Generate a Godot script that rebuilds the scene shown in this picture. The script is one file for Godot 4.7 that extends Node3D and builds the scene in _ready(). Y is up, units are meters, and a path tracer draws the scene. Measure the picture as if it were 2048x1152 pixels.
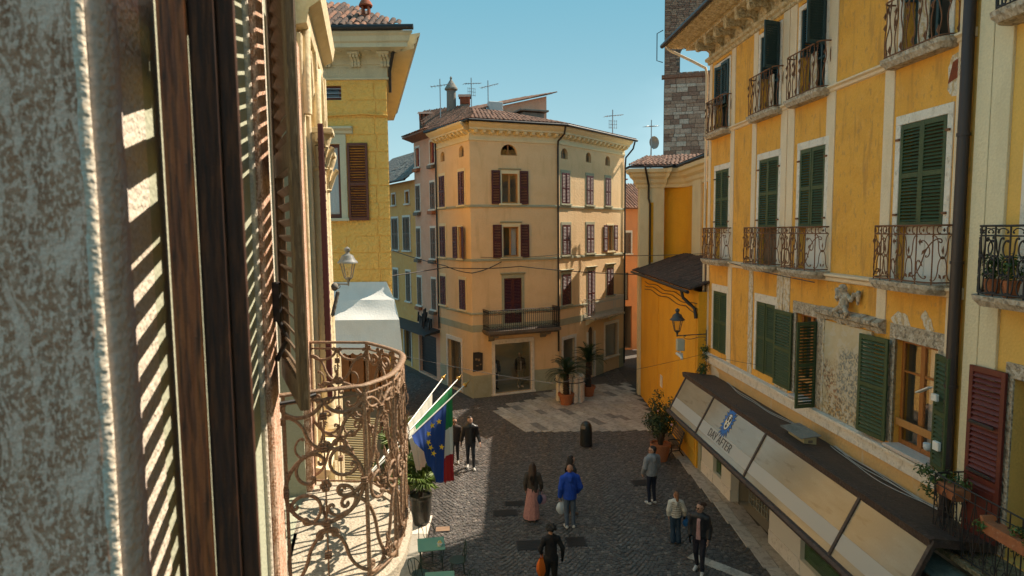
extends Node3D

# ---------------------------------------------------------------- mesh builder
class MB:
	var v := PackedVector3Array()
	var n := PackedVector3Array()
	var c := PackedColorArray()
	var uv := PackedVector2Array()
	var col := Color(1, 1, 1)
	var colored := false
	func tri(a: Vector3, b: Vector3, d: Vector3) -> void:
		var nn := (b - a).cross(d - a).normalized()
		v.append(a); v.append(d); v.append(b)
		n.append(nn); n.append(nn); n.append(nn)
		c.append(col); c.append(col); c.append(col)
	func quad(a: Vector3, b: Vector3, d: Vector3, e: Vector3) -> void:
		var nn := (d - a).cross(e - b).normalized()
		v.append(a); v.append(d); v.append(b); v.append(a); v.append(e); v.append(d)
		for i in 6:
			n.append(nn); c.append(col)
	func squad(a: Vector3, b: Vector3, d: Vector3, e: Vector3, na: Vector3, nb: Vector3, nd: Vector3, ne: Vector3) -> void:
		v.append(a); v.append(d); v.append(b); v.append(a); v.append(e); v.append(d)
		n.append(na); n.append(nd); n.append(nb); n.append(na); n.append(ne); n.append(nd)
		for i in 6:
			c.append(col)
	func hexa(p: Array) -> void: # p: 0-3 bottom ring, 4-7 top ring, counter-clockwise seen from above
		quad(p[4], p[5], p[6], p[7]); quad(p[3], p[2], p[1], p[0])
		for i in 4:
			var j: int = (i + 1) % 4
			quad(p[i], p[j], p[j + 4], p[i + 4])
	func box(x0: float, x1: float, y0: float, y1: float, z0: float, z1: float, b := 0.0) -> void:
		xbox(Transform3D(Basis(), Vector3((x0 + x1) / 2, (y0 + y1) / 2, (z0 + z1) / 2)), Vector3(absf(x1 - x0), absf(y1 - y0), absf(z1 - z0)), b)
	func xbox(t: Transform3D, s: Vector3, b := 0.0) -> void:
		var h := s / 2
		if b <= 0.0:
			var p := []
			for y in [-h.y, h.y]:
				for q in [[-1, 1], [1, 1], [1, -1], [-1, -1]]:
					p.append(t * Vector3(h.x * q[0], y, h.z * q[1]))
			hexa(p)
			return
		b = minf(b, minf(h.x, minf(h.y, h.z)) * 0.8)
		var i := h - Vector3(b, b, b)
		for sg in [-1.0, 1.0]:
			_f(t, Vector3(sg * h.x, 0, 0), Vector3(0, i.y, 0), Vector3(0, 0, i.z * sg))
			_f(t, Vector3(0, sg * h.y, 0), Vector3(0, 0, i.z), Vector3(i.x * sg, 0, 0))
			_f(t, Vector3(0, 0, sg * h.z), Vector3(i.x, 0, 0), Vector3(0, i.y * sg, 0))
			for sh in [-1.0, 1.0]:
				var e1 := [Vector3(-i.x, sg * h.y, sh * i.z), Vector3(i.x, sg * h.y, sh * i.z), Vector3(i.x, sg * i.y, sh * h.z), Vector3(-i.x, sg * i.y, sh * h.z)]
				_o(t, e1)
				var e2 := [Vector3(sg * h.x, -i.y, sh * i.z), Vector3(sg * h.x, i.y, sh * i.z), Vector3(sg * i.x, i.y, sh * h.z), Vector3(sg * i.x, -i.y, sh * h.z)]
				_o(t, e2)
				var e3 := [Vector3(sg * h.x, sh * i.y, -i.z), Vector3(sg * h.x, sh * i.y, i.z), Vector3(sg * i.x, sh * h.y, i.z), Vector3(sg * i.x, sh * h.y, -i.z)]
				_o(t, e3)
	func _f(t: Transform3D, o: Vector3, a: Vector3, b: Vector3) -> void:
		quad(t * (o - a - b), t * (o + a - b), t * (o + a + b), t * (o - a + b))
	func _o(t: Transform3D, e: Array) -> void:
		var m: Vector3 = (e[0] + e[2]) / 2
		if (e[2] - e[0]).cross(e[3] - e[1]).dot(m) > 0:
			quad(t * e[0], t * e[1], t * e[2], t * e[3])
		else:
			quad(t * e[3], t * e[2], t * e[1], t * e[0])
	func poly(pts: PackedVector2Array, z0: float, z1: float, t := Transform3D()) -> void: # extrude an outline of x and y along z
		var ix := Geometry2D.triangulate_polygon(pts)
		var ar := 0.0
		for i in pts.size():
			ar += pts[i].cross(pts[(i + 1) % pts.size()])
		for k in range(0, ix.size(), 3):
			var a := pts[ix[k]]; var b := pts[ix[k + 1]]; var d := pts[ix[k + 2]]
			if (b - a).cross(d - a) < 0:
				var q := b; b = d; d = q
			tri(t * Vector3(a.x, a.y, z1), t * Vector3(b.x, b.y, z1), t * Vector3(d.x, d.y, z1))
			tri(t * Vector3(a.x, a.y, z0), t * Vector3(d.x, d.y, z0), t * Vector3(b.x, b.y, z0))
		for i in pts.size():
			var a := pts[i]; var b := pts[(i + 1) % pts.size()]
			if ar < 0:
				var q := a; a = b; b = q
			quad(t * Vector3(a.x, a.y, z0), t * Vector3(b.x, b.y, z0), t * Vector3(b.x, b.y, z1), t * Vector3(a.x, a.y, z1))
	func mould(x0: float, x1: float, pr: PackedVector2Array, m0 := 0.0, m1 := 0.0, t := Transform3D()) -> void: # profile of (out, y), from below upwards, along x; m0, m1 mitre the ends
		for i in pr.size() - 1:
			var a := pr[i]; var b := pr[i + 1]
			quad(t * Vector3(x0 - m0 * a.x, a.y, a.x), t * Vector3(x1 + m1 * a.x, a.y, a.x), t * Vector3(x1 + m1 * b.x, b.y, b.x), t * Vector3(x0 - m0 * b.x, b.y, b.x))
		var q := PackedVector2Array(pr)
		var ix := Geometry2D.triangulate_polygon(q)
		for k in range(0, ix.size(), 3):
			var p := [q[ix[k]], q[ix[k + 1]], q[ix[k + 2]]]
			tri(t * Vector3(x0 - m0 * p[0].x, p[0].y, p[0].x), t * Vector3(x0 - m0 * p[1].x, p[1].y, p[1].x), t * Vector3(x0 - m0 * p[2].x, p[2].y, p[2].x))
			tri(t * Vector3(x1 + m1 * p[0].x, p[0].y, p[0].x), t * Vector3(x1 + m1 * p[1].x, p[1].y, p[1].x), t * Vector3(x1 + m1 * p[2].x, p[2].y, p[2].x))
	func tube(p: PackedVector3Array, r: float, sides := 6, r1 := -1.0, flat := 1.0) -> void:
		if r1 < 0: r1 = r
		var m := p.size()
		if m < 2: return
		var up := Vector3.UP
		var t0 := (p[1] - p[0]).normalized()
		if absf(t0.dot(up)) > 0.9: up = Vector3.RIGHT
		var u := t0.cross(up).normalized()
		var lastring := []; var lastn := []
		for i in m:
			var t := (p[mini(i + 1, m - 1)] - p[maxi(i - 1, 0)]).normalized()
			u = (u - t * u.dot(t)).normalized()
			var w := t.cross(u)
			var rr := lerpf(r, r1, float(i) / (m - 1))
			var ring := []; var rn := []
			for k in sides:
				var a := TAU * k / sides
				var dn := u * cos(a) + w * sin(a)
				ring.append(p[i] + (u * cos(a) * flat + w * sin(a)) * rr); rn.append(dn)
			if i > 0:
				for k in sides:
					var j: int = (k + 1) % sides
					squad(lastring[k], lastring[j], ring[j], ring[k], lastn[k], lastn[j], rn[j], rn[k])
			if i == 0 or i == m - 1:
				var ct := p[i]
				for k in sides:
					var j: int = (k + 1) % sides
					if i == 0: tri(ct, ring[j], ring[k])
					else: tri(ct, ring[k], ring[j])
			lastring = ring; lastn = rn
	func lathe(pr: PackedVector2Array, seg := 16, t := Transform3D(), smooth := true, a0 := 0.0, a1 := TAU) -> void: # (radius, y) from below upwards
		for i in pr.size() - 1:
			var a := pr[i]; var b := pr[i + 1]
			var dn := Vector2(b.y - a.y, a.x - b.x).normalized()
			for k in seg:
				var f := a0 + (a1 - a0) * k / seg; var g := a0 + (a1 - a0) * (k + 1) / seg
				var c0 := Vector3(cos(f), 0, -sin(f)); var c1 := Vector3(cos(g), 0, -sin(g))
				var n0 := t.basis * (c0 * dn.x + Vector3.UP * dn.y); var n1 := t.basis * (c1 * dn.x + Vector3.UP * dn.y)
				var q := [t * (c0 * a.x + Vector3.UP * a.y), t * (c1 * a.x + Vector3.UP * a.y), t * (c1 * b.x + Vector3.UP * b.y), t * (c0 * b.x + Vector3.UP * b.y)]
				if smooth: squad(q[0], q[1], q[2], q[3], n0.normalized(), n1.normalized(), n1.normalized(), n0.normalized())
				else: quad(q[0], q[1], q[2], q[3])
	func sheet(rows: Array, flip := false) -> void: # smooth surface through rows of points
		var nr := []
		for i in rows.size():
			var r := PackedVector3Array()
			for j in rows[i].size():
				var du: Vector3 = rows[i][mini(j + 1, rows[i].size() - 1)] - rows[i][maxi(j - 1, 0)]
				var dv: Vector3 = rows[mini(i + 1, rows.size() - 1)][j] - rows[maxi(i - 1, 0)][j]
				var k := du.cross(dv).normalized()
				r.append(-k if flip else k)
			nr.append(r)
		for i in rows.size() - 1:
			for j in rows[i].size() - 1:
				if flip: squad(rows[i][j], rows[i + 1][j], rows[i + 1][j + 1], rows[i][j + 1], nr[i][j], nr[i + 1][j], nr[i + 1][j + 1], nr[i][j + 1])
				else: squad(rows[i][j], rows[i][j + 1], rows[i + 1][j + 1], rows[i + 1][j], nr[i][j], nr[i][j + 1], nr[i + 1][j + 1], nr[i + 1][j])
	func ball(ct: Vector3, r: Vector3, seg := 10, rings := 6) -> void:
		var rows := []
		for i in rings + 1:
			var a := PI * i / rings - PI / 2
			var row := PackedVector3Array()
			for j in seg + 1:
				var b := TAU * j / seg
				row.append(Vector3(cos(a) * cos(b), sin(a), -cos(a) * sin(b)))
			rows.append(row)
		for i in rings:
			for j in seg:
				var p := [rows[i][j], rows[i][j + 1], rows[i + 1][j + 1], rows[i + 1][j]]
				squad(ct + p[0] * r, ct + p[1] * r, ct + p[2] * r, ct + p[3] * r, (p[0] / r).normalized(), (p[1] / r).normalized(), (p[2] / r).normalized(), (p[3] / r).normalized())
	func wall(x0: float, x1: float, y0: float, y1: float, holes: Array, rev := 0.2, z := 0.0) -> void: # a front with rectangular openings [x0, x1, y0, y1] and their reveals
		var xs := [x0, x1]; var ys := [y0, y1]
		for h in holes:
			for q in [h[0], h[1]]: if q > x0 and q < x1 and not xs.has(q): xs.append(q)
			for q in [h[2], h[3]]: if q > y0 and q < y1 and not ys.has(q): ys.append(q)
		xs.sort(); ys.sort()
		for i in xs.size() - 1:
			for j in ys.size() - 1:
				var mx: float = (xs[i] + xs[i + 1]) / 2; var my: float = (ys[j] + ys[j + 1]) / 2
				var open := false
				for h in holes:
					if mx > h[0] and mx < h[1] and my > h[2] and my < h[3]: open = true
				if not open:
					quad(Vector3(xs[i], ys[j], z), Vector3(xs[i + 1], ys[j], z), Vector3(xs[i + 1], ys[j + 1], z), Vector3(xs[i], ys[j + 1], z))
		for h in holes:
			var a := Vector3(h[0], h[2], z); var b := Vector3(h[1], h[2], z); var d := Vector3(h[1], h[3], z); var e := Vector3(h[0], h[3], z)
			var k := Vector3(0, 0, -rev)
			quad(a, b, b + k, a + k); quad(b, d, d + k, b + k); quad(d, e, e + k, d + k); quad(e, a, a + k, e + k)
	func arch_fill(h: Array, rev := 0.2, z := 0.0, seg := 10) -> void: # fills the corners above a half-round head inside hole h
		var cx: float = (h[0] + h[1]) / 2; var r: float = (h[1] - h[0]) / 2; var cy: float = h[3] - r
		if cy < h[2]: cy = h[2]
		var ry: float = h[3] - cy
		for k in seg:
			var a0 := PI * k / seg; var a1 := PI * (k + 1) / seg
			var p0 := Vector3(cx + r * cos(a0), cy + ry * sin(a0), z); var p1 := Vector3(cx + r * cos(a1), cy + ry * sin(a1), z)
			quad(Vector3(p0.x, h[3], z), Vector3(p1.x, h[3], z), p1, p0)
			quad(p0, p1, p1 - Vector3(0, 0, rev), p0 - Vector3(0, 0, rev))
	func room(h: Array, z0: float, z1: float) -> void: # a closed box behind an opening, from z0 back to z1
		var e := 0.06
		var x0: float = h[0] - e; var x1: float = h[1] + e; var y0: float = h[2] - e; var y1: float = h[3] + e
		quad(Vector3(x0, y0, z1), Vector3(x1, y0, z1), Vector3(x1, y1, z1), Vector3(x0, y1, z1))
		quad(Vector3(x0, y0, z0), Vector3(x1, y0, z0), Vector3(x1, y0, z1), Vector3(x0, y0, z1))
		quad(Vector3(x0, y1, z1), Vector3(x1, y1, z1), Vector3(x1, y1, z0), Vector3(x0, y1, z0))
		quad(Vector3(x0, y0, z0), Vector3(x0, y0, z1), Vector3(x0, y1, z1), Vector3(x0, y1, z0))
		quad(Vector3(x1, y0, z1), Vector3(x1, y0, z0), Vector3(x1, y1, z0), Vector3(x1, y1, z1))
	func add(o: MB, t: Transform3D) -> void:
		for i in o.v.size():
			v.append(t * o.v[i]); n.append((t.basis * o.n[i]).normalized()); c.append(o.c[i])
	func mesh() -> ArrayMesh:
		var a := []
		a.resize(Mesh.ARRAY_MAX)
		a[Mesh.ARRAY_VERTEX] = v; a[Mesh.ARRAY_NORMAL] = n
		if colored: a[Mesh.ARRAY_COLOR] = c
		if uv.size() == v.size() and uv.size() > 0: a[Mesh.ARRAY_TEX_UV] = uv
		var m := ArrayMesh.new()
		m.add_surface_from_arrays(Mesh.PRIMITIVE_TRIANGLES, a)
		return m

# ---------------------------------------------------------------- scene helpers
var M := {}
var rng := RandomNumberGenerator.new()
var taken := {}
var T0 := Transform3D()

func fr(x: float, d: float, th: float, y := 0.0) -> Transform3D: # facade frame: local x runs th degrees right of straight ahead, z points out of the wall
	var a := deg_to_rad(th)
	return Transform3D(Basis(Vector3(sin(a), 0, -cos(a)), Vector3.UP, Vector3(cos(a), 0, sin(a))), Vector3(x, y, -d))
func at(x: float, y: float, z: float) -> Transform3D:
	return Transform3D(Basis(), Vector3(x, y, z))
func trf(p: Vector3, ry := 0.0, rx := 0.0, rz := 0.0, s := 1.0) -> Transform3D:
	return Transform3D(Basis.from_euler(Vector3(rx, ry, rz)).scaled(Vector3(s, s, s)), p)
func pv2(a: Array) -> PackedVector2Array:
	var r := PackedVector2Array()
	for i in range(0, a.size(), 2): r.append(Vector2(a[i], a[i + 1]))
	return r
func pv3(a: Array) -> PackedVector3Array:
	var r := PackedVector3Array()
	for i in range(0, a.size(), 3): r.append(Vector3(a[i], a[i + 1], a[i + 2]))
	return r
func numbered(called: String) -> String:
	if not taken.has(called):
		taken[called] = 0
		return called
	taken[called] += 1
	return "%s_%03d" % [called, taken[called]]
func tag(o: Node, label: String, category := "", group := "", kind := "") -> void:
	if label: o.set_meta("label", label)
	if category: o.set_meta("category", category)
	if group: o.set_meta("group", group)
	if kind: o.set_meta("kind", kind)
func thing(called: String, label: String, category: String, xf := Transform3D(), group := "") -> Node3D:
	var o := Node3D.new()
	o.name = numbered(called)
	add_child(o)
	o.transform = xf
	tag(o, label, category, group)
	return o
func put(parent: Node, called: String, mesh: Mesh, m: Material, xf := Transform3D()) -> MeshInstance3D:
	var o := MeshInstance3D.new()
	o.name = numbered(called) if parent == self else called
	o.mesh = mesh
	o.material_override = m
	o.transform = xf
	parent.add_child(o, true)
	return o
func part(parent: Node, called: String, b: MB, m: Material, xf := Transform3D()) -> MeshInstance3D:
	return put(parent, called, b.mesh(), m, xf)
func struct(called: String, b: MB, m: Material, xf := Transform3D()) -> MeshInstance3D:
	var o := part(self, called, b, m, xf)
	o.set_meta("kind", "structure")
	return o
func one(called: String, b: MB, m: Material, label: String, category: String, xf := Transform3D(), group := "") -> MeshInstance3D:
	var o := part(self, called, b, m, xf)
	tag(o, label, category, group)
	return o
func stuff(o: Node) -> void:
	o.set_meta("kind", "stuff")

# ---------------------------------------------------------------- materials
var lut := PackedByteArray()
func srgb8(x: float) -> int:
	return lut[clampi(int(x * 1023.0), 0, 1023)]
func noise(sz: int, sd: int, cells: float, oct := 4, sx := 1, sy := 1, type := FastNoiseLite.TYPE_SIMPLEX_SMOOTH) -> PackedByteArray:
	var f := FastNoiseLite.new()
	f.seed = sd; f.noise_type = type; f.frequency = cells / sz
	f.fractal_octaves = oct
	if type == FastNoiseLite.TYPE_CELLULAR:
		f.fractal_type = FastNoiseLite.FRACTAL_NONE
	var im := f.get_seamless_image(maxi(sz / sx, 4), maxi(sz / sy, 4), false, false, 0.15, true)
	im.convert(Image.FORMAT_L8)
	if sx != 1 or sy != 1: im.resize(sz, sz, Image.INTERPOLATE_CUBIC)
	return im.get_data()
# layers: [colour, cells, octaves, stretch x, stretch y, low, high, strength]
func ctex(sz: int, sd: int, base: Color, layers: Array, fine := 0.1) -> ImageTexture:
	var px := sz * sz
	var r := PackedFloat32Array(); r.resize(px); r.fill(base.r)
	var g := PackedFloat32Array(); g.resize(px); g.fill(base.g)
	var b := PackedFloat32Array(); b.resize(px); b.fill(base.b)
	var k := 0
	for L in layers:
		k += 1
		var nz := noise(sz, sd * 17 + k, L[1], L[2], L[3], L[4])
		var lo: float = L[5] * 255.0; var iv: float = 1.0 / ((L[6] - L[5]) * 255.0); var st: float = L[7]
		var c: Color = L[0]
		for i in px:
			var t := (nz[i] - lo) * iv
			if t > 0.0:
				t = (1.0 if t > 1.0 else t * t * (3.0 - 2.0 * t)) * st
				r[i] += (c.r - r[i]) * t; g[i] += (c.g - g[i]) * t; b[i] += (c.b - b[i]) * t
	var fz := noise(sz, sd * 17 + 99, sz / 5.0, 3)
	var out := PackedByteArray(); out.resize(px * 3)
	for i in px:
		var m := 1.0 + fine * (fz[i] / 127.5 - 1.0)
		out[i * 3] = lut[clampi(int(r[i] * m * 1023.0), 0, 1023)]
		out[i * 3 + 1] = lut[clampi(int(g[i] * m * 1023.0), 0, 1023)]
		out[i * 3 + 2] = lut[clampi(int(b[i] * m * 1023.0), 0, 1023)]
	return ImageTexture.create_from_image(Image.create_from_data(sz, sz, false, Image.FORMAT_RGB8, out))
func ntex(sz: int, sd: int, cells: float, oct: int, strength: float, sx := 1, sy := 1) -> ImageTexture:
	var im := Image.create_from_data(sz, sz, false, Image.FORMAT_L8, noise(sz, sd, cells, oct, sx, sy))
	im.convert(Image.FORMAT_RGBA8)
	im.bump_map_to_normal_map(strength)
	return ImageTexture.create_from_image(im)
func flat(c: Color, rough := 0.7, metal := 0.0) -> StandardMaterial3D:
	var m := StandardMaterial3D.new()
	m.albedo_color = c.linear_to_srgb()
	m.roughness = rough
	m.metallic = metal
	return m
func surf(t: Texture2D, scale: Vector3, rough := 0.9, world := true, nt: Texture2D = null, ns := 1.0) -> StandardMaterial3D:
	var m := StandardMaterial3D.new()
	m.albedo_texture = t
	m.roughness = rough
	m.uv1_triplanar = true
	m.uv1_world_triplanar = world
	m.uv1_scale = scale
	if nt:
		m.normal_enabled = true
		m.normal_texture = nt
		m.normal_scale = ns
	return m
func vcol(rough := 0.8) -> StandardMaterial3D:
	var m := StandardMaterial3D.new()
	m.vertex_color_use_as_albedo = true
	m.roughness = rough
	return m
func C3(r: float, g: float, b: float) -> Color:
	return Color(r, g, b)

func _ready() -> void:
	rng.seed = 7
	for i in 1024:
		var x := i / 1023.0
		lut.append(int(clampf((12.92 * x if x <= 0.0031308 else 1.055 * pow(x, 1.0 / 2.4) - 0.055) * 255.0 + 0.5, 0, 255)))
	camera_and_light()
	materials()
	build_ground()
	build_right_house()
	build_right_next()
	build_corner_house()
	build_side_street()
	build_church()
	build_left()
	build_front_balcony()
	build_street_things()
	build_people()
	build_wires()

func camera_and_light() -> void:
	var cam := Camera3D.new()
	cam.name = "camera"
	var p := deg_to_rad(5.1); var r := deg_to_rad(0.6)
	var f := Vector3(0, -sin(p), -cos(p)); var u0 := Vector3(0, cos(p), -sin(p))
	var rt := Vector3.RIGHT * cos(r) - u0 * sin(r); var up := u0 * cos(r) + Vector3.RIGHT * sin(r)
	cam.transform = Transform3D(Basis(rt, up, -f), Vector3(0, 8.2, 0))
	cam.fov = 48.455
	cam.near = 0.05; cam.far = 600.0
	var at2 := CameraAttributesPhysical.new()
	at2.frustum_focal_length = 12.0 / tan(deg_to_rad(48.455 / 2)); at2.frustum_focus_distance = 18.0; at2.exposure_aperture = 6.3
	at2.frustum_near = 0.05; at2.frustum_far = 600.0
	cam.attributes = at2
	add_child(cam)
	cam.current = true
	var sky := ProceduralSkyMaterial.new()
	sky.sky_top_color = Color(0.34, 0.61, 0.71)
	sky.sky_horizon_color = Color(0.79, 0.89, 0.89)
	sky.sky_curve = 0.13
	sky.ground_horizon_color = Color(0.55, 0.55, 0.5)
	sky.ground_bottom_color = Color(0.3, 0.27, 0.24)
	sky.sky_cover = cirrus()
	sky.sky_cover_modulate = Color(1, 1, 1, 1)
	var s := Sky.new()
	s.sky_material = sky
	var env := Environment.new()
	env.background_mode = Environment.BG_SKY
	env.sky = s
	env.background_energy_multiplier = 0.74
	env.tonemap_mode = Environment.TONE_MAPPER_LINEAR
	env.tonemap_exposure = 1.7
	env.sdfgi_enabled = true; env.ssao_enabled = true; env.ssil_enabled = true
	var we := WorldEnvironment.new()
	we.name = "environment"
	we.environment = env
	add_child(we)
	var sun := DirectionalLight3D.new()
	sun.name = "sun"
	var az := deg_to_rad(57.0); var el := deg_to_rad(47.2)
	var to := Vector3(sin(az) * cos(el), sin(el), -cos(az) * cos(el))
	sun.look_at_from_position(to * 50.0, Vector3.ZERO)
	sun.light_energy = 1.6
	sun.light_color = Color(1.0, 0.94, 0.85)
	sun.light_angular_distance = 0.5
	sun.shadow_enabled = true
	add_child(sun)

func cirrus() -> ImageTexture: # thin high streaks of cloud
	var w := 1024; var h := 512; var q := TAU / w
	var f := FastNoiseLite.new(); f.seed = 5; f.frequency = 0.006; f.fractal_octaves = 6; f.domain_warp_enabled = true; f.domain_warp_amplitude = 60.0; f.domain_warp_frequency = 0.008
	var g := FastNoiseLite.new(); g.seed = 9; g.frequency = 0.007; g.fractal_octaves = 2
	var im := Image.create(w, h, false, Image.FORMAT_RGBA8)
	for y in range(0, h / 2):
		for x in w:
			var a := f.get_noise_3d(cos(x * q) * 130.0, y * 4.5 + 40.0 * sin(x * q * 2.0), sin(x * q) * 130.0)
			var b := g.get_noise_3d(cos(x * q) * 160.0, y * 2.0, sin(x * q) * 160.0)
			var t := smoothstep(-0.1, 0.5, a) * smoothstep(-0.3, 0.3, b) * 0.42
			im.set_pixel(x, y, Color(0.80, 0.82, 0.82, t))
	return ImageTexture.create_from_image(im)

func materials() -> void:
	var np := ntex(256, 3, 40.0, 4, 2.0)
	var nr := ntex(256, 4, 22.0, 5, 5.0)
	var nw := ntex(256, 5, 40.0, 4, 3.0, 1, 16)
	M.np = np; M.nr = nr; M.nw = nw
	var dirt := C3(0.16, 0.11, 0.06)
	M.ochre = surf(ctex(512, 1, C3(0.73, 0.365, 0.058), [[C3(0.64, 0.305, 0.045), 5, 5, 1, 1, 0.4, 0.8, 0.55], [C3(0.76, 0.39, 0.085), 9, 5, 1, 1, 0.5, 0.85, 0.5], [C3(0.34, 0.17, 0.05), 14, 5, 1, 8, 0.58, 0.9, 0.5], [C3(0.40, 0.22, 0.08), 30, 5, 1, 2, 0.66, 0.82, 0.5]], 0.1), Vector3(0.22, 0.22, 0.22), 0.92, true, np, 0.5)
	M.strip = surf(ctex(256, 2, C3(0.74, 0.59, 0.41), [[C3(0.64, 0.49, 0.31), 6, 5, 1, 3, 0.45, 0.85, 0.5], [C3(0.72, 0.58, 0.42), 10, 4, 1, 1, 0.5, 0.8, 0.5]], 0.08), Vector3(0.4, 0.4, 0.4), 0.92, true, np, 0.4)
	M.wornstrip = surf(ctex(256, 22, C3(0.66, 0.58, 0.47), [[C3(0.50, 0.34, 0.15), 16, 5, 1, 2, 0.5, 0.62, 0.8], [C3(0.36, 0.30, 0.24), 24, 4, 1, 1, 0.62, 0.75, 0.7]], 0.15), Vector3(0.5, 0.5, 0.5), 0.95, true, nr, 0.7)
	M.winstone = surf(ctex(256, 23, C3(0.72, 0.65, 0.56), [[C3(0.58, 0.51, 0.42), 6, 5, 1, 1, 0.45, 0.8, 0.6], [C3(0.34, 0.28, 0.22), 20, 5, 1, 2, 0.68, 0.85, 0.6]], 0.1), Vector3(0.5, 0.5, 0.5), 0.9, true, nr, 0.4)
	M.oldstone = surf(ctex(256, 24, C3(0.44, 0.36, 0.27), [[C3(0.60, 0.53, 0.44), 9, 5, 1, 1, 0.52, 0.7, 0.8], [C3(0.15, 0.12, 0.09), 14, 5, 1, 1, 0.55, 0.75, 0.75], [C3(0.26, 0.20, 0.10), 24, 4, 1, 1, 0.6, 0.8, 0.5]], 0.15), Vector3(0.6, 0.6, 0.6), 0.95, true, nr, 1.0)
	M.beigewall = surf(ctex(256, 6, C3(0.66, 0.39, 0.15), [[C3(0.58, 0.35, 0.15), 4, 5, 1, 1, 0.4, 0.8, 0.6], [C3(0.60, 0.48, 0.34), 12, 5, 1, 3, 0.65, 0.9, 0.5]], 0.06), Vector3(0.25, 0.25, 0.25), 0.92, true, np, 0.4)
	M.churchyellow = surf(ctex(256, 7, C3(0.74, 0.36, 0.020), [[C3(0.66, 0.30, 0.018), 4, 5, 1, 2, 0.4, 0.8, 0.6], [C3(0.58, 0.32, 0.06), 12, 4, 1, 6, 0.66, 0.95, 0.35]], 0.06), Vector3(0.2, 0.2, 0.2), 0.92, true, np, 0.4)
	M.churchcream = surf(ctex(256, 8, C3(0.72, 0.61, 0.39), [[C3(0.64, 0.52, 0.31), 5, 5, 1, 3, 0.4, 0.85, 0.6]], 0.06), Vector3(0.3, 0.3, 0.3), 0.92, true, np, 0.4)
	M.peach = surf(ctex(512, 9, C3(0.74, 0.51, 0.285), [[C3(0.67, 0.45, 0.235), 4, 5, 1, 1, 0.4, 0.85, 0.55], [C3(0.76, 0.55, 0.32), 8, 5, 1, 2, 0.5, 0.9, 0.5], [C3(0.50, 0.32, 0.15), 12, 5, 1, 8, 0.6, 0.92, 0.4], [C3(0.56, 0.40, 0.24), 34, 5, 1, 1, 0.66, 0.82, 0.4]], 0.07), Vector3(0.2, 0.2, 0.2), 0.92, true, np, 0.3)
	M.sage = surf(ctex(256, 10, C3(0.36, 0.35, 0.245), [[C3(0.30, 0.28, 0.18), 6, 5, 1, 2, 0.45, 0.8, 0.6], [C3(0.46, 0.43, 0.33), 12, 4, 1, 1, 0.6, 0.9, 0.4]], 0.08), Vector3(0.4, 0.4, 0.4), 0.9, true, np, 0.3)
	M.pink = surf(ctex(256, 11, C3(0.66, 0.36, 0.235), [[C3(0.56, 0.30, 0.19), 5, 5, 1, 2, 0.4, 0.85, 0.6], [C3(0.66, 0.43, 0.31), 9, 4, 1, 1, 0.55, 0.9, 0.5]], 0.08), Vector3(0.25, 0.25, 0.25), 0.92, true, np, 0.4)
	M.sideyellow = surf(ctex(256, 12, C3(0.68, 0.345, 0.105), [[C3(0.58, 0.29, 0.095), 5, 5, 1, 2, 0.4, 0.85, 0.6], [C3(0.66, 0.44, 0.18), 9, 4, 1, 1, 0.55, 0.9, 0.5]], 0.08), Vector3(0.25, 0.25, 0.25), 0.92, true, np, 0.4)
	M.orange = surf(ctex(256, 13, C3(0.62, 0.25, 0.10), [[C3(0.5, 0.22, 0.1), 5, 5, 1, 2, 0.4, 0.85, 0.6]], 0.08), Vector3(0.25, 0.25, 0.25), 0.92, true, np, 0.4)
	M.leftyellow = surf(ctex(512, 14, C3(0.88, 0.50, 0.12), [[C3(0.80, 0.43, 0.10), 5, 5, 1, 1, 0.4, 0.85, 0.55], [C3(0.86, 0.52, 0.15), 12, 5, 1, 1, 0.5, 0.85, 0.5]], 0.12), Vector3(0.3, 0.3, 0.3), 0.92, true, nr, 0.7)
	M.lefttrim = surf(ctex(256, 15, C3(0.62, 0.55, 0.38), [[C3(0.52, 0.46, 0.31), 5, 5, 1, 3, 0.45, 0.85, 0.6]], 0.07), Vector3(0.35, 0.35, 0.35), 0.9, true, np, 0.4)
	M.ivory = surf(ctex(256, 16, C3(0.76, 0.62, 0.40), [[C3(0.62, 0.49, 0.30), 7, 5, 1, 3, 0.45, 0.8, 0.7], [C3(0.84, 0.74, 0.55), 9, 4, 1, 1, 0.55, 0.9, 0.5]], 0.07), Vector3(0.6, 0.6, 0.6), 0.88, true, np, 0.4)
	M.greenwall = surf(ctex(256, 17, C3(0.44, 0.45, 0.33), [[C3(0.38, 0.39, 0.28), 5, 5, 1, 2, 0.4, 0.85, 0.6], [C3(0.50, 0.50, 0.40), 20, 5, 1, 1, 0.5, 0.9, 0.5]], 0.08), Vector3(1.2, 1.2, 1.2), 0.92, true, np, 0.6)
	M.roughplaster = surf(ctex(256, 18, C3(0.66, 0.58, 0.47), [[C3(0.50, 0.42, 0.32), 22, 5, 1, 1, 0.5, 0.75, 0.6], [C3(0.74, 0.68, 0.6), 30, 4, 1, 1, 0.5, 0.8, 0.6]], 0.2), Vector3(2.2, 2.2, 2.2), 0.95, true, nr, 0.7)
	M.jambstone = surf(ctex(512, 19, C3(0.44, 0.22, 0.125), [[C3(0.27, 0.125, 0.068), 7, 5, 1, 4, 0.4, 0.8, 0.7], [C3(0.86, 0.60, 0.46), 44, 4, 1, 2, 0.50, 0.60, 0.85], [C3(0.88, 0.62, 0.48), 14, 5, 1, 5, 0.58, 0.70, 0.8], [C3(0.58, 0.40, 0.30), 60, 3, 1, 1, 0.58, 0.7, 0.6]], 0.2), Vector3(2.4, 2.4, 2.4), 0.95, true, nr, 0.6)
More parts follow.
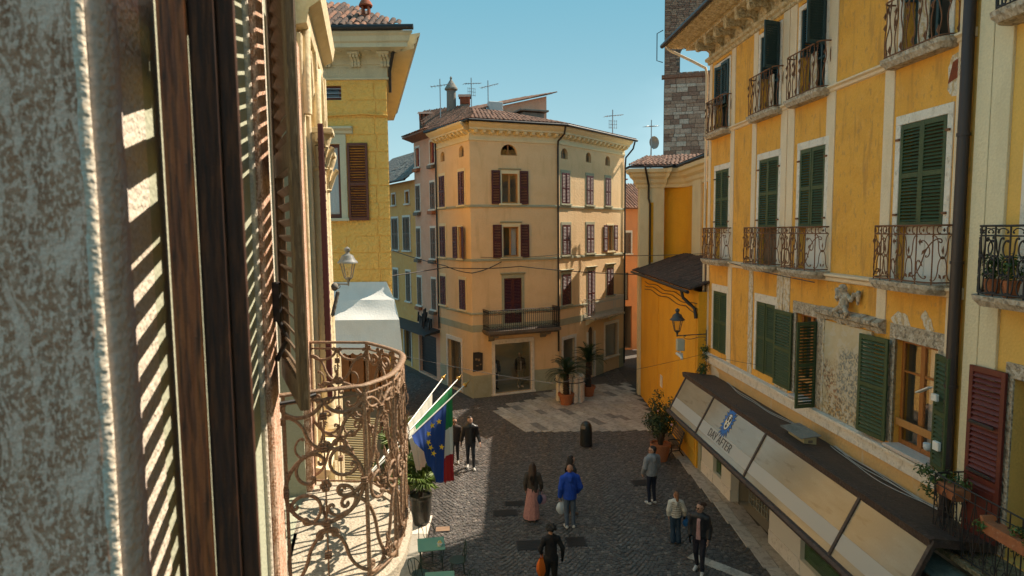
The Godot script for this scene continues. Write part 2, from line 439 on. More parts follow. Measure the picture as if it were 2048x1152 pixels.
	M.palestone = surf(ctex(256, 20, C3(0.58, 0.48, 0.42), [[C3(0.48, 0.39, 0.33), 7, 5, 1, 3, 0.4, 0.85, 0.6], [C3(0.62, 0.58, 0.52), 24, 5, 1, 1, 0.55, 0.85, 0.5]], 0.15), Vector3(1.6, 1.6, 1.6), 0.92, true, nr, 0.5)
	M.sunstone = surf(ctex(256, 21, C3(0.50, 0.43, 0.33), [[C3(0.36, 0.30, 0.22), 8, 5, 1, 1, 0.45, 0.8, 0.7], [C3(0.62, 0.56, 0.46), 22, 5, 1, 1, 0.5, 0.8, 0.6], [C3(0.22, 0.18, 0.13), 18, 5, 1, 1, 0.64, 0.8, 0.6]], 0.15), Vector3(2.2, 2.2, 2.2), 0.92, true, nr, 0.5)
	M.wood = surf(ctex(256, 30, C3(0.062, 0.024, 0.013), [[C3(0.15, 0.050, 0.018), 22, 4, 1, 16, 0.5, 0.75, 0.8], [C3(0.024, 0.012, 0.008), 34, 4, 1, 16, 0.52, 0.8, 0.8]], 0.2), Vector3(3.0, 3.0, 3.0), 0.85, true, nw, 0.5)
	M.oldwood = surf(ctex(256, 31, C3(0.11, 0.066, 0.032), [[C3(0.19, 0.115, 0.055), 22, 4, 1, 16, 0.5, 0.75, 0.8], [C3(0.028, 0.018, 0.012), 30, 4, 1, 16, 0.55, 0.8, 0.8], [C3(0.30, 0.24, 0.17), 26, 4, 1, 8, 0.66, 0.85, 0.6]], 0.2), Vector3(3.0, 3.0, 3.0), 0.6, true, nw, 0.6)
	M.orangewood = surf(ctex(256, 32, C3(0.34, 0.125, 0.028), [[C3(0.20, 0.065, 0.015), 20, 4, 1, 16, 0.5, 0.8, 0.7]], 0.1), Vector3(2.0, 2.0, 2.0), 0.4, true, nw, 0.3)
	M.honeywood = surf(ctex(256, 33, C3(0.42, 0.20, 0.06), [[C3(0.30, 0.13, 0.04), 20, 4, 1, 16, 0.5, 0.8, 0.7]], 0.1), Vector3(2.0, 2.0, 2.0), 0.45)
	M.green = surf(ctex(256, 34, C3(0.046, 0.072, 0.024), [[C3(0.030, 0.048, 0.018), 8, 5, 1, 2, 0.4, 0.8, 0.6], [C3(0.075, 0.11, 0.055), 20, 5, 1, 2, 0.6, 0.85, 0.5]], 0.15), Vector3(0.8, 0.8, 0.8), 0.6, true, np, 0.3)
	M.teal = surf(ctex(256, 35, C3(0.020, 0.055, 0.062), [[C3(0.012, 0.032, 0.04), 8, 5, 1, 2, 0.4, 0.8, 0.6], [C3(0.05, 0.10, 0.11), 20, 5, 1, 2, 0.62, 0.85, 0.5]], 0.15), Vector3(0.8, 0.8, 0.8), 0.6, true, np, 0.3)
	M.maroon = surf(ctex(256, 36, C3(0.085, 0.018, 0.020), [[C3(0.06, 0.013, 0.015), 8, 5, 1, 2, 0.4, 0.8, 0.6]], 0.1), Vector3(0.8, 0.8, 0.8), 0.55)
	M.greyshutter = surf(ctex(256, 37, C3(0.13, 0.085, 0.055), [[C3(0.08, 0.05, 0.035), 8, 5, 1, 2, 0.4, 0.8, 0.6]], 0.1), Vector3(0.8, 0.8, 0.8), 0.6)
	M.redshutter = surf(ctex(256, 38, C3(0.125, 0.020, 0.012), [[C3(0.09, 0.014, 0.009), 8, 5, 1, 2, 0.4, 0.8, 0.6], [C3(0.16, 0.04, 0.03), 30, 4, 1, 4, 0.6, 0.85, 0.4]], 0.1), Vector3(1, 1, 1), 0.5)
	M.brownshutter = surf(ctex(256, 39, C3(0.13, 0.030, 0.012), [[C3(0.09, 0.020, 0.009), 8, 5, 1, 2, 0.4, 0.8, 0.6]], 0.1), Vector3(1, 1, 1), 0.5)
	M.rust = surf(ctex(256, 40, C3(0.18, 0.075, 0.034), [[C3(0.30, 0.115, 0.032), 18, 5, 1, 1, 0.5, 0.75, 0.8], [C3(0.05, 0.028, 0.018), 14, 5, 1, 1, 0.55, 0.8, 0.7]], 0.2), Vector3(2, 2, 2), 0.75, true, nr, 0.4)
	M.bronze = surf(ctex(256, 41, C3(0.27, 0.165, 0.10), [[C3(0.42, 0.30, 0.20), 18, 5, 1, 1, 0.5, 0.75, 0.75], [C3(0.12, 0.06, 0.033), 14, 5, 1, 1, 0.5, 0.75, 0.75], [C3(0.27, 0.11, 0.038), 24, 4, 1, 1, 0.6, 0.8, 0.6]], 0.25), Vector3(3, 3, 3), 0.62, true, nr, 0.5)
	M.iron = surf(ctex(256, 42, C3(0.020, 0.018, 0.020), [[C3(0.05, 0.035, 0.028), 18, 5, 1, 1, 0.58, 0.8, 0.6]], 0.2), Vector3(2, 2, 2), 0.55)
	M.darkpipe = flat(C3(0.030, 0.020, 0.020), 0.45)
	M.blackpipe = flat(C3(0.014, 0.013, 0.014), 0.5)
	M.canopybrown = surf(ctex(256, 43, C3(0.060, 0.036, 0.028), [[C3(0.035, 0.022, 0.019), 6, 5, 1, 1, 0.4, 0.8, 0.7], [C3(0.13, 0.095, 0.08), 18, 5, 1, 1, 0.6, 0.85, 0.5]], 0.2), Vector3(0.6, 0.6, 0.6), 0.6, true, nr, 0.4)
	M.tile = surf(ctex(256, 44, C3(0.27, 0.115, 0.065), [[C3(0.13, 0.060, 0.040), 10, 5, 1, 1, 0.42, 0.7, 0.8], [C3(0.40, 0.24, 0.15), 14, 4, 1, 1, 0.55, 0.8, 0.6], [C3(0.09, 0.085, 0.06), 24, 4, 1, 1, 0.6, 0.8, 0.7]], 0.15), Vector3(0.5, 0.5, 0.5), 0.9, true, nr, 0.5)
	M.tiledark = surf(ctex(256, 45, C3(0.085, 0.045, 0.034), [[C3(0.035, 0.026, 0.024), 10, 5, 1, 1, 0.42, 0.7, 0.8], [C3(0.24, 0.12, 0.07), 14, 4, 1, 1, 0.58, 0.8, 0.6], [C3(0.12, 0.12, 0.08), 24, 4, 1, 1, 0.64, 0.8, 0.7]], 0.15), Vector3(0.6, 0.6, 0.6), 0.9, true, nr, 0.5)
	M.brick = surf(ctex(256, 46, C3(0.32, 0.085, 0.035), [[C3(0.22, 0.06, 0.03), 10, 5, 1, 1, 0.42, 0.7, 0.7]], 0.2), Vector3(1, 1, 1), 0.9)
	M.cement = surf(ctex(256, 47, C3(0.21, 0.19, 0.16), [[C3(0.13, 0.12, 0.10), 6, 5, 1, 3, 0.42, 0.8, 0.7], [C3(0.30, 0.27, 0.23), 14, 4, 1, 1, 0.6, 0.85, 0.5]], 0.15), Vector3(0.5, 0.5, 0.5), 0.95, true, nr, 0.5)
	M.tufa = surf(ctex(256, 48, C3(0.24, 0.19, 0.145), [[C3(0.11, 0.085, 0.065), 9, 5, 1, 1, 0.42, 0.75, 0.7], [C3(0.36, 0.29, 0.23), 16, 4, 1, 1, 0.55, 0.8, 0.6]], 0.2), Vector3(0.4, 0.4, 0.4), 0.95, true, nr, 1.0)
	M.mortar = surf(ctex(256, 49, C3(0.13, 0.10, 0.078), [[C3(0.075, 0.058, 0.045), 9, 5, 1, 1, 0.42, 0.75, 0.7]], 0.2), Vector3(0.5, 0.5, 0.5), 0.95)
	M.dark = flat(C3(0.16, 0.13, 0.10), 0.9)
	M.room = flat(C3(0.30, 0.26, 0.21), 0.9)
	M.glass = StandardMaterial3D.new()
	M.glass.albedo_color = Color(0.10, 0.12, 0.12, 0.08)
	M.glass.transparency = BaseMaterial3D.TRANSPARENCY_ALPHA
	M.glass.roughness = 0.02
	M.glass.metallic_specular = 0.5
	M.white = flat(C3(0.72, 0.70, 0.66), 0.6)
	M.curtain = flat(C3(0.62, 0.60, 0.56), 0.9)
	M.cable = flat(C3(0.035, 0.030, 0.028), 0.6)
	M.palecable = flat(C3(0.45, 0.42, 0.38), 0.7)
	M.steel = flat(C3(0.32, 0.33, 0.34), 0.4, 0.6)
	M.leaf = vcol(0.55)
	M.leaf.backlight_enabled = true
	M.leaf.backlight = Color(0.35, 0.45, 0.12)
	M.terracotta = surf(ctex(256, 50, C3(0.36, 0.125, 0.050), [[C3(0.26, 0.09, 0.04), 8, 5, 1, 1, 0.42, 0.8, 0.6], [C3(0.42, 0.25, 0.16), 14, 4, 1, 1, 0.6, 0.85, 0.5]], 0.1), Vector3(1.2, 1.2, 1.2), 0.85, false)
	M.soil = flat(C3(0.03, 0.022, 0.016), 0.95)
	M.fab = ctex(256, 52, C3(0.92, 0.92, 0.92), [[C3(0.55, 0.55, 0.55), 9, 4, 1, 2, 0.45, 0.8, 0.7], [C3(1, 1, 1), 16, 4, 1, 2, 0.5, 0.8, 0.6]], 0.08)
	M.fabn = ntex(256, 53, 9.0, 3, 9.0, 1, 2)
	M.paint = cloth(C3(1, 1, 1), 0.75)
	M.paint.vertex_color_use_as_albedo = true
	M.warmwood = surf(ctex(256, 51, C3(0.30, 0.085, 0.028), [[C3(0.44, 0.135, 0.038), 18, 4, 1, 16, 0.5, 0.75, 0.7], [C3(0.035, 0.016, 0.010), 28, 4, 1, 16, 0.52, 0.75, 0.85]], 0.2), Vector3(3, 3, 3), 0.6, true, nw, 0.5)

func cloth(c: Color, rough: float) -> StandardMaterial3D: # woven stuff, creased
	var m := surf(M.fab, Vector3(1.6, 1.6, 1.6), rough, false, M.fabn, 0.7)
	m.albedo_color = c.linear_to_srgb()
	return m

# ---------------------------------------------------------------- ground
func sett_at(x: float, d: float) -> bool:
	if x < -9.5 or x > 6.9 or d < 12.6 or d > 44.0: return false
	if in_pavement(x, d): return false
	if x > edge_x(d): return false
	if d > 30.9:   # between the houses
		var q := fr(-1.95, 30.9, 68).affine_inverse() * Vector3(x, 0, -d)
		var ql := fr(-1.95, 30.9, 150).affine_inverse() * Vector3(x, 0, -d)
		if ql.z < 0.5 and q.z < 0.1 and x < 5.2: return false
	return true
func edge_x(d: float) -> float:
	return lerpf(5.86, 6.02, clampf((21.1 - d) / 6.6, -0.3, 1.3)) if d < 23.2 else 6.2
func in_pavement(x: float, d: float) -> bool:
	if d < 25.5 or x > 6.3: return false
	var a := Vector2(-2.2, 31.2); var b := Vector2(0.59, 25.48)
	return (b - a).cross(Vector2(x, d) - a) > 0 and d < 33.5 and (fr(2.41, 32.66, 38).affine_inverse() * Vector3(x, 0, -d)).z > -0.2

func build_ground() -> void:
	var g := MB.new()
	g.box(-160, 160, -0.4, -0.05, -240, 60)
	struct("ground", g, flat(C3(0.08, 0.072, 0.065), 0.95))
	var s := MB.new()
	s.box(-16, 8.2, -0.3, 0.0, -60, -3)
	struct("street", s, surf(ctex(256, 60, C3(0.075, 0.064, 0.055), [[C3(0.12, 0.10, 0.085), 12, 5, 1, 1, 0.45, 0.8, 0.7]], 0.3), Vector3(0.5, 0.5, 0.5), 0.95))
	# small porphyry setts laid in arcs
	var xs := []
	var cols := PackedColorArray()
	var colw := 1.55; var pitch := 0.098
	var ci := 0
	var x0 := -9.6
	while x0 < 7.0:
		var k := 0
		var d := 12.4 + (0.05 if ci % 2 else 0.0)
		while d < 44.5:
			var m := 16
			k += 1
			for j in m:
				var u := (j + (0.25 if k % 2 else 0.75)) / m * 2.0 - 1.0 + rng.randf_range(-0.012, 0.012)
				var px := x0 + colw * (0.5 + 0.5 * u)
				var pd := d - 0.30 * (1.0 - u * u)
				px += rng.randf_range(-0.010, 0.010); pd += rng.randf_range(-0.018, 0.018)
				if sett_at(px, pd):
					var slope := atan2(0.30 * 2.0 * u, colw * 0.5)
					var sc := Vector3(rng.randf_range(0.84, 1.08), 1.0, rng.randf_range(0.80, 1.04))
					var bs := Basis.from_euler(Vector3(rng.randf_range(-0.05, 0.05), slope + rng.randf_range(-0.3, 0.3), rng.randf_range(-0.05, 0.05))) * Basis.from_scale(sc)
					xs.append(Transform3D(bs, Vector3(px, rng.randf_range(-0.012, 0.003), -pd)))
					var t := rng.randf()
					var cc := C3(0.105, 0.094, 0.088)
					if t < 0.30: cc = C3(0.084, 0.074, 0.071)
					elif t < 0.5: cc = C3(0.122, 0.101, 0.092)
					elif t < 0.62: cc = C3(0.135, 0.122, 0.110)
					elif t < 0.68: cc = C3(0.18, 0.155, 0.135)
					cols.append(cc * rng.randf_range(0.62, 1.12))
			d += pitch
		x0 += colw
		ci += 1
	var sb := MB.new()
	var top := 0.036; var lo := 0.044
	var p := []
	for q in [[-1, 1], [1, 1], [1, -1], [-1, -1]]: p.append(Vector3(lo * q[0], -0.02, lo * q[1]))
	for q in [[-1, 1], [1, 1], [1, -1], [-1, -1]]: p.append(Vector3(lo * q[0], 0.014, lo * q[1]))
	for i in 4:
		sb.quad(p[i], p[(i + 1) % 4], p[(i + 1) % 4 + 4], p[i + 4])
	var tp := []
	for q in [[-1, 1], [1, 1], [1, -1], [-1, -1]]: tp.append(Vector3(top * q[0], 0.022, top * q[1]))
	for i in 4:
		sb.quad(p[i + 4], p[(i + 1) % 4 + 4], tp[(i + 1) % 4], tp[i])
	sb.quad(tp[0], tp[1], tp[2], tp[3])
	var mm := MultiMesh.new()
	mm.transform_format = MultiMesh.TRANSFORM_3D
	mm.use_colors = true
	mm.mesh = sb.mesh()
	mm.instance_count = xs.size()
	for i in xs.size():
		mm.set_instance_transform(i, xs[i]); mm.set_instance_color(i, cols[i])
	var mi := MultiMeshInstance3D.new()
	mi.name = "cobblestones"
	mi.multimesh = mm
	var sm := vcol(0.5)
	mi.material_override = sm
	add_child(mi)
	tag(mi, "small dark porphyry setts laid in arcs over the street", "cobblestones", "", "stuff")
	# stone slabs before the corner house
	var pm := []
	for k in 5:
		var b: Color = [C3(0.44, 0.39, 0.335), C3(0.37, 0.33, 0.285), C3(0.50, 0.45, 0.385), C3(0.21, 0.19, 0.17), C3(0.40, 0.35, 0.285)][k]
		pm.append(surf(ctex(128, 61 + k, b, [[b * 0.6, 5, 5, 1, 1, 0.45, 0.75, 0.7], [b * 1.2, 12, 4, 1, 1, 0.55, 0.85, 0.5]], 0.15), Vector3(0.7, 0.7, 0.7), 0.75, true, M.np, 0.3))
	var bed := MB.new()
	bed.poly(pv2([-2.05, -31.3, 0.62, -25.62, 6.2, -25.6, 6.3, -34.0, 3.0, -33.9, 2.3, -32.7]), 0.0, 0.005, Transform3D(Basis(Vector3(1, 0, 0), Vector3(0, 0, 1), Vector3(0, 1, 0)), Vector3.ZERO))
	var pav := struct("pavement", bed, flat(C3(0.10, 0.09, 0.078), 0.95))
	var dirv := Vector2(2.64, -5.72).normalized(); var nv := Vector2(-dirv.y, dirv.x)
	var wdt := 0.0
	while wdt < 8.6:
		var rw := rng.randf_range(0.28, 0.42)
		var l := rng.randf_range(-0.9, 0.0)
		while l < 9.0:
			var ln := rng.randf_range(0.5, 1.15)
			var ctr := Vector2(-2.1, 31.1) + dirv * (l + ln / 2) + nv * (wdt + rw / 2)
			var st := ctr - dirv * ln * 0.5
			var lf2 := ln
			if st.y > 25.62 and ctr.y + dirv.y * ln * 0.5 < 25.5: # cut to the straight front edge
				lf2 = (st.y - 25.5) / -dirv.y + rng.randf_range(-0.05, 0.05); ctr = st + dirv * lf2 * 0.5
			if in_pavement(ctr.x, ctr.y) and ctr.x < 6.1:
				var sl := MB.new()
				sl.xbox(T0, Vector3(rw - 0.012, 0.03, lf2 - 0.012), 0.004)
				var q := rng.randf()
				var mk: int = 0 if q < 0.34 else (1 if q < 0.6 else (2 if q < 0.78 else (3 if q < 0.86 else 4)))
				part(pav, "slab", sl, pm[mk], Transform3D(Basis(Vector3.UP, atan2(dirv.x, -dirv.y)), Vector3(ctr.x, 0.012 + rng.randf_range(-0.002, 0.002), -ctr.y)))
			l += ln
		wdt += rw
	# pale border stones along the shop on the right
	var bb := MB.new()
	bb.hexa([Vector3(5.9, 0, -12.6), Vector3(7.1, 0, -12.6), Vector3(6.6, 0, -23.4), Vector3(5.82, 0, -23.4), Vector3(5.9, 0.006, -12.6), Vector3(7.1, 0.006, -12.6), Vector3(6.6, 0.006, -23.4), Vector3(5.82, 0.006, -23.4)])
	var brd := struct("border_pavement", bb, M.mortar)
	var d := 12.6
	while d < 23.2:
		var ln := rng.randf_range(0.9, 1.5)
		var sl := MB.new()
		var xa := edge_x(d + ln / 2) + 0.02
		sl.xbox(T0, Vector3(0.36, 0.05, ln - 0.01), 0.006)
		part(brd, "border_stone", sl, pm[2 if rng.randf() < 0.5 else 0], Transform3D(Basis(Vector3.UP, deg_to_rad(-1.4)), Vector3(xa + 0.18, 0.012, -(d + ln / 2))))
		if xa + 0.4 < 6.8:
			var s2 := MB.new()
			s2.xbox(T0, Vector3(0.40, 0.05, ln - 0.01), 0.006)
			part(brd, "border_stone", s2, pm[4 if rng.randf() < 0.6 else 1], Transform3D(Basis(Vector3.UP, deg_to_rad(-1.4)), Vector3(xa + 0.57, 0.012, -(d + ln / 2 - 0.2))))
		d += ln
	# slanting pale band set into the setts
	for k in 4:
		var sl := MB.new()
		sl.xbox(T0, Vector3(0.30, 0.05, 0.505), 0.006)
		var c0 := Vector2(4.42, 15.45).lerp(Vector2(5.85, 14.0), (k + 0.5) / 4.0)
		part(brd, "band_stone", sl, pm[2 if k % 2 else 0], Transform3D(Basis(Vector3.UP, atan2(1.43, 1.45)), Vector3(c0.x, 0.006, -c0.y)))
	# iron covers
	var cov := flat(C3(0.028, 0.024, 0.022), 0.55, 0.3)
	for q in [[0.0, 18.62, 0.62, 0.36, "rectangular iron cover farther of the two by the sunlit patch"], [-0.27, 17.98, 0.72, 0.42, "rectangular iron cover nearer of the two by the sunlit patch"], [0.38, 16.05, 0.66, 0.52, "iron cover left of the woman in black"], [1.62, 16.2, 0.52, 0.52, "iron cover right of the woman in black"], [-1.5, 22.1, 0.5, 0.4, "iron cover behind the man in the black jacket"], [4.1, 20.1, 0.55, 0.45, "iron cover beside the man in grey"]]:
		var t := thing("manhole_cover", q[4], "manhole cover", Transform3D(Basis(Vector3.UP, 0.08), Vector3(q[0], 0.0, -q[1])), "iron covers in the street")
		var a := MB.new(); a.box(-q[2] / 2, q[2] / 2, 0.0, 0.028, -q[3] / 2, q[3] / 2, 0.004)
		part(t, "frame", a, M.iron)
		var b := MB.new()
		b.box(-q[2] / 2 + 0.03, q[2] / 2 - 0.03, 0.028, 0.033, -q[3] / 2 + 0.03, q[3] / 2 - 0.03)
		for i in 6:
			var zz: float = -q[3] / 2 + 0.06 + (q[3] - 0.12) * i / 5.0
			b.box(-q[2] / 2 + 0.05, q[2] / 2 - 0.05, 0.033, 0.037, zz - 0.012, zz + 0.012)
		part(t, "lid", b, cov)
	var t2 := thing("drain_cover", "small tan square drain cover in the sunlit setts", "manhole cover", Transform3D(Basis(Vector3.UP, 0.1), Vector3(-1.98, 0.0, -17.0)))
	var a2 := MB.new(); a2.box(-0.22, 0.22, 0.0, 0.03, -0.16, 0.16, 0.004); part(t2, "frame", a2, M.iron)
	var b2 := MB.new(); b2.box(-0.19, 0.19, 0.03, 0.034, -0.13, 0.13); part(t2, "lid", b2, flat(C3(0.26, 0.16, 0.10), 0.8))

# ---------------------------------------------------------------- shared house parts
var slat_cache := {}
func slat_mesh(w: float, hgt: float, tilt: float, t := 0.009) -> ArrayMesh:
	var key := "%.3f_%.3f_%.2f" % [w, hgt, tilt]
	if not slat_cache.has(key):
		var b := MB.new()
		b.xbox(Transform3D(Basis(Vector3.RIGHT, tilt), Vector3.ZERO), Vector3(w, hgt, t))
		slat_cache[key] = b.mesh()
	return slat_cache[key]
# a louvred leaf in its own xy plane, lower left corner at the origin of xf
func leaf(parent: Node, xf: Transform3D, w: float, h: float, m: Material, single := false, pitch := 0.06, rails := [0.5], sw := 0.07, th := 0.04, called := "shutter", tilt := -0.75, solid_low := 0.0) -> MeshInstance3D:
	var f := MB.new()
	f.box(0, sw, 0, h, -th / 2, th / 2, 0.005)
	f.box(w - sw, w, 0, h, -th / 2, th / 2, 0.005)
	var ys := [0.0]
	for r in rails: ys.append(h * r)
	ys.append(h)
	var rh := 0.085
	f.box(sw, w - sw, 0, rh, -th / 2 + 0.002, th / 2 - 0.002)
	f.box(sw, w - sw, h - rh, h, -th / 2 + 0.002, th / 2 - 0.002)
	for r in rails: f.box(sw, w - sw, h * r - rh / 2, h * r + rh / 2, -th / 2 + 0.002, th / 2 - 0.002)
	if solid_low > 0:
		f.box(sw, w - sw, rh, solid_low, -0.008, 0.008)
		f.box(sw + 0.04, w - sw - 0.04, rh + 0.04, solid_low - 0.04, 0.008, 0.016, 0.004)
	var sl := MB.new()
	var o := part(parent, called, f, m, xf)
	var hgt := pitch * 0.9
	var sm := slat_mesh(w - 2 * sw, hgt, tilt)
	for i in ys.size() - 1:
		var a: float = ys[i] + (rh if i == 0 else rh / 2); var b: float = ys[i + 1] - (rh if i == ys.size() - 2 else rh / 2)
		if solid_low > 0 and i == 0: a = solid_low
		var cnt := maxi(1, int(round((b - a) / pitch)))
		for k in cnt:
			var y := a + (b - a) * (k + 0.5) / cnt
			if single: put(o, "slat", sm, m, trf(Vector3(w / 2, y, 0), 0, rng.randf_range(-0.10, 0.10), rng.randf_range(-0.012, 0.012)))
			else: sl.xbox(Transform3D(Basis(Vector3.RIGHT, tilt), Vector3(w / 2, y, 0)), Vector3(w - 2 * sw, hgt, 0.009))
	if not single:
		stuff(part(o, "slats", sl, m))
	return o
# two closed leaves side by side in an opening [x0, x1, y0, y1]
func closed_pair(parent: Node, xf: Transform3D, h: Array, m: Material, single := false, z := 0.03, pitch := 0.06) -> void:
	var w: float = (h[1] - h[0]) / 2
	var q0 := rng.randf_range(0.0, 0.07); var q1 := rng.randf_range(0.0, 0.07)
	leaf(parent, xf * trf(Vector3(h[0], h[2], z), -q0), w - 0.006, h[3] - h[2], m, single, pitch)
	leaf(parent, xf * trf(Vector3(h[1], h[2], z + 0.004), q1) * at(-w + 0.006, 0, 0), w - 0.006, h[3] - h[2], m, single, pitch)
# stone frame round an opening, lying on the wall
func surround(parent: Node, xf: Transform3D, h: Array, w: float, proud: float, m: Material, sill := true, head := 0.0, called := "window_surround") -> void:
	var b := MB.new()
	b.box(h[0] - w, h[0], h[2], h[3], -0.05, proud, 0.006)
	b.box(h[1], h[1] + w, h[2], h[3], -0.05, proud, 0.006)
	b.box(h[0] - w, h[1] + w, h[3], h[3] + w + head, -0.05, proud + 0.003, 0.006)
	part(parent, called, b, m, xf)
	if sill:
		var s := MB.new()
		s.box(h[0] - w - 0.05, h[1] + w + 0.05, h[2] - 0.09, h[2], -0.05, proud + 0.08, 0.008)
		part(parent, "sill", s, m, xf)
# a glazed casement standing back in an opening
func casement(parent: Node, xf: Transform3D, h: Array, zb: float, fm: Material, cross := [0.72], curtain := false, fw := 0.06, depth := 0.9) -> void:
	var b := MB.new()
	var mx: float = (h[0] + h[1]) / 2
	b.box(h[0], h[0] + fw, h[2], h[3], zb - 0.05, zb, 0.006); b.box(h[1] - fw, h[1], h[2], h[3], zb - 0.05, zb, 0.006)
	b.box(mx - fw * 0.8, mx + fw * 0.8, h[2], h[3], zb - 0.05, zb + 0.004, 0.006)
	b.box(h[0] + fw, h[1] - fw, h[2], h[2] + fw * 1.3, zb - 0.05, zb - 0.002); b.box(h[0] + fw, h[1] - fw, h[3] - fw, h[3], zb - 0.05, zb - 0.002)
	for c in cross:
		var y: float = lerpf(h[2], h[3], c)
		b.box(h[0] + fw, h[1] - fw, y - 0.018, y + 0.018, zb - 0.045, zb - 0.006)
	var o := part(parent, "window", b, fm, xf)
	for s in 2:
		var g := MB.new()
		var a: float = h[0] + fw if s == 0 else mx + fw * 0.8
		var e: float = mx - fw * 0.8 if s == 0 else h[1] - fw
		g.box(a, e, h[2] + fw, h[3] - fw, zb - 0.030, zb - 0.024)
		part(o, "pane", g, M.glass)
	var r := MB.new(); r.room(h, zb - 0.055, zb - depth)
	part(o, "room", r, M.room)
	if curtain:
		var rows := []
		for i in 2:
			var row := PackedVector3Array()
			for j in 15:
				row.append(Vector3(lerpf(mx + 0.03, h[1] - fw, j / 14.0), h[2] + 0.05 if i == 0 else h[3] - 0.05, zb - 0.12 + 0.02 * sin(j * 2.1)))
			rows.append(row)
		var cb := MB.new(); cb.sheet(rows)
		part(o, "curtain", cb, M.curtain)

# ---------------------------------------------------------------- wrought iron
var scroll_cache := {}
func scroll(kind: String, k0: float, kk: float, p := 6.0) -> PackedVector2Array: # C or S shape with rolled ends, one unit wide, centred
	var key := "%s_%.2f_%.1f_%.1f" % [kind, k0, kk, p]
	if scroll_cache.has(key): return scroll_cache[key]
	var nn := 22
	var half := PackedVector2Array([Vector2.ZERO])
	var a := 0.0; var q := Vector2.ZERO; var u0 := 0.0
	for i in range(1, nn + 1):
		var u := sin(PI / 2 * i / nn)
		u = lerpf(u, 1.0 - pow(1.0 - float(i) / nn, 2.0), 0.3)
		var sub := 4
		for j in sub:
			var um := lerpf(u0, u, (j + 0.5) / sub); var ds := (u - u0) / sub
			a += (k0 + kk * pow(um, p)) * ds
			q += Vector2(cos(a), sin(a)) * ds
		u0 = u
		half.append(q)
	var out := PackedVector2Array()
	for i in range(half.size() - 1, 0, -1):
		out.append(Vector2(-half[i].x, half[i].y) if kind == "C" else -half[i])
	out.append_array(half)
	var mn := out[0]; var mxx := out[0]
	for w in out:
		mn = Vector2(minf(mn.x, w.x), minf(mn.y, w.y)); mxx = Vector2(maxf(mxx.x, w.x), maxf(mxx.y, w.y))
	var sc := 1.0 / (mxx.x - mn.x)
	for i in out.size(): out[i] = (out[i] - (mn + mxx) / 2) * sc
	scroll_cache[key] = out
	return out
func place2(s: PackedVector2Array, c: Vector2, w: float, rot := 0.0, flip := false) -> PackedVector2Array:
	var r := PackedVector2Array()
	for q in s:
		var z := Vector2(q.x, -q.y if flip else q.y) * w
		r.append(c + z.rotated(rot))
	return r
class Path: # plan curve of a railing, for mapping (along, height) to space
	var p := PackedVector2Array()
	var l := PackedFloat32Array()
	func _init(pts: PackedVector2Array) -> void:
		p = pts
		var s := 0.0
		for i in p.size():
			if i > 0: s += p[i].distance_to(p[i - 1])
			l.append(s)
	func length() -> float:
		return l[l.size() - 1]
	func map(u: float, y: float, off := 0.0) -> Vector3:
		u = clampf(u, 0.0, length() - 0.0001)
		var i := 0
		while i < l.size() - 2 and l[i + 1] < u: i += 1
		var t := (u - l[i]) / maxf(l[i + 1] - l[i], 0.00001)
		var q := p[i].lerp(p[i + 1], t)
		var d := (p[i + 1] - p[i]).normalized()
		return Vector3(q.x + d.y * off * -1.0, y, q.y + d.x * off)
	func line(s: PackedVector2Array, off := 0.0) -> PackedVector3Array:
		var r := PackedVector3Array()
		for q in s: r.append(map(q.x, q.y, off))
		return r
func bow(half: float, depth: float, r: float, bulge := 0.0) -> PackedVector2Array:
	var o := PackedVector2Array([Vector2(-half, 0)])
	for k in 7:
		var a := PI - PI / 2 * k / 6
		o.append(Vector2(-half + r + cos(a) * r, depth - r + sin(a) * r))
	for k in range(1, 6):
		var t := k / 6.0
		o.append(Vector2(lerpf(-half + r, half - r, t), depth + bulge * sin(PI * t)))
	for k in 7:
		var a := PI / 2 - PI / 2 * k / 6
		o.append(Vector2(half - r + cos(a) * r, depth - r + sin(a) * r))
	o.append(Vector2(half, 0))
	return o
func leaf_blade(b: MB, c: Vector3, dir: Vector3, nrm: Vector3, ln: float, wd: float) -> void:
	var s := dir.cross(nrm).normalized()
	var e := nrm * wd * 0.25
	b.quad(c, c + dir * ln * 0.45 - s * wd + e, c + dir * ln, c + dir * ln * 0.45 + e * 1.6)
	b.quad(c, c + dir * ln * 0.45 + e * 1.6, c + dir * ln, c + dir * ln * 0.45 + s * wd + e)
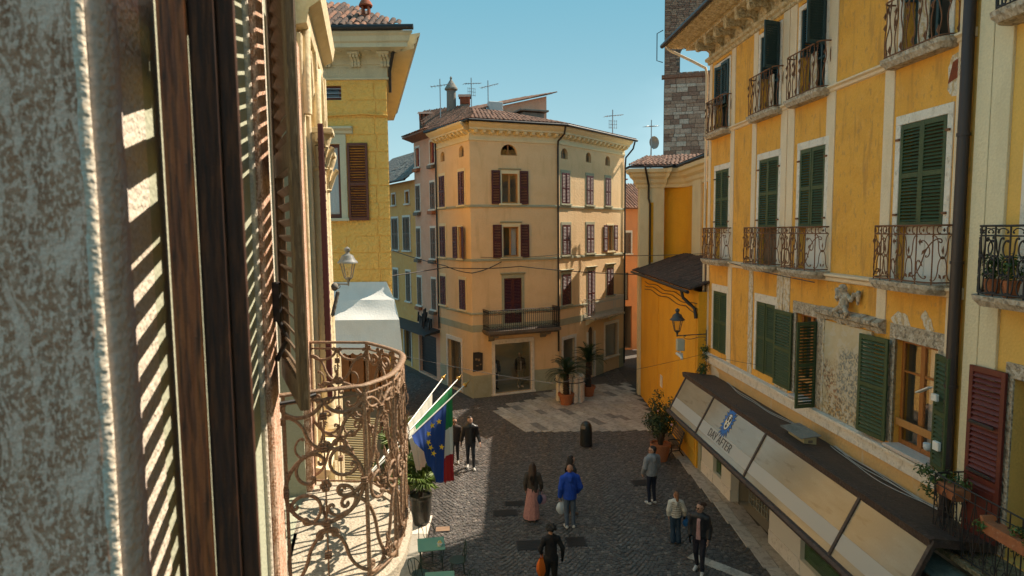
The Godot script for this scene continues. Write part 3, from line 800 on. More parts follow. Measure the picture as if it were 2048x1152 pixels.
# scrollwork of one lace-like railing along a path: y0 floor, h height
func lace(b: MB, lv: MB, pa: Path, y0: float, h: float, r: float, style: int, sides := 5) -> void:
	var L := pa.length()
	var csc := scroll("C", 1.2, 40.0); var ssc := scroll("S", 0.6, 40.0)
	var rod := func(y: float, rr: float) -> void:
		var q := PackedVector2Array()
		for i in 33: q.append(Vector2(L * i / 32.0, y))
		b.tube(pa.line(q), rr, sides)
	rod.call(y0 + h, r * 1.5); rod.call(y0 + 0.04, r * 1.2)
	if style == 0: # lace of the first floor of the ochre house
		rod.call(y0 + h * 0.85, r)
		var m := maxi(5, int(round(L / 0.36)))
		if m % 2 == 0: m += 1
		var w := L / m
		for i in m:
			var a := i * w; var cx := a + w / 2
			b.tube(pa.line(PackedVector2Array([Vector2(a, y0), Vector2(a, y0 + h)])), r * 1.1, sides)
			for sx in [-1.0, 1.0]:
				b.tube(pa.line(place2(csc, Vector2(cx + sx * w * 0.25, y0 + h * 0.925), w * 0.42, PI / 2 * sx, sx > 0)), r * 0.85, sides)
			leaf_blade(lv, pa.map(cx, y0 + h * 0.88, 0.008), Vector3.UP, pa.map(cx, 0, 1) - pa.map(cx, 0, 0), 0.075, 0.025)
			var fl := i % 2 == 0
			if fl: # lyre
				for sx in [-1.0, 1.0]:
					b.tube(pa.line(place2(ssc, Vector2(cx + sx * w * 0.24, y0 + h * 0.64), h * 0.38, PI / 2, sx > 0)), r * 0.85, sides)
					b.tube(pa.line(place2(ssc, Vector2(cx + sx * w * 0.24, y0 + h * 0.27), h * 0.40, PI / 2, sx < 0)), r * 0.85, sides)
					leaf_blade(lv, pa.map(cx + sx * 0.01, y0 + h * 0.1, 0.008), Vector3(0, 1, 0).rotated(Vector3(0, 0, 1), -sx * 0.7), Vector3(0, 0, 1), 0.11, 0.03)
				leaf_blade(lv, pa.map(cx, y0 + h * 0.50, 0.008), Vector3.UP, Vector3(0, 0, 1), 0.16, 0.03)
			else: # one large rolling scroll
				b.tube(pa.line(place2(ssc, Vector2(cx, y0 + h * 0.45), h * 0.78, PI / 2 - 0.32, i % 4 == 1)), r, sides)
				b.tube(pa.line(place2(csc, Vector2(cx - w * 0.18, y0 + h * 0.24), h * 0.34, PI / 2 + 0.5, true)), r * 0.85, sides)
				b.tube(pa.line(place2(csc, Vector2(cx + w * 0.16, y0 + h * 0.62), h * 0.30, -PI / 2 + 0.4, true)), r * 0.85, sides)
				leaf_blade(lv, pa.map(cx - w * 0.1, y0 + h * 0.5, 0.01), Vector3(0.7, 0.7, 0), Vector3(0, 0, 1), 0.16, 0.028)
				leaf_blade(lv, pa.map(cx + w * 0.05, y0 + h * 0.3, 0.01), Vector3(-0.6, 0.8, 0), Vector3(0, 0, 1), 0.13, 0.026)
				leaf_blade(lv, pa.map(cx - w * 0.2, y0 + h * 0.78, 0.01), Vector3(0, -1, 0), Vector3(0, 0, 1), 0.12, 0.035)
		b.tube(pa.line(PackedVector2Array([Vector2(L, y0), Vector2(L, y0 + h)])), r * 1.1, sides)
	elif style == 1: # long loops with leaves, upper floor
		var m := int(round(L / 0.15)); var w := L / m
		for i in m + 1:
			var x := i * w
			var q := PackedVector2Array()
			for k in 13:
				var t := k / 12.0
				q.append(Vector2(clampf(x + 0.045 * (1 if i % 2 else -1) * sin(TAU * t) * sin(PI * t), 0, L), y0 + h * t))
			b.tube(pa.line(q), r, sides)
			if i % 2 == 0:
				leaf_blade(lv, pa.map(x, y0 + h * 0.5, 0.01), Vector3(0, 1, 0), Vector3(0, 0, 1), 0.14, 0.045)
				leaf_blade(lv, pa.map(x, y0 + h * 0.84, 0.01), Vector3(0, -1, 0), Vector3(0, 0, 1), 0.15, 0.05)
			else:
				leaf_blade(lv, pa.map(x, y0 + h * 0.06, 0.01), Vector3(0, 1, 0), Vector3(0, 0, 1), 0.16, 0.045)
				leaf_blade(lv, pa.map(x, y0 + h * 0.98, 0.01), Vector3(0, -1, 0), Vector3(0, 0, 1), 0.15, 0.04)
	elif style == 2: # plain bars with a band of rings
		rod.call(y0 + h * 0.80, r)
		var m := int(round(L / 0.105)); var w := L / m
		for i in m + 1:
			b.tube(pa.line(PackedVector2Array([Vector2(i * w, y0), Vector2(i * w, y0 + h)])), r, sides)
		var k2 := int(L / 0.21)
		for i in k2:
			var q := PackedVector2Array()
			for k in 11: q.append(Vector2((i + 0.5) * L / k2 + 0.06 * cos(TAU * k / 10.0), y0 + h * 0.9 + 0.055 * sin(TAU * k / 10.0)))
			b.tube(pa.line(q), r * 0.8, sides)
			b.tube(pa.line(place2(csc, Vector2((i + 0.5) * L / k2, y0 + h * 0.2), 0.16, 0.0, i % 2 == 0)), r * 0.8, sides)
	elif style == 3: # crossing bars with scrolls below, the near right balcony
		rod.call(y0 + h * 0.86, r)
		var m := int(round(L / 0.2)); var w := L / m
		for i in m + 1:
			b.tube(pa.line(PackedVector2Array([Vector2(i * w, y0), Vector2(i * w, y0 + h)])), r * 1.1, sides)
			if i < m:
				var cx := (i + 0.5) * w
				for sx in [-1.0, 1.0]:
					b.tube(pa.line(PackedVector2Array([Vector2(cx + sx * w * 0.5, y0 + h * 0.1), Vector2(cx, y0 + h * 0.42), Vector2(cx - sx * w * 0.38, y0 + h * 0.80)])), r * 0.75, sides)
					b.tube(pa.line(place2(csc, Vector2(cx + sx * w * 0.24, y0 + h * 0.13), w * 0.62, PI / 2 * sx, sx > 0)), r * 0.75, sides)
					b.tube(pa.line(place2(csc, Vector2(cx + sx * w * 0.24, y0 + h * 0.56), w * 0.5, PI / 2 * sx, sx < 0)), r * 0.7, sides)
	elif style == 4: # dense curls, next house upstairs
		rod.call(y0 + h * 0.86, r)
		var m := maxi(4, int(round(L / 0.26))); var w := L / m
		for i in m + 1:
			b.tube(pa.line(PackedVector2Array([Vector2(i * w, y0), Vector2(i * w, y0 + h)])), r * 1.2, sides)
			if i < m:
				var cx := (i + 0.5) * w
				for k in 3:
					b.tube(pa.line(place2(ssc, Vector2(cx - w * 0.2, y0 + h * (0.18 + 0.26 * k)), h * 0.27, PI / 2, k % 2 == 0)), r, sides)
					b.tube(pa.line(place2(csc, Vector2(cx + w * 0.22, y0 + h * (0.16 + 0.26 * k)), h * 0.24, PI / 2, true)), r, sides)
				b.tube(pa.line(place2(csc, Vector2(cx, y0 + h * 0.93), w * 0.7, 0, true)), r * 0.8, sides)
# balcony: slab with a railing, all parts of one house
func balcony(parent: Node, xf: Transform3D, cx: float, y0: float, half: float, depth: float, rr: float, h: float, style: int, im: Material, sm: Material, r := 0.0075, bulge := 0.0, slab_h := 0.12) -> MeshInstance3D:
	var out := bow(half + 0.05, depth + 0.05, minf(rr + 0.04, depth), bulge)
	var s := MB.new()
	var n := out.size()
	var lv := [[-slab_h, -0.06], [-slab_h * 0.6, -0.02], [-slab_h * 0.45, 0.0], [0.0, 0.012]]
	for k in lv.size() - 1:
		for i in n - 1:
			var f := func(j: int, q: Array) -> Vector3:
				var w := out[j]
				var sc: float = 1.0 + q[1] / half
				return Vector3(w.x * sc, q[0], maxf(w.y + q[1], 0.0))
			s.quad(f.call(i, lv[k]), f.call(i + 1, lv[k]), f.call(i + 1, lv[k + 1]), f.call(i, lv[k + 1]))
	for i in n - 1:
		s.tri(Vector3(0, 0, 0), Vector3(out[i].x * (1 + 0.012 / half), 0, out[i].y + 0.012), Vector3(out[i + 1].x * (1 + 0.012 / half), 0, out[i + 1].y + 0.012))
		s.tri(Vector3(0, -slab_h, 0), Vector3(out[i].x * (1 - 0.06 / half), -slab_h, maxf(out[i].y - 0.06, 0)), Vector3(out[i + 1].x * (1 - 0.06 / half), -slab_h, maxf(out[i + 1].y - 0.06, 0)))
	var o := part(parent, "balcony", s, sm, xf * at(cx, y0, 0.0))
	var pa := Path.new(bow(half, depth, rr, bulge))
	var b := MB.new(); var l2 := MB.new()
	lace(b, l2, pa, 0.0, h, r, style)
	if l2.v.size() > 0: b.add(l2, T0)
	part(o, "railing", b, im)
	return o

# half-round roof tiles: shared mesh, a row starts at the eave
func tile_mesh(ln := 0.45, r0 := 0.095, r1 := 0.075) -> ArrayMesh:
	var b := MB.new()
	var seg := 6
	for k in seg:
		var a0 := PI * k / seg; var a1 := PI * (k + 1) / seg
		var f := func(a: float, r: float, z: float) -> Vector3: return Vector3(cos(a) * r, sin(a) * r * 0.8, z)
		var n0 := Vector3(cos(a0), sin(a0), 0); var n1 := Vector3(cos(a1), sin(a1), 0)
		b.squad(f.call(a1, r0, 0.0), f.call(a0, r0, 0.0), f.call(a0, r1, -ln), f.call(a1, r1, -ln), n1, n0, n0, n1)
		b.quad(f.call(a0, r0, 0.0), f.call(a0, r0 - 0.014, 0.0), f.call(a1, r0 - 0.014, 0.0), f.call(a1, r0, 0.0))
	return b.mesh()
var roof_no := 0
# tiles on the quad a, b (eave, left to right), c, d (top right, top left): one MultiMesh part
func tile_field(parent: Node, a: Vector3, b: Vector3, c: Vector3, d: Vector3, m: Material, pitch := 0.2, step := 0.36) -> void:
	roof_no += 1
	var rg := RandomNumberGenerator.new(); rg.seed = 100 + roof_no
	var up := ((d + c) / 2 - (a + b) / 2)
	var along := (b - a).normalized()
	var upd := (up - along * up.dot(along)).normalized()
	var nrm := along.cross(upd).normalized()
	if nrm.y < 0: nrm = -nrm
	var H := up.dot(upd)
	var base := MB.new()
	base.quad(a, b, c, d)
	var o := part(parent, "roof", base, m)
	var xs := []
	var rows := int(H / step) + 1
	for i in rows:
		var t := (i * step) / H
		if t > 1.0: break
		var l := a.lerp(d, t); var r := b.lerp(c, t)
		var w := l.distance_to(r)
		var cnt := int(w / pitch)
		for j in cnt:
			var q := l + (r - l).normalized() * (j + 0.5 + rg.randf_range(-0.06, 0.06)) * (w / cnt)
			var bs := Basis(along, nrm, -upd) if along.cross(nrm).dot(-upd) > 0 else Basis(-along, nrm, -upd)
			xs.append(Transform3D(bs * Basis.from_euler(Vector3(rg.randf_range(-0.03, 0.03) + 0.05, rg.randf_range(-0.05, 0.05), 0)), q + nrm * 0.012 - upd * rg.randf_range(0.0, 0.05)))
	var mm := MultiMesh.new()
	mm.transform_format = MultiMesh.TRANSFORM_3D
	mm.use_colors = true
	mm.mesh = tile_mesh()
	mm.instance_count = xs.size()
	for i in xs.size():
		mm.set_instance_transform(i, xs[i])
		mm.set_instance_color(i, Color(1, 1, 1) * rg.randf_range(0.55, 1.15))
	var mi := MultiMeshInstance3D.new()
	mi.name = "roof_tiles"
	mi.multimesh = mm
	var tm: StandardMaterial3D = m.duplicate()
	tm.vertex_color_use_as_albedo = true
	mi.material_override = tm
	o.add_child(mi)
	stuff(mi)
func pipe(parent: Node, pts: PackedVector3Array, r: float, m: Material, xf := Transform3D(), called := "downpipe") -> void:
	var b := MB.new(); b.tube(pts, r, 8)
	part(parent, called, b, m, xf)

# ---------------------------------------------------------------- ochre house on the right
func build_right_house() -> void:
	var t := thing("ochre_house", "long weathered ochre house with iron balconies, green shutters and a faded fresco", "house", fr(6.54, 21.41, 176.7))
	var U := [[0.50, 1.62, 11.25, 13.42], [3.74, 4.86, 11.25, 13.42], [5.88, 7.0, 11.25, 13.42], [9.55, 10.7, 11.25, 13.42]]
	var Mw := [[0.68, 1.74, 7.22, 10.03], [3.83, 4.95, 7.22, 10.03], [6.02, 7.13, 7.22, 10.03], [9.62, 10.78, 7.22, 10.03]]
	var Fw := [[0.64, 1.76, 4.28, 6.2], [3.85, 4.95, 4.28, 6.2], [6.03, 7.0, 4.16, 6.16], [9.70, 10.82, 4.16, 6.14]]
	var w := MB.new()
	w.wall(0, 11.3, 4.06, 13.9, U + Mw + Fw, 0.28)
	part(t, "wall", w, M.ochre)
	var lw := MB.new()
	lw.wall(0, 11.3, 2.2, 4.06, [], 0.2, 0.004)
	part(t, "lower_wall", lw, M.beigewall)
	# body behind, so that it shades the street
	var bd := MB.new()
	bd.quad(Vector3(0, 0, -9), Vector3(0, 0, 0), Vector3(0, 13.9, 0), Vector3(0, 13.9, -9))
	bd.quad(Vector3(30, 0, 0), Vector3(30, 0, -9), Vector3(30, 13.9, -9), Vector3(30, 13.9, 0))
	bd.quad(Vector3(30, 0, -9), Vector3(0, 0, -9), Vector3(0, 13.9, -9), Vector3(30, 13.9, -9))
	part(t, "back_wall", bd, M.ochre)
	# painted strips
	var sx := [[0.02, 0.22], [1.82, 2.10], [3.34, 3.60], [5.02, 5.34], [5.38, 5.70], [7.12, 7.46], [9.12, 9.40], [10.95, 11.22]]
	for q in sx:
		var b := MB.new(); b.box(q[0], q[1], 7.24, 11.14, -0.02, 0.022, 0.004); b.box(q[0], q[1], 11.24, 13.5, -0.02, 0.022, 0.004)
		part(t, "painted_strip", b, M.strip)
		if q[0] > 6.9 and q[0] < 7.4: continue
		var c := MB.new(); c.box(q[0], q[1], (6.45 if (q[0] > 8 and q[0] < 10) else 4.10), 7.06, -0.02, 0.022, 0.004)
		part(t, "worn_strip", c, M.wornstrip if q[0] > 3.0 and q[0] < 7.0 else M.strip)
	var hb := MB.new()
	hb.mould(0, 11.3, pv2([0, 11.10, 0.05, 11.12, 0.06, 11.17, 0.12, 11.2, 0.12, 11.235, 0, 11.25]))
	part(t, "string_course", hb, M.strip)
	hb = MB.new()
	hb.mould(0, 11.3, pv2([0, 7.03, 0.06, 7.05, 0.07, 7.12, 0.14, 7.16, 0.14, 7.20, 0, 7.22]))
	part(t, "string_course", hb, M.strip)
	hb = MB.new()
	var k := 0.0
	while k < 11.3: # a chipped ledge in lengths
		var e := minf(k + rng.randf_range(0.7, 1.3), 11.3)
		hb.mould(k, e, pv2([0.004, 3.74 + rng.randf_range(-0.01, 0.01), 0.05, 3.76, 0.06, 3.98, 0.15 + rng.randf_range(-0.02, 0.01), 4.02, 0.14, 4.075 + rng.randf_range(-0.008, 0.008), 0, 4.09]))
		k = e
	part(t, "ledge", hb, M.winstone)
	# cornice: cove, brackets, gutter
	var cm := surf(ctex(256, 70, C3(0.55, 0.43, 0.25), [[C3(0.30, 0.22, 0.11), 9, 5, 1, 1, 0.45, 0.7, 0.8], [C3(0.68, 0.58, 0.40), 12, 5, 1, 1, 0.55, 0.75, 0.8], [C3(0.42, 0.25, 0.08), 18, 4, 1, 1, 0.6, 0.8, 0.6]], 0.15), Vector3(0.5, 0.5, 0.5), 0.95, true, M.nr, 1.0)
	var co := MB.new()
	co.mould(-0.05, 30, pv2([0, 13.50, 0.05, 13.52, 0.06, 13.60, 0.12, 13.64, 0.13, 13.72, 0.03, 13.76, 0.03, 14.02, 0.62, 14.12, 0.62, 14.20, 0.68, 14.22, 0.72, 14.20, 1.16, 14.34, 1.16, 14.42, 0, 14.7]), 0.9, 0.0)
	part(t, "cornice", co, cm)
	for i in 15:
		var s := 0.35 + i * 0.78
		var prof := pv2([0.03, 13.74, 0.10, 13.72, 0.15, 13.76, 0.16, 13.82, 0.24, 13.88, 0.40, 13.88, 0.50, 13.84, 0.58, 13.86, 0.61, 13.94, 0.60, 14.12, 0.03, 14.03])
		var b := MB.new()
		b.mould(s - 0.09, s + 0.09, prof)
		for sd in [-1.0, 1.0]:
			var sp := PackedVector3Array()
			for j in 17:
				var a := j * 0.62; var rr := 0.085 - j * 0.0042
				sp.append(Vector3(s + sd * 0.093, 13.99 + sin(a) * rr * 0.8, 0.46 + cos(a) * rr))
			b.tube(sp, 0.014, 4)
		b.box(s - 0.11, s + 0.11, 14.06, 14.115, 0.03, 0.615)
		part(t, "bracket", b, cm)
	var gu := MB.new(); gu.tube(pv3([-1.25, 14.44, 1.24, 30, 14.44, 1.24]), 0.075, 8)
	part(t, "gutter", gu, M.darkpipe)
	var rf := MB.new()
	rf.quad(Vector3(-1.1, 14.45, 1.15), Vector3(30, 14.45, 1.15), Vector3(30, 15.0, -1.2), Vector3(-0.2, 15.0, -1.2))
	rf.quad(Vector3(-0.2, 15.0, -1.2), Vector3(30, 15.0, -1.2), Vector3(30, 13.9, -9), Vector3(-0.2, 13.9, -9))
	part(t, "roof", rf, M.tiledark)
	pipe(t, pv3([-0.95, 14.36, 1.2, -0.9, 14.2, 1.05, -0.45, 13.75, 0.45, -0.15, 13.45, 0.1, -0.1, 13.2, 0.07, -0.08, 3.6, 0.07]), 0.045, M.strip)
	pipe(t, pv3([11.27, 14.3, 0.12, 11.27, 2.0, 0.12]), 0.085, M.darkpipe)
	for y in [12.0, 9.6, 7.6, 5.6]:
		var b := MB.new(); b.tube(pv3([11.27, y, 0.12, 11.27, y + 0.05, 0.12]), 0.098, 8); part(t, "pipe_collar", b, M.darkpipe)
	# upper windows: teal leaves opened outwards
	for i in 4:
		var h: Array = U[i]
		surround(t, T0, [h[0], h[1], h[2] + 0.02, h[3] - 0.15], 0.11, 0.02, M.winstone, false)
		var bk := MB.new(); bk.room(h, -0.275, -2.6)
		part(t, "room", bk, M.room)
		var gm := MB.new()
		var mx: float = (h[0] + h[1]) / 2
		for q in [h[0] + 0.02, mx - 0.03, h[1] - 0.08]: gm.box(q, q + 0.06, h[2], h[3] - 0.2, -0.26, -0.2)
		gm.box(h[0], h[1], 12.05, 12.1, -0.25, -0.21)
		part(t, "window", gm, M.teal)
		if i == 0:
			leaf(t, trf(Vector3(h[0] + 0.02, 12.1, 0.05), 0.30), 0.56, 1.18, M.teal, false, 0.055, [])
			leaf(t, trf(Vector3(h[1] - 0.54, 12.25, 0.05), 0.0), 0.56, 1.05, M.teal, false, 0.055, [])
		else:
			leaf(t, trf(Vector3(h[1] - 0.02, h[2] + 0.95, 0.03), -PI / 2 + 0.25 + 0.1 * (i % 2)), 0.5, 1.15, M.teal, false, 0.055, [])
			leaf(t, trf(Vector3(h[0] + 0.03, h[2] + 0.95, 0.0), PI / 2 - 0.05), 0.5, 1.15, M.teal, false, 0.055, [])
			var ds := MB.new(); ds.box(h[0] + 0.12, h[0] + 0.4, h[2] + 0.02, h[2] + 1.0, -0.2, -0.18); part(t, "board", ds, M.wornstrip)
		balcony(t, T0, (h[0] + h[1]) / 2, 11.22, 0.78, 0.26, 0.12, 1.0, 1, M.rust, M.oldstone, 0.0115, 0.0, 0.16)
	# first-floor balconies with closed green shutters
	for i in 4:
		var h: Array = Mw[i]
		surround(t, T0, h, 0.13, 0.025, M.winstone, false, 0.04)
		closed_pair(t, T0, [h[0] + 0.01, h[1] - 0.01, 8.2, h[3] - 0.01], M.green, i >= 1, 0.0, 0.062)
		var dw := MB.new()
		dw.box(h[0], h[1], 7.22, 8.2, -0.2, -0.16)
		for q in 2: dw.box(lerpf(h[0], h[1], 0.5 * q) + 0.06, lerpf(h[0], h[1], 0.5 * q + 0.5) - 0.06, 7.32, 8.12, -0.16, -0.145, 0.01)
		part(t, "door", dw, M.white if i != 1 else M.greyshutter)
		var bc := MB.new(); bc.box(h[0], h[1], 8.15, h[3], -0.27, -0.22); part(t, "inner_blind", bc, M.greyshutter)
		balcony(t, T0, (h[0] + h[1]) / 2, 7.24, 0.80, 0.36, 0.16, 0.98, 0, M.rust, M.oldstone, 0.0105, 0.03, 0.17)
		for q in [[h[0] - 0.04, 8.4], [h[1] + 0.04, 8.4], [h[0] - 0.04, 9.75], [h[1] + 0.04, 9.75]]:
			var hg := MB.new(); hg.box(q[0] - 0.05, q[0] + 0.05, q[1], q[1] + 0.04, 0.02, 0.06, 0.006); part(t, "hinge", hg, M.rust)
	# lower windows
	for i in 2:
		var h: Array = Fw[i]
		surround(t, T0, h, 0.12, 0.02, M.winstone, false, 0.10)
		closed_pair(t, T0, [h[0] + 0.01, h[1] - 0.01, h[2], h[3] - 0.01], M.green, i == 1, -0.02, 0.06)
		var bc := MB.new(); bc.box(h[0], h[1], h[2], h[3], -0.27, -0.22); part(t, "inner_blind", bc, M.greyshutter)
	for i in [2, 3]:
		var h: Array = Fw[i]
		surround(t, T0, h, 0.14, 0.02, M.oldstone, false, 0.14)
		casement(t, T0, h, -0.14, M.orangewood, [0.70], i == 3, 0.07)
		var sl := MB.new(); sl.box(h[0] - 0.02, h[1] + 0.02, h[2] - 0.06, h[2] + 0.005, -0.25, 0.16, 0.006); part(t, "sill", sl, M.palestone)
		var ba := MB.new(); ba.box(h[0] + 0.005, h[1] - 0.005, h[2] + 0.36, h[2] + 0.50, -0.09, -0.06, 0.005); part(t, "guard_board", ba, M.honeywood)
	leaf(t, trf(Vector3(5.06, 4.2, 0.07), 0.0), 0.90, 1.93, M.green, true, 0.075, [0.5], 0.08)
	leaf(t, trf(Vector3(7.02, 4.1, 0.03), -1.38), 0.52, 1.98, M.green, true, 0.075, [0.5], 0.07)
	leaf(t, trf(Vector3(8.86, 4.16, 0.16), 0.08), 0.80, 1.95, M.green, true, 0.075, [0.5], 0.08)
	leaf(t, trf(Vector3(10.84, 4.16, 0.06), -0.28), 0.50, 1.92, M.green, true, 0.075, [0.5], 0.07)
	# fresco panel with its broken ledge
	var fp := MB.new()
	var x0 := 7.36; var x1 := 9.02; var y0 := 4.10; var y1 := 6.16
	fp.quad(Vector3(x0, y0, 0.03), Vector3(x1, y0, 0.03), Vector3(x1, y1, 0.03), Vector3(x0, y1, 0.03))
	fp.uv = PackedVector2Array([Vector2(0, 1), Vector2(1, 0), Vector2(1, 1), Vector2(0, 1), Vector2(0, 0), Vector2(1, 0)])
	var fm := StandardMaterial3D.new(); fm.albedo_texture = fresco_tex(); fm.roughness = 0.95; fm.normal_enabled = false
	part(t, "fresco", fp, fm)
	var fe := MB.new()
	fe.box(x0 - 0.05, x0, y0, y1, -0.02, 0.06, 0.01); fe.box(x1, x1 + 0.05, y0, y1, -0.02, 0.06, 0.01)
	part(t, "fresco_frame", fe, M.wornstrip)
	var lg := MB.new()
	var a := 7.14
	while a < 9.42:
		var e := minf(a + rng.randf_range(0.12, 0.3), 9.42)
		var o := rng.randf_range(-0.03, 0.03)
		lg.mould(a, e, pv2([0, 6.18 + o * 0.5, 0.06, 6.19 + o, 0.09, 6.27, 0.17 + o, 6.32, 0.18 + o, 6.40 + o, 0.05, 6.45 + o, 0, 6.46]))
		a = e
	part(t, "broken_ledge", lg, M.oldstone)
	var ld := MB.new()
	ld.box(7.12, 7.34, 4.12, 6.2, -0.01, 0.05, 0.02)
	part(t, "stone_jamb", ld, M.oldstone)
	# plaster fallen away beside the pipe
	patch(t, [[10.72, 10.78], [10.80, 10.95], [10.98, 10.98], [11.2, 11.02], [11.2, 9.9], [11.08, 9.95], [11.02, 10.28], [10.82, 10.30], [10.72, 10.42]], 0.006)
	var ti := 0
	for j in 9:
		var b := MB.new(); b.xbox(Transform3D(Basis(Vector3(0, 0, 1), -0.28), Vector3(10.80 + j * 0.034, 10.68 + 0.01 * j, 0.014)), Vector3(0.018, 0.34, 0.016), 0.003)
		part(t, "brick_rib", b, M.brick)
	patch(t, [[11.0, 9.5], [11.2, 9.62], [11.2, 8.1], [11.1, 7.55], [11.02, 7.7], [11.0, 8.2], [11.06, 8.6], [10.99, 9.0], [11.06, 9.2]], 0.006)
	patch(t, [[11.0, 6.9], [11.2, 6.9], [11.2, 4.2], [11.05, 4.3], [11.1, 5.0], [11.0, 5.6], [11.04, 6.2]], 0.006)
	for q in [[11.12, 9.3], [11.13, 9.05], [11.1, 8.6], [11.12, 8.35], [11.14, 8.0], [11.12, 6.6], [11.1, 6.35], [11.13, 6.1], [11.1, 5.8], [11.12, 5.5], [11.1, 5.2]]:
		var b := MB.new(); b.xbox(Transform3D(Basis(Vector3(0, 0, 1), rng.randf_range(-0.1, 0.1)), Vector3(q[0], q[1], 0.012)), Vector3(rng.randf_range(0.10, 0.16), rng.randf_range(0.06, 0.13), 0.025), 0.01)
		part(t, "stone", b, M.oldstone if rng.randf() < 0.6 else M.tile)
	patch(t, [[9.55, 6.5], [9.75, 6.66], [10.0, 6.6], [10.12, 6.36], [9.9, 6.34], [9.7, 6.38]], 0.008)
	patch(t, [[10.35, 6.62], [10.45, 6.76], [10.6, 6.62], [10.7, 6.44], [10.5, 6.42]], 0.008)
	patch(t, [[0.55, 3.7], [0.7, 3.74], [1.2, 3.6], [1.3, 3.36], [1.28, 3.0], [0.6, 3.1]], 0.008, M.strip)
	# shopfront
	var sh := MB.new()
	sh.wall(0.38, 12.2, 0, 2.9, [[1.42, 2.12, 0.42, 2.35], [2.85, 5.36, 0.0, 2.5], [6.95, 8.6, 0.42, 2.35]], 0.25, 0.22)
	sh.quad(Vector3(0.38, 0, 0), Vector3(0.38, 0, 0.22), Vector3(0.38, 2.9, 0.22), Vector3(0.38, 2.9, 0))
	part(t, "shopfront", sh, flat(C3(0.66, 0.61, 0.52), 0.7))
	var pl := MB.new()
	for q in [[0.37, 1.42], [2.12, 2.85], [5.36, 6.95], [8.6, 12.2]]: pl.box(q[0], q[1], 0, 0.40, 0.2, 0.24, 0.005)
	part(t, "plinth", pl, M.winstone)
	var gg := StandardMaterial3D.new()
	gg.albedo_color = Color(0.22, 0.36, 0.16, 0.55); gg.transparency = BaseMaterial3D.TRANSPARENCY_ALPHA; gg.roughness = 0.05
	for q in [[1.42, 2.12], [6.95, 8.6]]:
		var g := MB.new(); g.box(q[0], q[1], 0.42, 2.35, 0.1, 0.11)
		part(t, "shop_window", g, gg)
		var r := MB.new(); r.room([q[0], q[1], 0.42, 2.35], -0.04, -1.2); part(t, "room", r, M.room)
	var er := MB.new(); er.room([2.85, 5.36, 0.07, 2.5], -0.02, -1.5); part(t, "entrance", er, flat(C3(0.35, 0.30, 0.22), 0.85))
	var gr := MB.new()
	for j in 8: gr.box(3.0 + j * 0.17, 3.03 + j * 0.17, 0.05, 2.3, -0.30, -0.27)
	for j in 12: gr.box(3.0, 4.25, 0.08 + j * 0.19, 0.10 + j * 0.19, -0.305, -0.275)
	part(t, "grille", gr, flat(C3(0.30, 0.30, 0.25), 0.5))
	var cb := MB.new(); cb.box(-0.32, 0.36, 0.0, 1.35, 0.0, 0.25, 0.01); cb.box(0.02, 0.34, 1.37, 2.05, 0.02, 0.2, 0.01)
	part(t, "meter_cupboard", cb, M.sage)
	build_canopy()
	# bird-house-like vent box on the canopy
	var vb := thing("vent_box", "pale wooden vent box with a slanting grey lid on the brown canopy", "box", fr(6.54, 21.41, 176.7) * at(7.5, 3.42, 0.55))
	var q1 := MB.new(); q1.box(-0.35, 0.35, 0.06, 0.24, -0.14, 0.14, 0.006); part(vb, "box", q1, flat(C3(0.42, 0.36, 0.20), 0.8))
	var q2 := MB.new(); q2.xbox(Transform3D(Basis(Vector3.RIGHT, 0.12), Vector3(-0.05, 0.27, 0.02)), Vector3(0.95, 0.02, 0.46), 0.004); part(vb, "lid", q2, M.cement)
	var q3 := MB.new(); q3.box(0.352, 0.36, 0.12, 0.18, -0.05, 0.05); part(vb, "vent", q3, M.dark)

func patch(t: Node, pts: Array, z: float, m: Material = null) -> void: # bare render where the paint coat has come off
	var o := PackedVector2Array()
	for i in pts.size():
		var a := Vector2(pts[i][0], pts[i][1]); var b := Vector2(pts[(i + 1) % pts.size()][0], pts[(i + 1) % pts.size()][1])
		for k in 3:
			o.append(a.lerp(b, k / 3.0) + Vector2(rng.randf_range(-0.018, 0.018), rng.randf_range(-0.018, 0.018)) * (0.0 if k == 0 else 1.0))
	var b := MB.new(); b.poly(o, -0.01, z)
	part(t, "bare_patch", b, m if m else M.wornstrip)

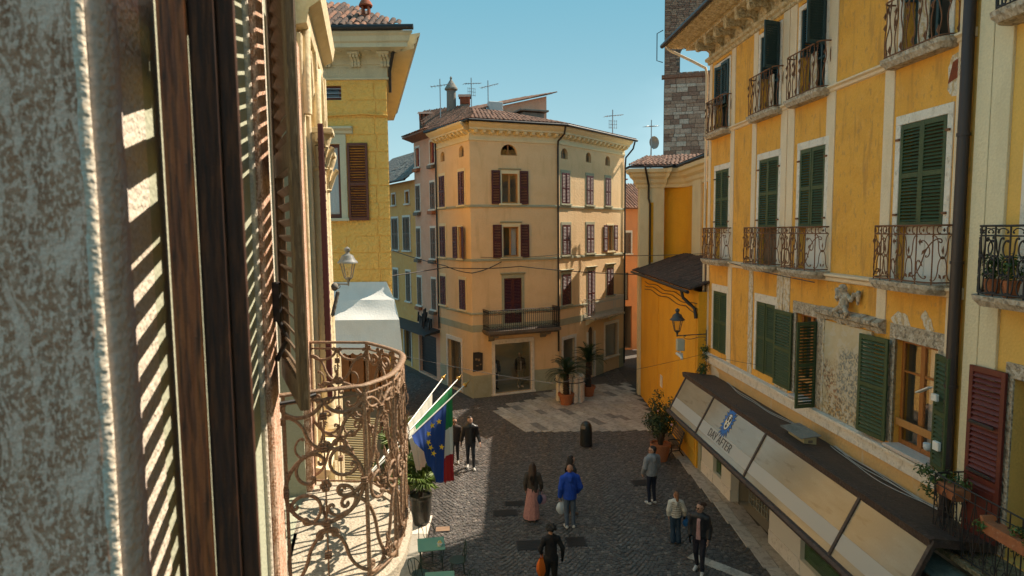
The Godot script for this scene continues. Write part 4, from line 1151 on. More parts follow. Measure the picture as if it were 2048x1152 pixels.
func fresco_tex() -> ImageTexture: # worn remains of a painted figure
	var w := 160; var h := 200
	var n1 := noise(256, 501, 6, 5); var n2 := noise(256, 502, 26, 4); var n3 := noise(256, 503, 34, 3); var n4 := noise(256, 504, 10, 4)
	var im := Image.create(w, h, false, Image.FORMAT_RGB8)
	for y in h:
		for x in w:
			var i := (y % 256) * 256 + x
			var u := x / float(w); var v := y / float(h)
			var a := n1[i] / 255.0; var b := n2[i] / 255.0; var c := n3[i] / 255.0; var d := n4[i] / 255.0
			var col := C3(0.50, 0.40, 0.25).lerp(C3(0.60, 0.50, 0.34), a)
			# robe
			var rb := smoothstep(0.0, 0.12, 0.42 - absf(u - 0.78 + 0.2 * v)) * smoothstep(0.18, 0.3, v)
			col = col.lerp(C3(0.24, 0.25, 0.23), rb * smoothstep(0.38, 0.6, b) * 0.85)
			col = col.lerp(C3(0.10, 0.10, 0.11), rb * smoothstep(0.58, 0.68, c) * 0.75)
			var rd := smoothstep(0.0, 0.1, 0.17 - absf(u - 0.95)) * smoothstep(0.42, 0.5, v) * smoothstep(0.95, 0.8, v)
			col = col.lerp(C3(0.34, 0.11, 0.07), rd * smoothstep(0.3, 0.6, b))
			var rl := smoothstep(0.0, 0.15, 0.24 - absf(u - 0.2 - 0.1 * sin(v * 9.0))) * smoothstep(0.42, 0.6, v + 0.15 * a)
			col = col.lerp(C3(0.33, 0.15, 0.07), rl * smoothstep(0.42, 0.62, c) * 0.85)
			col = col.lerp(C3(0.09, 0.08, 0.06), rl * smoothstep(0.56, 0.68, b) * 0.75)
			var gr := smoothstep(0.70, 0.9, v + 0.25 * (d - 0.5))
			col = col.lerp(C3(0.42, 0.24, 0.07), gr * smoothstep(0.4, 0.65, c) * 0.8)
			col = col.lerp(C3(0.14, 0.13, 0.09), gr * smoothstep(0.55, 0.7, b) * 0.7)
			col = col.lerp(C3(0.56, 0.49, 0.38), smoothstep(0.56, 0.72, d) * 0.8)
			im.set_pixel(x, y, col.linear_to_srgb())
	return ImageTexture.create_from_image(im)

func build_canopy() -> void:
	var t := thing("shop_canopy", "long slanted canopy of frosted panels in a brown frame with the DAY AFTER sign", "canopy", fr(6.54, 21.41, 176.7))
	var s0 := 1.2; var s1 := 12.25
	var tp := Vector2(1.02, 3.55); var lo := Vector2(1.60, 2.42)
	var b := MB.new()
	b.mould(s0 - 0.3, s1, pv2([0.0, 3.30, 0.94, 3.44, 1.08, 3.44, 1.10, 3.58, 1.0, 3.585, 0.0, 3.44]))
	part(t, "roof", b, M.canopybrown)
	b = MB.new()
	b.mould(s0 - 0.05, s1, pv2([1.55, 2.34, 1.66, 2.32, 1.70, 2.40, 1.66, 2.45, 1.56, 2.45]))
	part(t, "lower_rail", b, M.canopybrown)
	var fg := StandardMaterial3D.new()
	fg.albedo_texture = ctex(256, 71, C3(0.40, 0.32, 0.22), [[C3(0.47, 0.39, 0.28), 4, 5, 4, 1, 0.4, 0.8, 0.7], [C3(0.27, 0.195, 0.115), 14, 5, 6, 1, 0.6, 0.85, 0.5]], 0.05)
	fg.uv1_triplanar = true; fg.uv1_scale = Vector3(0.4, 0.4, 0.4)
	fg.albedo_color = Color(1, 1, 1, 0.86)
	fg.transparency = BaseMaterial3D.TRANSPARENCY_ALPHA
	fg.roughness = 0.16
	fg.metallic_specular = 0.8
	fg.backlight_enabled = true; fg.backlight = Color(0.5, 0.48, 0.42)
	var wt := flat(C3(0.42, 0.39, 0.35), 0.35)
	var divs := [s0, 3.62, 6.88, 10.5, s1]
	var dv := (lo - tp); var ln := dv.length(); dv = dv / ln
	# frame of the slope: x along, y up the slope, z out
	var up := Vector3(0, -dv.y, -dv.x); var nz := Vector3(1, 0, 0).cross(up)
	var sl := Transform3D(Basis(Vector3(1, 0, 0), up, nz), Vector3(0, lo.y, lo.x))
	for i in 4:
		var p := MB.new(); p.box(divs[i] + 0.03, divs[i + 1] - 0.03, 0.02, ln - 0.02, -0.01, 0.0)
		part(t, "panel", p, fg, sl)
		var w := MB.new(); w.box(divs[i] + 0.04, divs[i + 1] - 0.04, 0.17, 0.47, 0.002, 0.005)
		part(t, "white_band", w, wt, sl)
	for q in divs:
		var f := MB.new(); f.box(q - 0.035, q + 0.035, 0.0, ln, -0.05, 0.03, 0.006)
		part(t, "rafter", f, M.canopybrown, sl)
	for i in 8: # struts behind the panels
		var f := MB.new(); f.tube(pv3([1.9 + i * 1.4, 3.3, 0.1, 1.9 + i * 1.4, 2.9, 1.2]), 0.02, 5)
		part(t, "strut", f, M.canopybrown)
	var sf := SystemFont.new(); sf.font_names = PackedStringArray(["Droid Sans"])
	var tm := TextMesh.new(); tm.text = "DAY AFTER"; tm.font = sf; tm.font_size = 48; tm.pixel_size = 0.0062; tm.depth = 0.006
	put(t, "lettering", tm, flat(C3(0.015, 0.015, 0.018), 0.5), sl * Transform3D(Basis.from_scale(Vector3(1.06, 1.0, 1)), Vector3(5.05, 0.315, 0.010)))
	sun_logo(t, sl * Transform3D(Basis.from_scale(Vector3(1.15, 1.15, 1)), Vector3(5.02, 0.84, 0.003)))
	var end := MB.new()
	end.poly(pv2([0.02, 3.3, 1.02, 3.5, 1.6, 2.45, 1.0, 2.45]), -0.01, 0.0, Transform3D(Basis(Vector3(0, 0, 1), Vector3(0, 1, 0), Vector3(-1, 0, 0)), Vector3(s0, 0, 0)))
	part(t, "end_panel", end, fg)
	for k in 6: # loose cables on top
		var p := PackedVector3Array()
		var z0 := rng.randf_range(0.03, 0.3)
		for j in 24:
			var x := lerpf(7.9 if k < 4 else 2.0, 11.2 if k < 4 else 7.0, j / 23.0)
			p.append(Vector3(x, 3.475 + 0.1 * 0.5 * z0, z0 * (0.4 + 0.9 * sin(PI * j / 23.0)) + 0.03 * sin(x * 3.0 + k)))
		var cbm := MB.new(); cbm.tube(p, 0.008, 5); part(t, "cable", cbm, M.palecable)

func sun_logo(t: Node, xf: Transform3D) -> void: # painted emblem: blue sun rays round a pale mask
	var blue := flat(C3(0.008, 0.14, 0.46), 0.5); var blk := flat(C3(0.012, 0.012, 0.014), 0.5)
	var bb := MB.new(); var ub := MB.new()
	for k in 20:
		var a := TAU * k / 20.0 + 0.08
		var ln := 0.30 + 0.13 * absf(sin(a)) + 0.03 * (k % 2)
		var d := Vector2(cos(a) * 0.85, sin(a)); var s := Vector2(-d.y, d.x).normalized()
		var r0 := Vector2(cos(a) * 0.115, sin(a) * 0.165)
		var tip := d * ln * 1.02
		ub.poly(PackedVector2Array([r0 - s * 0.045, r0 * 1.5 - s * 0.05, tip, r0 * 1.5 + s * 0.05, r0 + s * 0.045]), 0.0, 0.003)
		tip = d * ln * 0.93
		bb.poly(PackedVector2Array([r0 - s * 0.028, r0 * 1.5 - s * 0.034, tip, r0 * 1.5 + s * 0.034, r0 + s * 0.028]), 0.003, 0.005)
	part(t, "emblem_outline", ub, blk, xf)
	part(t, "emblem_rays", bb, blue, xf)
	var el := func(cx: float, cy: float, rx: float, ry: float, z: float, rot := 0.0) -> MB:
		var p := PackedVector2Array()
		for k in 20: p.append(Vector2(cx, cy) + Vector2(cos(TAU * k / 20.0) * rx * 0.9, sin(TAU * k / 20.0) * ry).rotated(rot))
		var b := MB.new(); b.poly(p, z - 0.002, z); return b
	part(t, "emblem_outline", el.call(0, 0, 0.155, 0.205, 0.0075), blk, xf)
	part(t, "emblem_face", el.call(0, 0, 0.135, 0.185, 0.010), flat(C3(0.68, 0.66, 0.60), 0.5), xf)
	var bl := MB.new()
	for q in [[-0.06, 0.055, 0.042, 0.055, 0.3], [0.06, 0.055, 0.042, 0.055, -0.3], [0, -0.03, 0.026, 0.03, 0.0], [0, -0.105, 0.05, 0.04, 0.0], [-0.062, 0.125, 0.05, 0.012, 0.3], [0.062, 0.125, 0.05, 0.012, -0.3]]:
		bl.add(el.call(q[0], q[1], q[2], q[3], 0.0125, q[4]), T0)
	part(t, "emblem_features", bl, blk, xf)
	var ye := MB.new(); ye.add(el.call(-0.085, -0.03, 0.025, 0.025, 0.0125), T0); ye.add(el.call(0.075, -0.05, 0.022, 0.022, 0.0125), T0)
	part(t, "emblem_cheeks", ye, flat(C3(0.7, 0.45, 0.02), 0.5), xf)

# ---------------------------------------------------------------- cream and yellow house nearest on the right
func build_right_next() -> void:
	var t := thing("cream_house", "cream and yellow house at the right edge with a red shutter", "house", fr(6.54, 21.41, 176.7))
	var cr := surf(ctex(256, 72, C3(0.70, 0.60, 0.40), [[C3(0.61, 0.51, 0.33), 5, 5, 1, 3, 0.4, 0.85, 0.6], [C3(0.66, 0.58, 0.40), 12, 4, 1, 1, 0.5, 0.9, 0.5]], 0.08), Vector3(0.4, 0.4, 0.4), 0.92, true, M.np, 0.4)
	var ye := surf(ctex(256, 73, C3(0.72, 0.44, 0.11), [[C3(0.65, 0.40, 0.11), 5, 5, 1, 2, 0.4, 0.85, 0.6]], 0.08), Vector3(0.4, 0.4, 0.4), 0.92, true, M.np, 0.4)
	var w := MB.new()
	w.wall(11.3, 24, 0, 14, [[12.35, 13.5, 3.3, 6.0]], 0.3, 0.0)
	part(t, "wall", w, ye)
	var p := MB.new()
	p.box(11.4, 11.68, 2.6, 14, -0.1, 0.05, 0.006)
	p.box(11.69, 12.03, 2.6, 14, -0.1, 0.046, 0.006)
	part(t, "pilaster", p, cr)
	var dk := MB.new(); dk.room([12.35, 13.5, 3.3, 6.0], -0.28, -2.6); part(t, "room", dk, M.room)
	surround(t, T0, [12.35, 13.5, 3.3, 6.0], 0.14, 0.03, M.oldstone, false, 0.08)
	surround(t, T0, [12.45, 13.5, 7.2, 9.9], 0.16, 0.03, M.winstone, false, 0.12)
	leaf(t, trf(Vector3(11.66, 3.45, 0.12), 0.06), 0.64, 2.62, M.redshutter, true, 0.085, [0.34, 0.66], 0.075, 0.045, "shutter", -0.7, 0.78)
	for y in [4.42, 5.18]:
		var b := MB.new(); b.box(11.72, 12.2, y, y + 0.05, 0.15, 0.165, 0.004); part(t, "hinge", b, M.iron)
	balcony(t, T0, 12.9, 7.2, 0.92, 0.45, 0.2, 1.0, 4, M.iron, M.oldstone, 0.011, 0.0, 0.16)
	balcony(t, T0, 12.9, 11.2, 0.92, 0.4, 0.2, 1.0, 4, M.iron, M.oldstone, 0.011, 0.0, 0.16)
	# near balcony
	var o := MB.new()
	o.mould(11.62, 14.6, pv2([0, 3.05, 0.50, 3.08, 0.60, 3.14, 0.66, 3.18, 0.66, 3.26, 0.0, 3.27]))
	var mossy := surf(ctex(256, 74, C3(0.20, 0.165, 0.10), [[C3(0.085, 0.085, 0.030), 14, 5, 1, 1, 0.45, 0.7, 0.8], [C3(0.30, 0.26, 0.18), 10, 5, 1, 1, 0.55, 0.8, 0.7]], 0.2), Vector3(0.8, 0.8, 0.8), 0.95, true, M.nr, 0.8)
	var bal := part(t, "balcony", o, mossy)
	var pa := Path.new(PackedVector2Array([Vector2(11.66, 0.02), Vector2(11.66, 0.61), Vector2(14.5, 0.61)]))
	var b1 := MB.new(); var l1 := MB.new()
	lace(b1, l1, pa, 3.27, 1.08, 0.009, 3)
	part(bal, "railing", b1, M.iron)
	var cop := MB.new()
	cop.mould(11.5, 14.6, pv2([0.55, 2.92, 0.98, 2.94, 1.0, 2.98, 0.96, 3.0, 0.55, 3.05]))
	part(t, "copper_ledge", cop, surf(ctex(256, 75, C3(0.12, 0.17, 0.155), [[C3(0.07, 0.10, 0.10), 8, 5, 1, 1, 0.4, 0.75, 0.8], [C3(0.20, 0.25, 0.22), 16, 5, 1, 1, 0.55, 0.8, 0.6]], 0.15), Vector3(0.8, 0.8, 0.8), 0.6, true, M.nr, 0.4))
	var fb := MB.new(); fb.box(11.6, 14.6, 2.3, 2.9, 0.5, 0.9, 0.01); part(t, "shop_fascia", fb, M.canopybrown)
	for q in [11.75, 12.6]:
		var f := MB.new(); f.tube(pv3([q, 2.7, 0.9, q - 0.1, 1.9, 1.5]), 0.03, 5); part(t, "awning_arm", f, M.canopybrown)

# ---------------------------------------------------------------- three-sided peach house in the middle
var cf: Transform3D
func simple_shutter_window(t: Node, xf: Transform3D, h: Array, m: Material, fm: Material, sill := true, head := 0.05) -> void:
	surround(t, xf, h, 0.10, 0.025, fm, sill, head)
	closed_pair(t, xf, h, m, false, 0.03, 0.075)
func arch_window(t: Node, xf: Transform3D, h: Array) -> void:
	var b := MB.new()
	b.room(h, -0.16, -1.6)
	var o := part(t, "attic_window", b, M.room, xf)
	var g := MB.new(); g.box(h[0], h[1], h[2], h[3], -0.15, -0.14); part(o, "pane", g, M.glass)
	var f := MB.new()
	var mx: float = (h[0] + h[1]) / 2
	f.box(mx - 0.02, mx + 0.02, h[2], h[3], -0.14, -0.11)
	f.box(h[0], h[1], h[2], h[2] + 0.05, -0.14, -0.11)
	part(o, "frame", f, M.honeywood)

func build_corner_house() -> void:
	cf = fr(-1.95, 30.9, 68)
	var t := thing("corner_house", "three-sided peach house with maroon shutters standing where the streets part", "house", cf)
	var inv := cf.affine_inverse()
	var xl := inv * fr(-1.95, 30.9, 150) * at(-3.95, 0, 0) # left face, x from its far end to the corner
	var xr := inv * fr(2.41, 32.66, 38)
	var LF := 4.68; var LL := 3.95; var LR := 6.95
	# openings
	var hf := [[1.62, 2.46, 9.54, 10.98], [1.66, 2.48, 6.92, 8.40], [1.68, 2.62, 3.42, 5.86], [1.15, 3.10, 0.12, 2.62], [1.58, 2.44, 11.86, 12.40]]
	var hl := [[LL - 1.18, LL - 0.62, 11.82, 12.36], [LL - 3.42, LL - 2.9, 11.82, 12.32], [LL - 2.92, LL - 1.3, 0.06, 2.6], [LL - 1.4, LL - 0.98, 6.86, 8.42]]
	var hr := [[0.24, 0.86, 11.82, 12.36], [2.62, 3.18, 11.82, 12.36], [4.70, 5.24, 11.80, 12.34], [0.36, 1.5, 0.1, 2.5], [2.86, 3.5, 0.06, 2.88], [4.72, 6.2, 0.85, 2.75], [4.95, 5.6, 7.0, 8.45]]
	for q in [[T0, 0.0, LF, hf, [4]], [xl, 0.0, LL, hl, [0, 1]], [xr, 0.0, LR, hr, [0, 1, 2, 4]]]:
		var w := MB.new()
		w.wall(q[1], q[2], 0, 12.55, q[3], 0.18)
		for i in q[4]: w.arch_fill(q[3][i], 0.18)
		part(t, "wall", w, M.peach, q[0])
		var bx := [[q[1], q[2]]]
		for h in q[3]:
			if h[2] < 1.0:
				var nb := []
				for s in bx:
					if h[0] - 0.2 > s[0] and h[1] + 0.2 < s[1]:
						nb.append([s[0], h[0] - 0.19]); nb.append([h[1] + 0.19, s[1]])
					else: nb.append(s)
				bx = nb
		for s in bx:
			var gb := MB.new(); gb.box(s[0] + 0.002, s[1] - 0.002, 0, 1.12, -0.02, 0.018)
			part(t, "painted_base", gb, M.sage, q[0])
	for q in [[T0, LF, 0.35, 0.27], [xr, LR, 0.27, 0.0], [xl, LL, 0.0, 0.35]]:
		var is_l: bool = q[0] == xl
		for y in [9.42, 6.80]:
			var s := MB.new(); s.mould(0, q[1], pv2([0, y - 0.07, 0.05, y - 0.065, 0.055, y + 0.02, 0.03, y + 0.05, 0, y + 0.055])); part(t, "string_course", s, M.sage, q[0])
		var s3 := MB.new(); s3.mould(0, q[1], pv2([0, 4.13, 0.04, 4.13, 0.05, 4.2, 0.02, 4.23, 0, 4.235])); part(t, "string_course", s3, M.sage, q[0])
		var s4 := MB.new(); s4.box(0.001, q[1] - 0.001, 3.28, 3.62, -0.02, 0.014); part(t, "painted_band", s4, M.sage, q[0])
		var co := MB.new()
		co.mould(0, q[1], pv2([0, 12.50, 0.05, 12.52, 0.06, 12.60, 0.02, 12.62, 0.02, 12.86, 0.06, 12.90, 0.10, 12.96, 0.36, 13.0, 0.36, 13.08, 0.42, 13.12, 0.55, 13.22, 0.60, 13.32, 0.0, 13.36]), q[2], q[3])
		part(t, "cornice", co, M.churchcream, q[0])
		var n := int(q[1] / 0.42)
		for i in n:
			var x: float = (i + 0.5) * q[1] / n
			var b := MB.new(); b.mould(x - 0.085, x + 0.085, pv2([0.02, 12.80, 0.16, 12.81, 0.30, 12.87, 0.36, 12.985, 0.02, 12.985]))
			part(t, "modillion", b, M.churchcream, q[0])
	# gutters and pipes
	var ge := MB.new()
	var cl0: Vector3 = xl * Vector3(0, 13.36, 0.66); var cl1 := Vector3(-0.25, 13.36, 0.66); var cr0 := Vector3(LF + 0.2, 13.36, 0.66); var cr1: Vector3 = xr * Vector3(LR + 0.3, 13.36, 0.66)
	ge.tube(PackedVector3Array([cl0, cl1]), 0.07, 6); ge.tube(PackedVector3Array([cl1, cr0]), 0.07, 6); ge.tube(PackedVector3Array([cr0, cr1]), 0.07, 6)
	part(t, "gutter", ge, M.blackpipe)
	pipe(t, pv3([LF + 0.1, 13.3, 0.62, LF + 0.08, 12.95, 0.55, LF - 0.05, 12.65, 0.12, LF - 0.05, 12.3, 0.08, LF - 0.05, 2.0, 0.08]), 0.05, M.blackpipe)
	pipe(t, pv3([LR + 0.15, 13.3, 0.6, LR + 0.12, 12.9, 0.5, LR - 0.05, 12.4, 0.12, LR - 0.05, 11.9, 0.08, LR - 0.05, 0.2, 0.08]), 0.05, M.blackpipe, xr)
	pipe(t, pv3([0.06, 13.0, 0.08, 0.06, 3.0, 0.08]), 0.045, M.blackpipe, xl)
	# roof
	var apex := Vector3(LF * 0.45, 15.0, -5.2)
	var e := 0.62
	var a := Vector3(-0.25, 13.40, e); var b2 := Vector3(LF + 0.2, 13.40, e); var c2: Vector3 = xr * Vector3(LR + 0.3, 13.40, e); var d2: Vector3 = xl * Vector3(-0.2, 13.40, e)
	tile_field(t, a, b2, apex + Vector3(0.6, 0, 0), apex - Vector3(0.6, 0, 0), M.tile)
	tile_field(t, b2, c2, apex + Vector3(3.0, 0.1, -2.5), apex + Vector3(0.6, 0, 0), M.tile)
	tile_field(t, d2, a, apex - Vector3(0.6, 0, 0), apex + Vector3(-2.5, 0.1, -3.0), M.tile)
	var bk := MB.new()
	var k0: Vector3 = xl * Vector3(0, 0, 0); var k1: Vector3 = xr * Vector3(LR, 0, 0); var k2: Vector3 = xr * Vector3(LR, 0, -6.5); var k3: Vector3 = xl * Vector3(0, 0, -5)
	for s in [[k1, k2], [k2, k3], [k3, k0]]: bk.quad(s[0], s[1], s[1] + Vector3(0, 13.3, 0), s[0] + Vector3(0, 13.3, 0))
	bk.tri(c2, k2 + Vector3(0, 13.4, 0), apex + Vector3(3.0, 0.1, -2.5)); bk.tri(k3 + Vector3(0, 13.4, 0), d2, apex + Vector3(-2.5, 0.1, -3.0))
	part(t, "back_wall", bk, M.peach)
	# the higher gabled part behind
	var up := MB.new()
	var q0 := Vector3(1.0, 13.3, -5.0)
	up.box(2.3, 6.4, 13.0, 14.9, -9.5, -5.0)
	up.tri(Vector3(2.3, 14.9, -4.998), Vector3(6.4, 14.9, -4.998), Vector3(6.4, 15.95, -4.998))
	up.quad(Vector3(6.4, 14.6, -4.998), Vector3(6.4, 14.6, -9.5), Vector3(6.4, 16.0, -9.5), Vector3(6.4, 15.95, -4.998))
	part(t, "upper_wall", up, M.pink)
	tile_field(t, Vector3(2.0, 15.6, -9.6), Vector3(2.0, 14.85, -4.7), Vector3(6.7, 16.05, -4.7), Vector3(6.7, 16.7, -9.6), M.tile)
	# chimneys
	var ch := MB.new(); ch.lathe(pv2([0.0, 13.6, 0.36, 13.6, 0.36, 14.0, 0.27, 14.05, 0.25, 15.9, 0.36, 15.95, 0.36, 16.02, 0.05, 16.5, 0.07, 16.6, 0.0, 16.7]), 12)
	part(t, "round_chimney", ch, M.cement, inv * at(-3.23, 0.0, -36.0))
	for q in [[-4.55, -37.2, 14.3, 0.58, 0.42, 14.45], [-2.5, -36.0, 14.4, 0.24, 0.22, 15.15]]:
		var c := MB.new(); c.box(q[0] - q[3], q[0] + q[3], q[2] - 0.8, q[5], q[1] - q[4], q[1] + q[4], 0.01)
		var o := part(t, "chimney", c, M.cement, inv)
		var v := MB.new()
		for i in 6:
			for z in [-1, 1]:
				v.box(q[0] - q[3] + i * q[3] * 0.36, q[0] - q[3] + i * q[3] * 0.36 + 0.10, q[5], q[5] + 0.36, q[1] + z * q[4] - 0.05, q[1] + z * q[4] + 0.05)
		v.box(q[0] - q[3] + 0.02, q[0] + q[3] - 0.02, q[5], q[5] + 0.06, q[1] - q[4] + 0.02, q[1] + q[4] - 0.02)
		part(o, "brick_vent", v, M.brick)
		var l := MB.new()
		l.quad(Vector3(q[0] - q[3] - 0.1, q[5] + 0.36, q[1] + q[4] + 0.1), Vector3(q[0] + q[3] + 0.1, q[5] + 0.36, q[1] + q[4] + 0.1), Vector3(q[0] + q[3] + 0.1, q[5] + 0.56, q[1]), Vector3(q[0] - q[3] - 0.1, q[5] + 0.56, q[1]))
		l.quad(Vector3(q[0] - q[3] - 0.1, q[5] + 0.56, q[1]), Vector3(q[0] + q[3] + 0.1, q[5] + 0.56, q[1]), Vector3(q[0] + q[3] + 0.1, q[5] + 0.36, q[1] - q[4] - 0.1), Vector3(q[0] - q[3] - 0.1, q[5] + 0.36, q[1] - q[4] - 0.1))
		part(o, "cap", l, M.tiledark)
	var ac := MB.new(); ac.box(2.7, 3.5, 14.5, 15.35, -4.9, -4.5, 0.02); part(t, "air_conditioner", ac, flat(C3(0.5, 0.5, 0.48), 0.5))
	var hb := MB.new(); hb.box(4.3, 5.6, 14.1, 14.7, -4.6, -3.6, 0.01); hb.box(4.1, 5.8, 14.75, 14.85, -4.8, -3.4, 0.01); part(t, "roof_hatch", hb, M.cement)
	# front windows
	arch_window(t, T0, hf[4])
	for i in 2:
		var h: Array = hf[i]
		surround(t, T0, h, 0.12, 0.03, M.churchcream, true, 0.06)
		casement(t, T0, h, -0.08, M.honeywood, [], i == 1, 0.06)
		var hd := MB.new(); hd.mould(h[0] - 0.16, h[1] + 0.16, pv2([0, h[3] + 0.18, 0.06, h[3] + 0.19, 0.10, h[3] + 0.25, 0, h[3] + 0.27])); part(t, "window_head", hd, M.sage)
		leaf(t, at(h[0] - 0.55, h[2] - 0.03, 0.06), 0.46, 1.62, M.maroon, false, 0.075)
		leaf(t, at(h[1] + 0.09, h[2] - 0.03, 0.06), 0.46, 1.62, M.maroon, false, 0.075)
	var h2: Array = hf[2]
	surround(t, T0, h2, 0.13, 0.03, M.sage, false, 0.05)
	var hd2 := MB.new(); hd2.mould(h2[0] - 0.18, h2[1] + 0.18, pv2([0, h2[3] + 0.18, 0.06, h2[3] + 0.19, 0.12, h2[3] + 0.26, 0, h2[3] + 0.28])); part(t, "window_head", hd2, M.sage)
	closed_pair(t, T0, [h2[0], h2[1], h2[2], h2[3]], M.maroon, false, -0.04, 0.075)
	# shop window with its dummies
	var h3: Array = hf[3]
	surround(t, T0, h3, 0.17, 0.05, M.winstone, true, 0.06, "shop_surround")
	var gl := MB.new(); gl.box(h3[0], h3[1], h3[2], h3[3], -0.10, -0.09); part(t, "shop_window", gl, M.glass)
	var gf := MB.new(); gf.box(h3[0], h3[1], 0.74, 0.80, -0.085, -0.05); gf.box(h3[0], h3[0] + 0.04, h3[2], h3[3], -0.12, -0.05); gf.box(h3[1] - 0.04, h3[1], h3[2], h3[3], -0.12, -0.05); part(t, "shop_window_frame", gf, M.steel)
	var rm := MB.new(); rm.room([h3[0] - 0.3, h3[1] + 0.3, h3[2], h3[3] + 0.1], -0.15, -1.9); part(t, "shop_room", rm, flat(C3(0.30, 0.29, 0.22), 0.8))
	for q in [1.55, 2.55]: # lit ceiling lamps of the shop
		var lm := MB.new(); lm.box(q - 0.16, q + 0.16, 2.52, 2.56, -0.75, -0.45, 0.01)
		var em := flat(C3(0.9, 0.8, 0.6), 0.5); em.emission_enabled = true; em.emission = Color(1.0, 0.86, 0.62); em.emission_energy_multiplier = 0.7
		part(t, "ceiling_lamp", lm, em)
		var al := OmniLight3D.new(); al.name = "shop_light"; al.light_color = Color(1.0, 0.86, 0.66); al.light_energy = 0.03; al.omni_range = 6.0; al.omni_attenuation = 2.0; al.light_size = 0.1; al.shadow_enabled = true
		t.add_child(al, true); al.position = Vector3(q, 2.40, -0.6)
	var nb := MB.new(); nb.poly(pv2([-0.02, 1.34, 0.48, 1.38, 0.50, 2.24, 0.30, 2.30, 0.0, 2.30]), 0.03, 0.05); part(t, "notice_board", nb, flat(C3(0.030, 0.024, 0.020), 0.6))
	var nf := MB.new()
	for q in [[0.10, 1.9, 0.12, 0.10], [0.25, 1.85, 0.10, 0.12], [0.34, 1.65, 0.08, 0.07], [0.15, 1.6, 0.12, 0.05]]: nf.box(q[0], q[0] + q[2], q[1], q[1] + q[3], 0.05, 0.053)
	part(t, "notice_print", nf, flat(C3(0.22, 0.15, 0.08), 0.7))
	# front balcony
	var sb := MB.new(); sb.box(0.50, 4.36, 3.24, 3.40, 0, 0.95, 0.015); sb.box(0.56, 4.30, 3.16, 3.24, 0, 0.85, 0.015)
	var bal := part(t, "balcony", sb, M.mortar)
	for x in [0.95, 3.75]:
		var br := MB.new(); br.mould(x - 0.14, x + 0.14, pv2([0, 2.78, 0.12, 2.82, 0.2, 2.95, 0.5, 3.0, 0.72, 3.06, 0.75, 3.16, 0, 3.16])); part(bal, "bracket", br, M.cement)
	var r := MB.new(); var rl := MB.new()
	lace(r, rl, Path.new(PackedVector2Array([Vector2(0.55, 0.03), Vector2(0.55, 0.9), Vector2(4.31, 0.9), Vector2(4.31, 0.03)])), 3.40, 1.0, 0.013, 2)
	part(bal, "railing", r, M.iron)
	# left face
	arch_window(t, xl, hl[0]); arch_window(t, xl, hl[1])
	for q in [[3.62, 2.94, 9.48, 11.08], [1.28, 0.62, 9.50, 11.12], [3.66, 2.98, 6.88, 8.48], [3.72, 3.05, 4.34, 5.85], [1.36, 0.68, 4.32, 5.80]]:
		simple_shutter_window(t, xl, [LL - q[0], LL - q[1], q[2], q[3]], M.maroon, M.churchcream)
	casement(t, xl, hl[3], -0.08, M.honeywood, [], false, 0.05)
	surround(t, xl, hl[3], 0.09, 0.025, M.churchcream)
	leaf(t, xl * at(LL - 2.0, 6.86, 0.05), 0.5, 1.58, M.maroon, false, 0.075)
	leaf(t, xl * trf(Vector3(LL - 0.92, 6.86, 0.06), -0.25), 0.4, 1.58, M.maroon, false, 0.075)
	var h5: Array = hl[2]
	surround(t, xl, h5, 0.15, 0.04, M.winstone, false, 0.06, "shop_surround")
	var g5 := MB.new(); g5.box(h5[0], h5[1], h5[2], h5[3], -0.3, -0.29); part(t, "shop_window", g5, M.glass, xl)
	var r5 := MB.new(); r5.room(h5, -0.17, -1.6); part(t, "shop_room", r5, M.room, xl)
	var f5 := MB.new()
	for x in [h5[0], (h5[0] + h5[1]) / 2, h5[1] - 0.06]: f5.box(x, x + 0.06, 0.06, 2.6, -0.29, -0.25)
	part(t, "shop_door_frame", f5, M.cement, xl)
	# right face
	for i in 3: arch_window(t, xr, hr[i])
	for q in [[0.26, 0.98, 9.56, 11.12], [2.66, 3.34, 9.56, 11.12], [4.70, 5.28, 9.56, 11.12], [0.30, 1.04, 6.93, 8.48], [2.68, 3.42, 6.95, 8.5], [0.28, 1.06, 4.34, 5.92], [4.90, 5.62, 4.44, 6.02]]:
		simple_shutter_window(t, xr, q, M.maroon, M.sage)
	simple_shutter_window(t, xr, [2.80, 3.52, 3.5, 5.96], M.maroon, M.sage, false)
	casement(t, xr, hr[6], -0.08, M.honeywood, [], false, 0.05)
	surround(t, xr, hr[6], 0.09, 0.025, M.churchcream)
	leaf(t, xr * at(4.48, 6.97, 0.05), 0.42, 1.5, M.maroon, false, 0.075); leaf(t, xr * at(5.66, 6.97, 0.05), 0.42, 1.5, M.maroon, false, 0.075)
	for q in [[0.28, 1.06, 5.92], [2.8, 3.52, 5.96], [4.9, 5.62, 6.02]]:
		var hd := MB.new(); hd.mould(q[0] - 0.18, q[1] + 0.18, pv2([0, q[2] + 0.16, 0.06, q[2] + 0.17, 0.14, q[2] + 0.25, 0, q[2] + 0.27])); part(t, "window_head", hd, M.sage, xr)
	var sb2 := MB.new(); sb2.box(2.35, 5.75, 3.36, 3.48, 0, 0.72, 0.012); part(t, "balcony", sb2, M.oldstone, xr)
	var r2 := MB.new(); lace(r2, rl, Path.new(PackedVector2Array([Vector2(2.4, 0.03), Vector2(2.4, 0.68), Vector2(5.7, 0.68), Vector2(5.7, 0.03)])), 3.48, 0.98, 0.013, 2)
	part(t, "railing", r2, M.palecable, xr)
	for x in [2.7, 5.3]:
		var br := MB.new(); br.mould(x - 0.1, x + 0.1, pv2([0, 3.0, 0.1, 3.02, 0.3, 3.2, 0.55, 3.28, 0.55, 3.36, 0, 3.36])); part(t, "bracket", br, M.churchcream, xr)
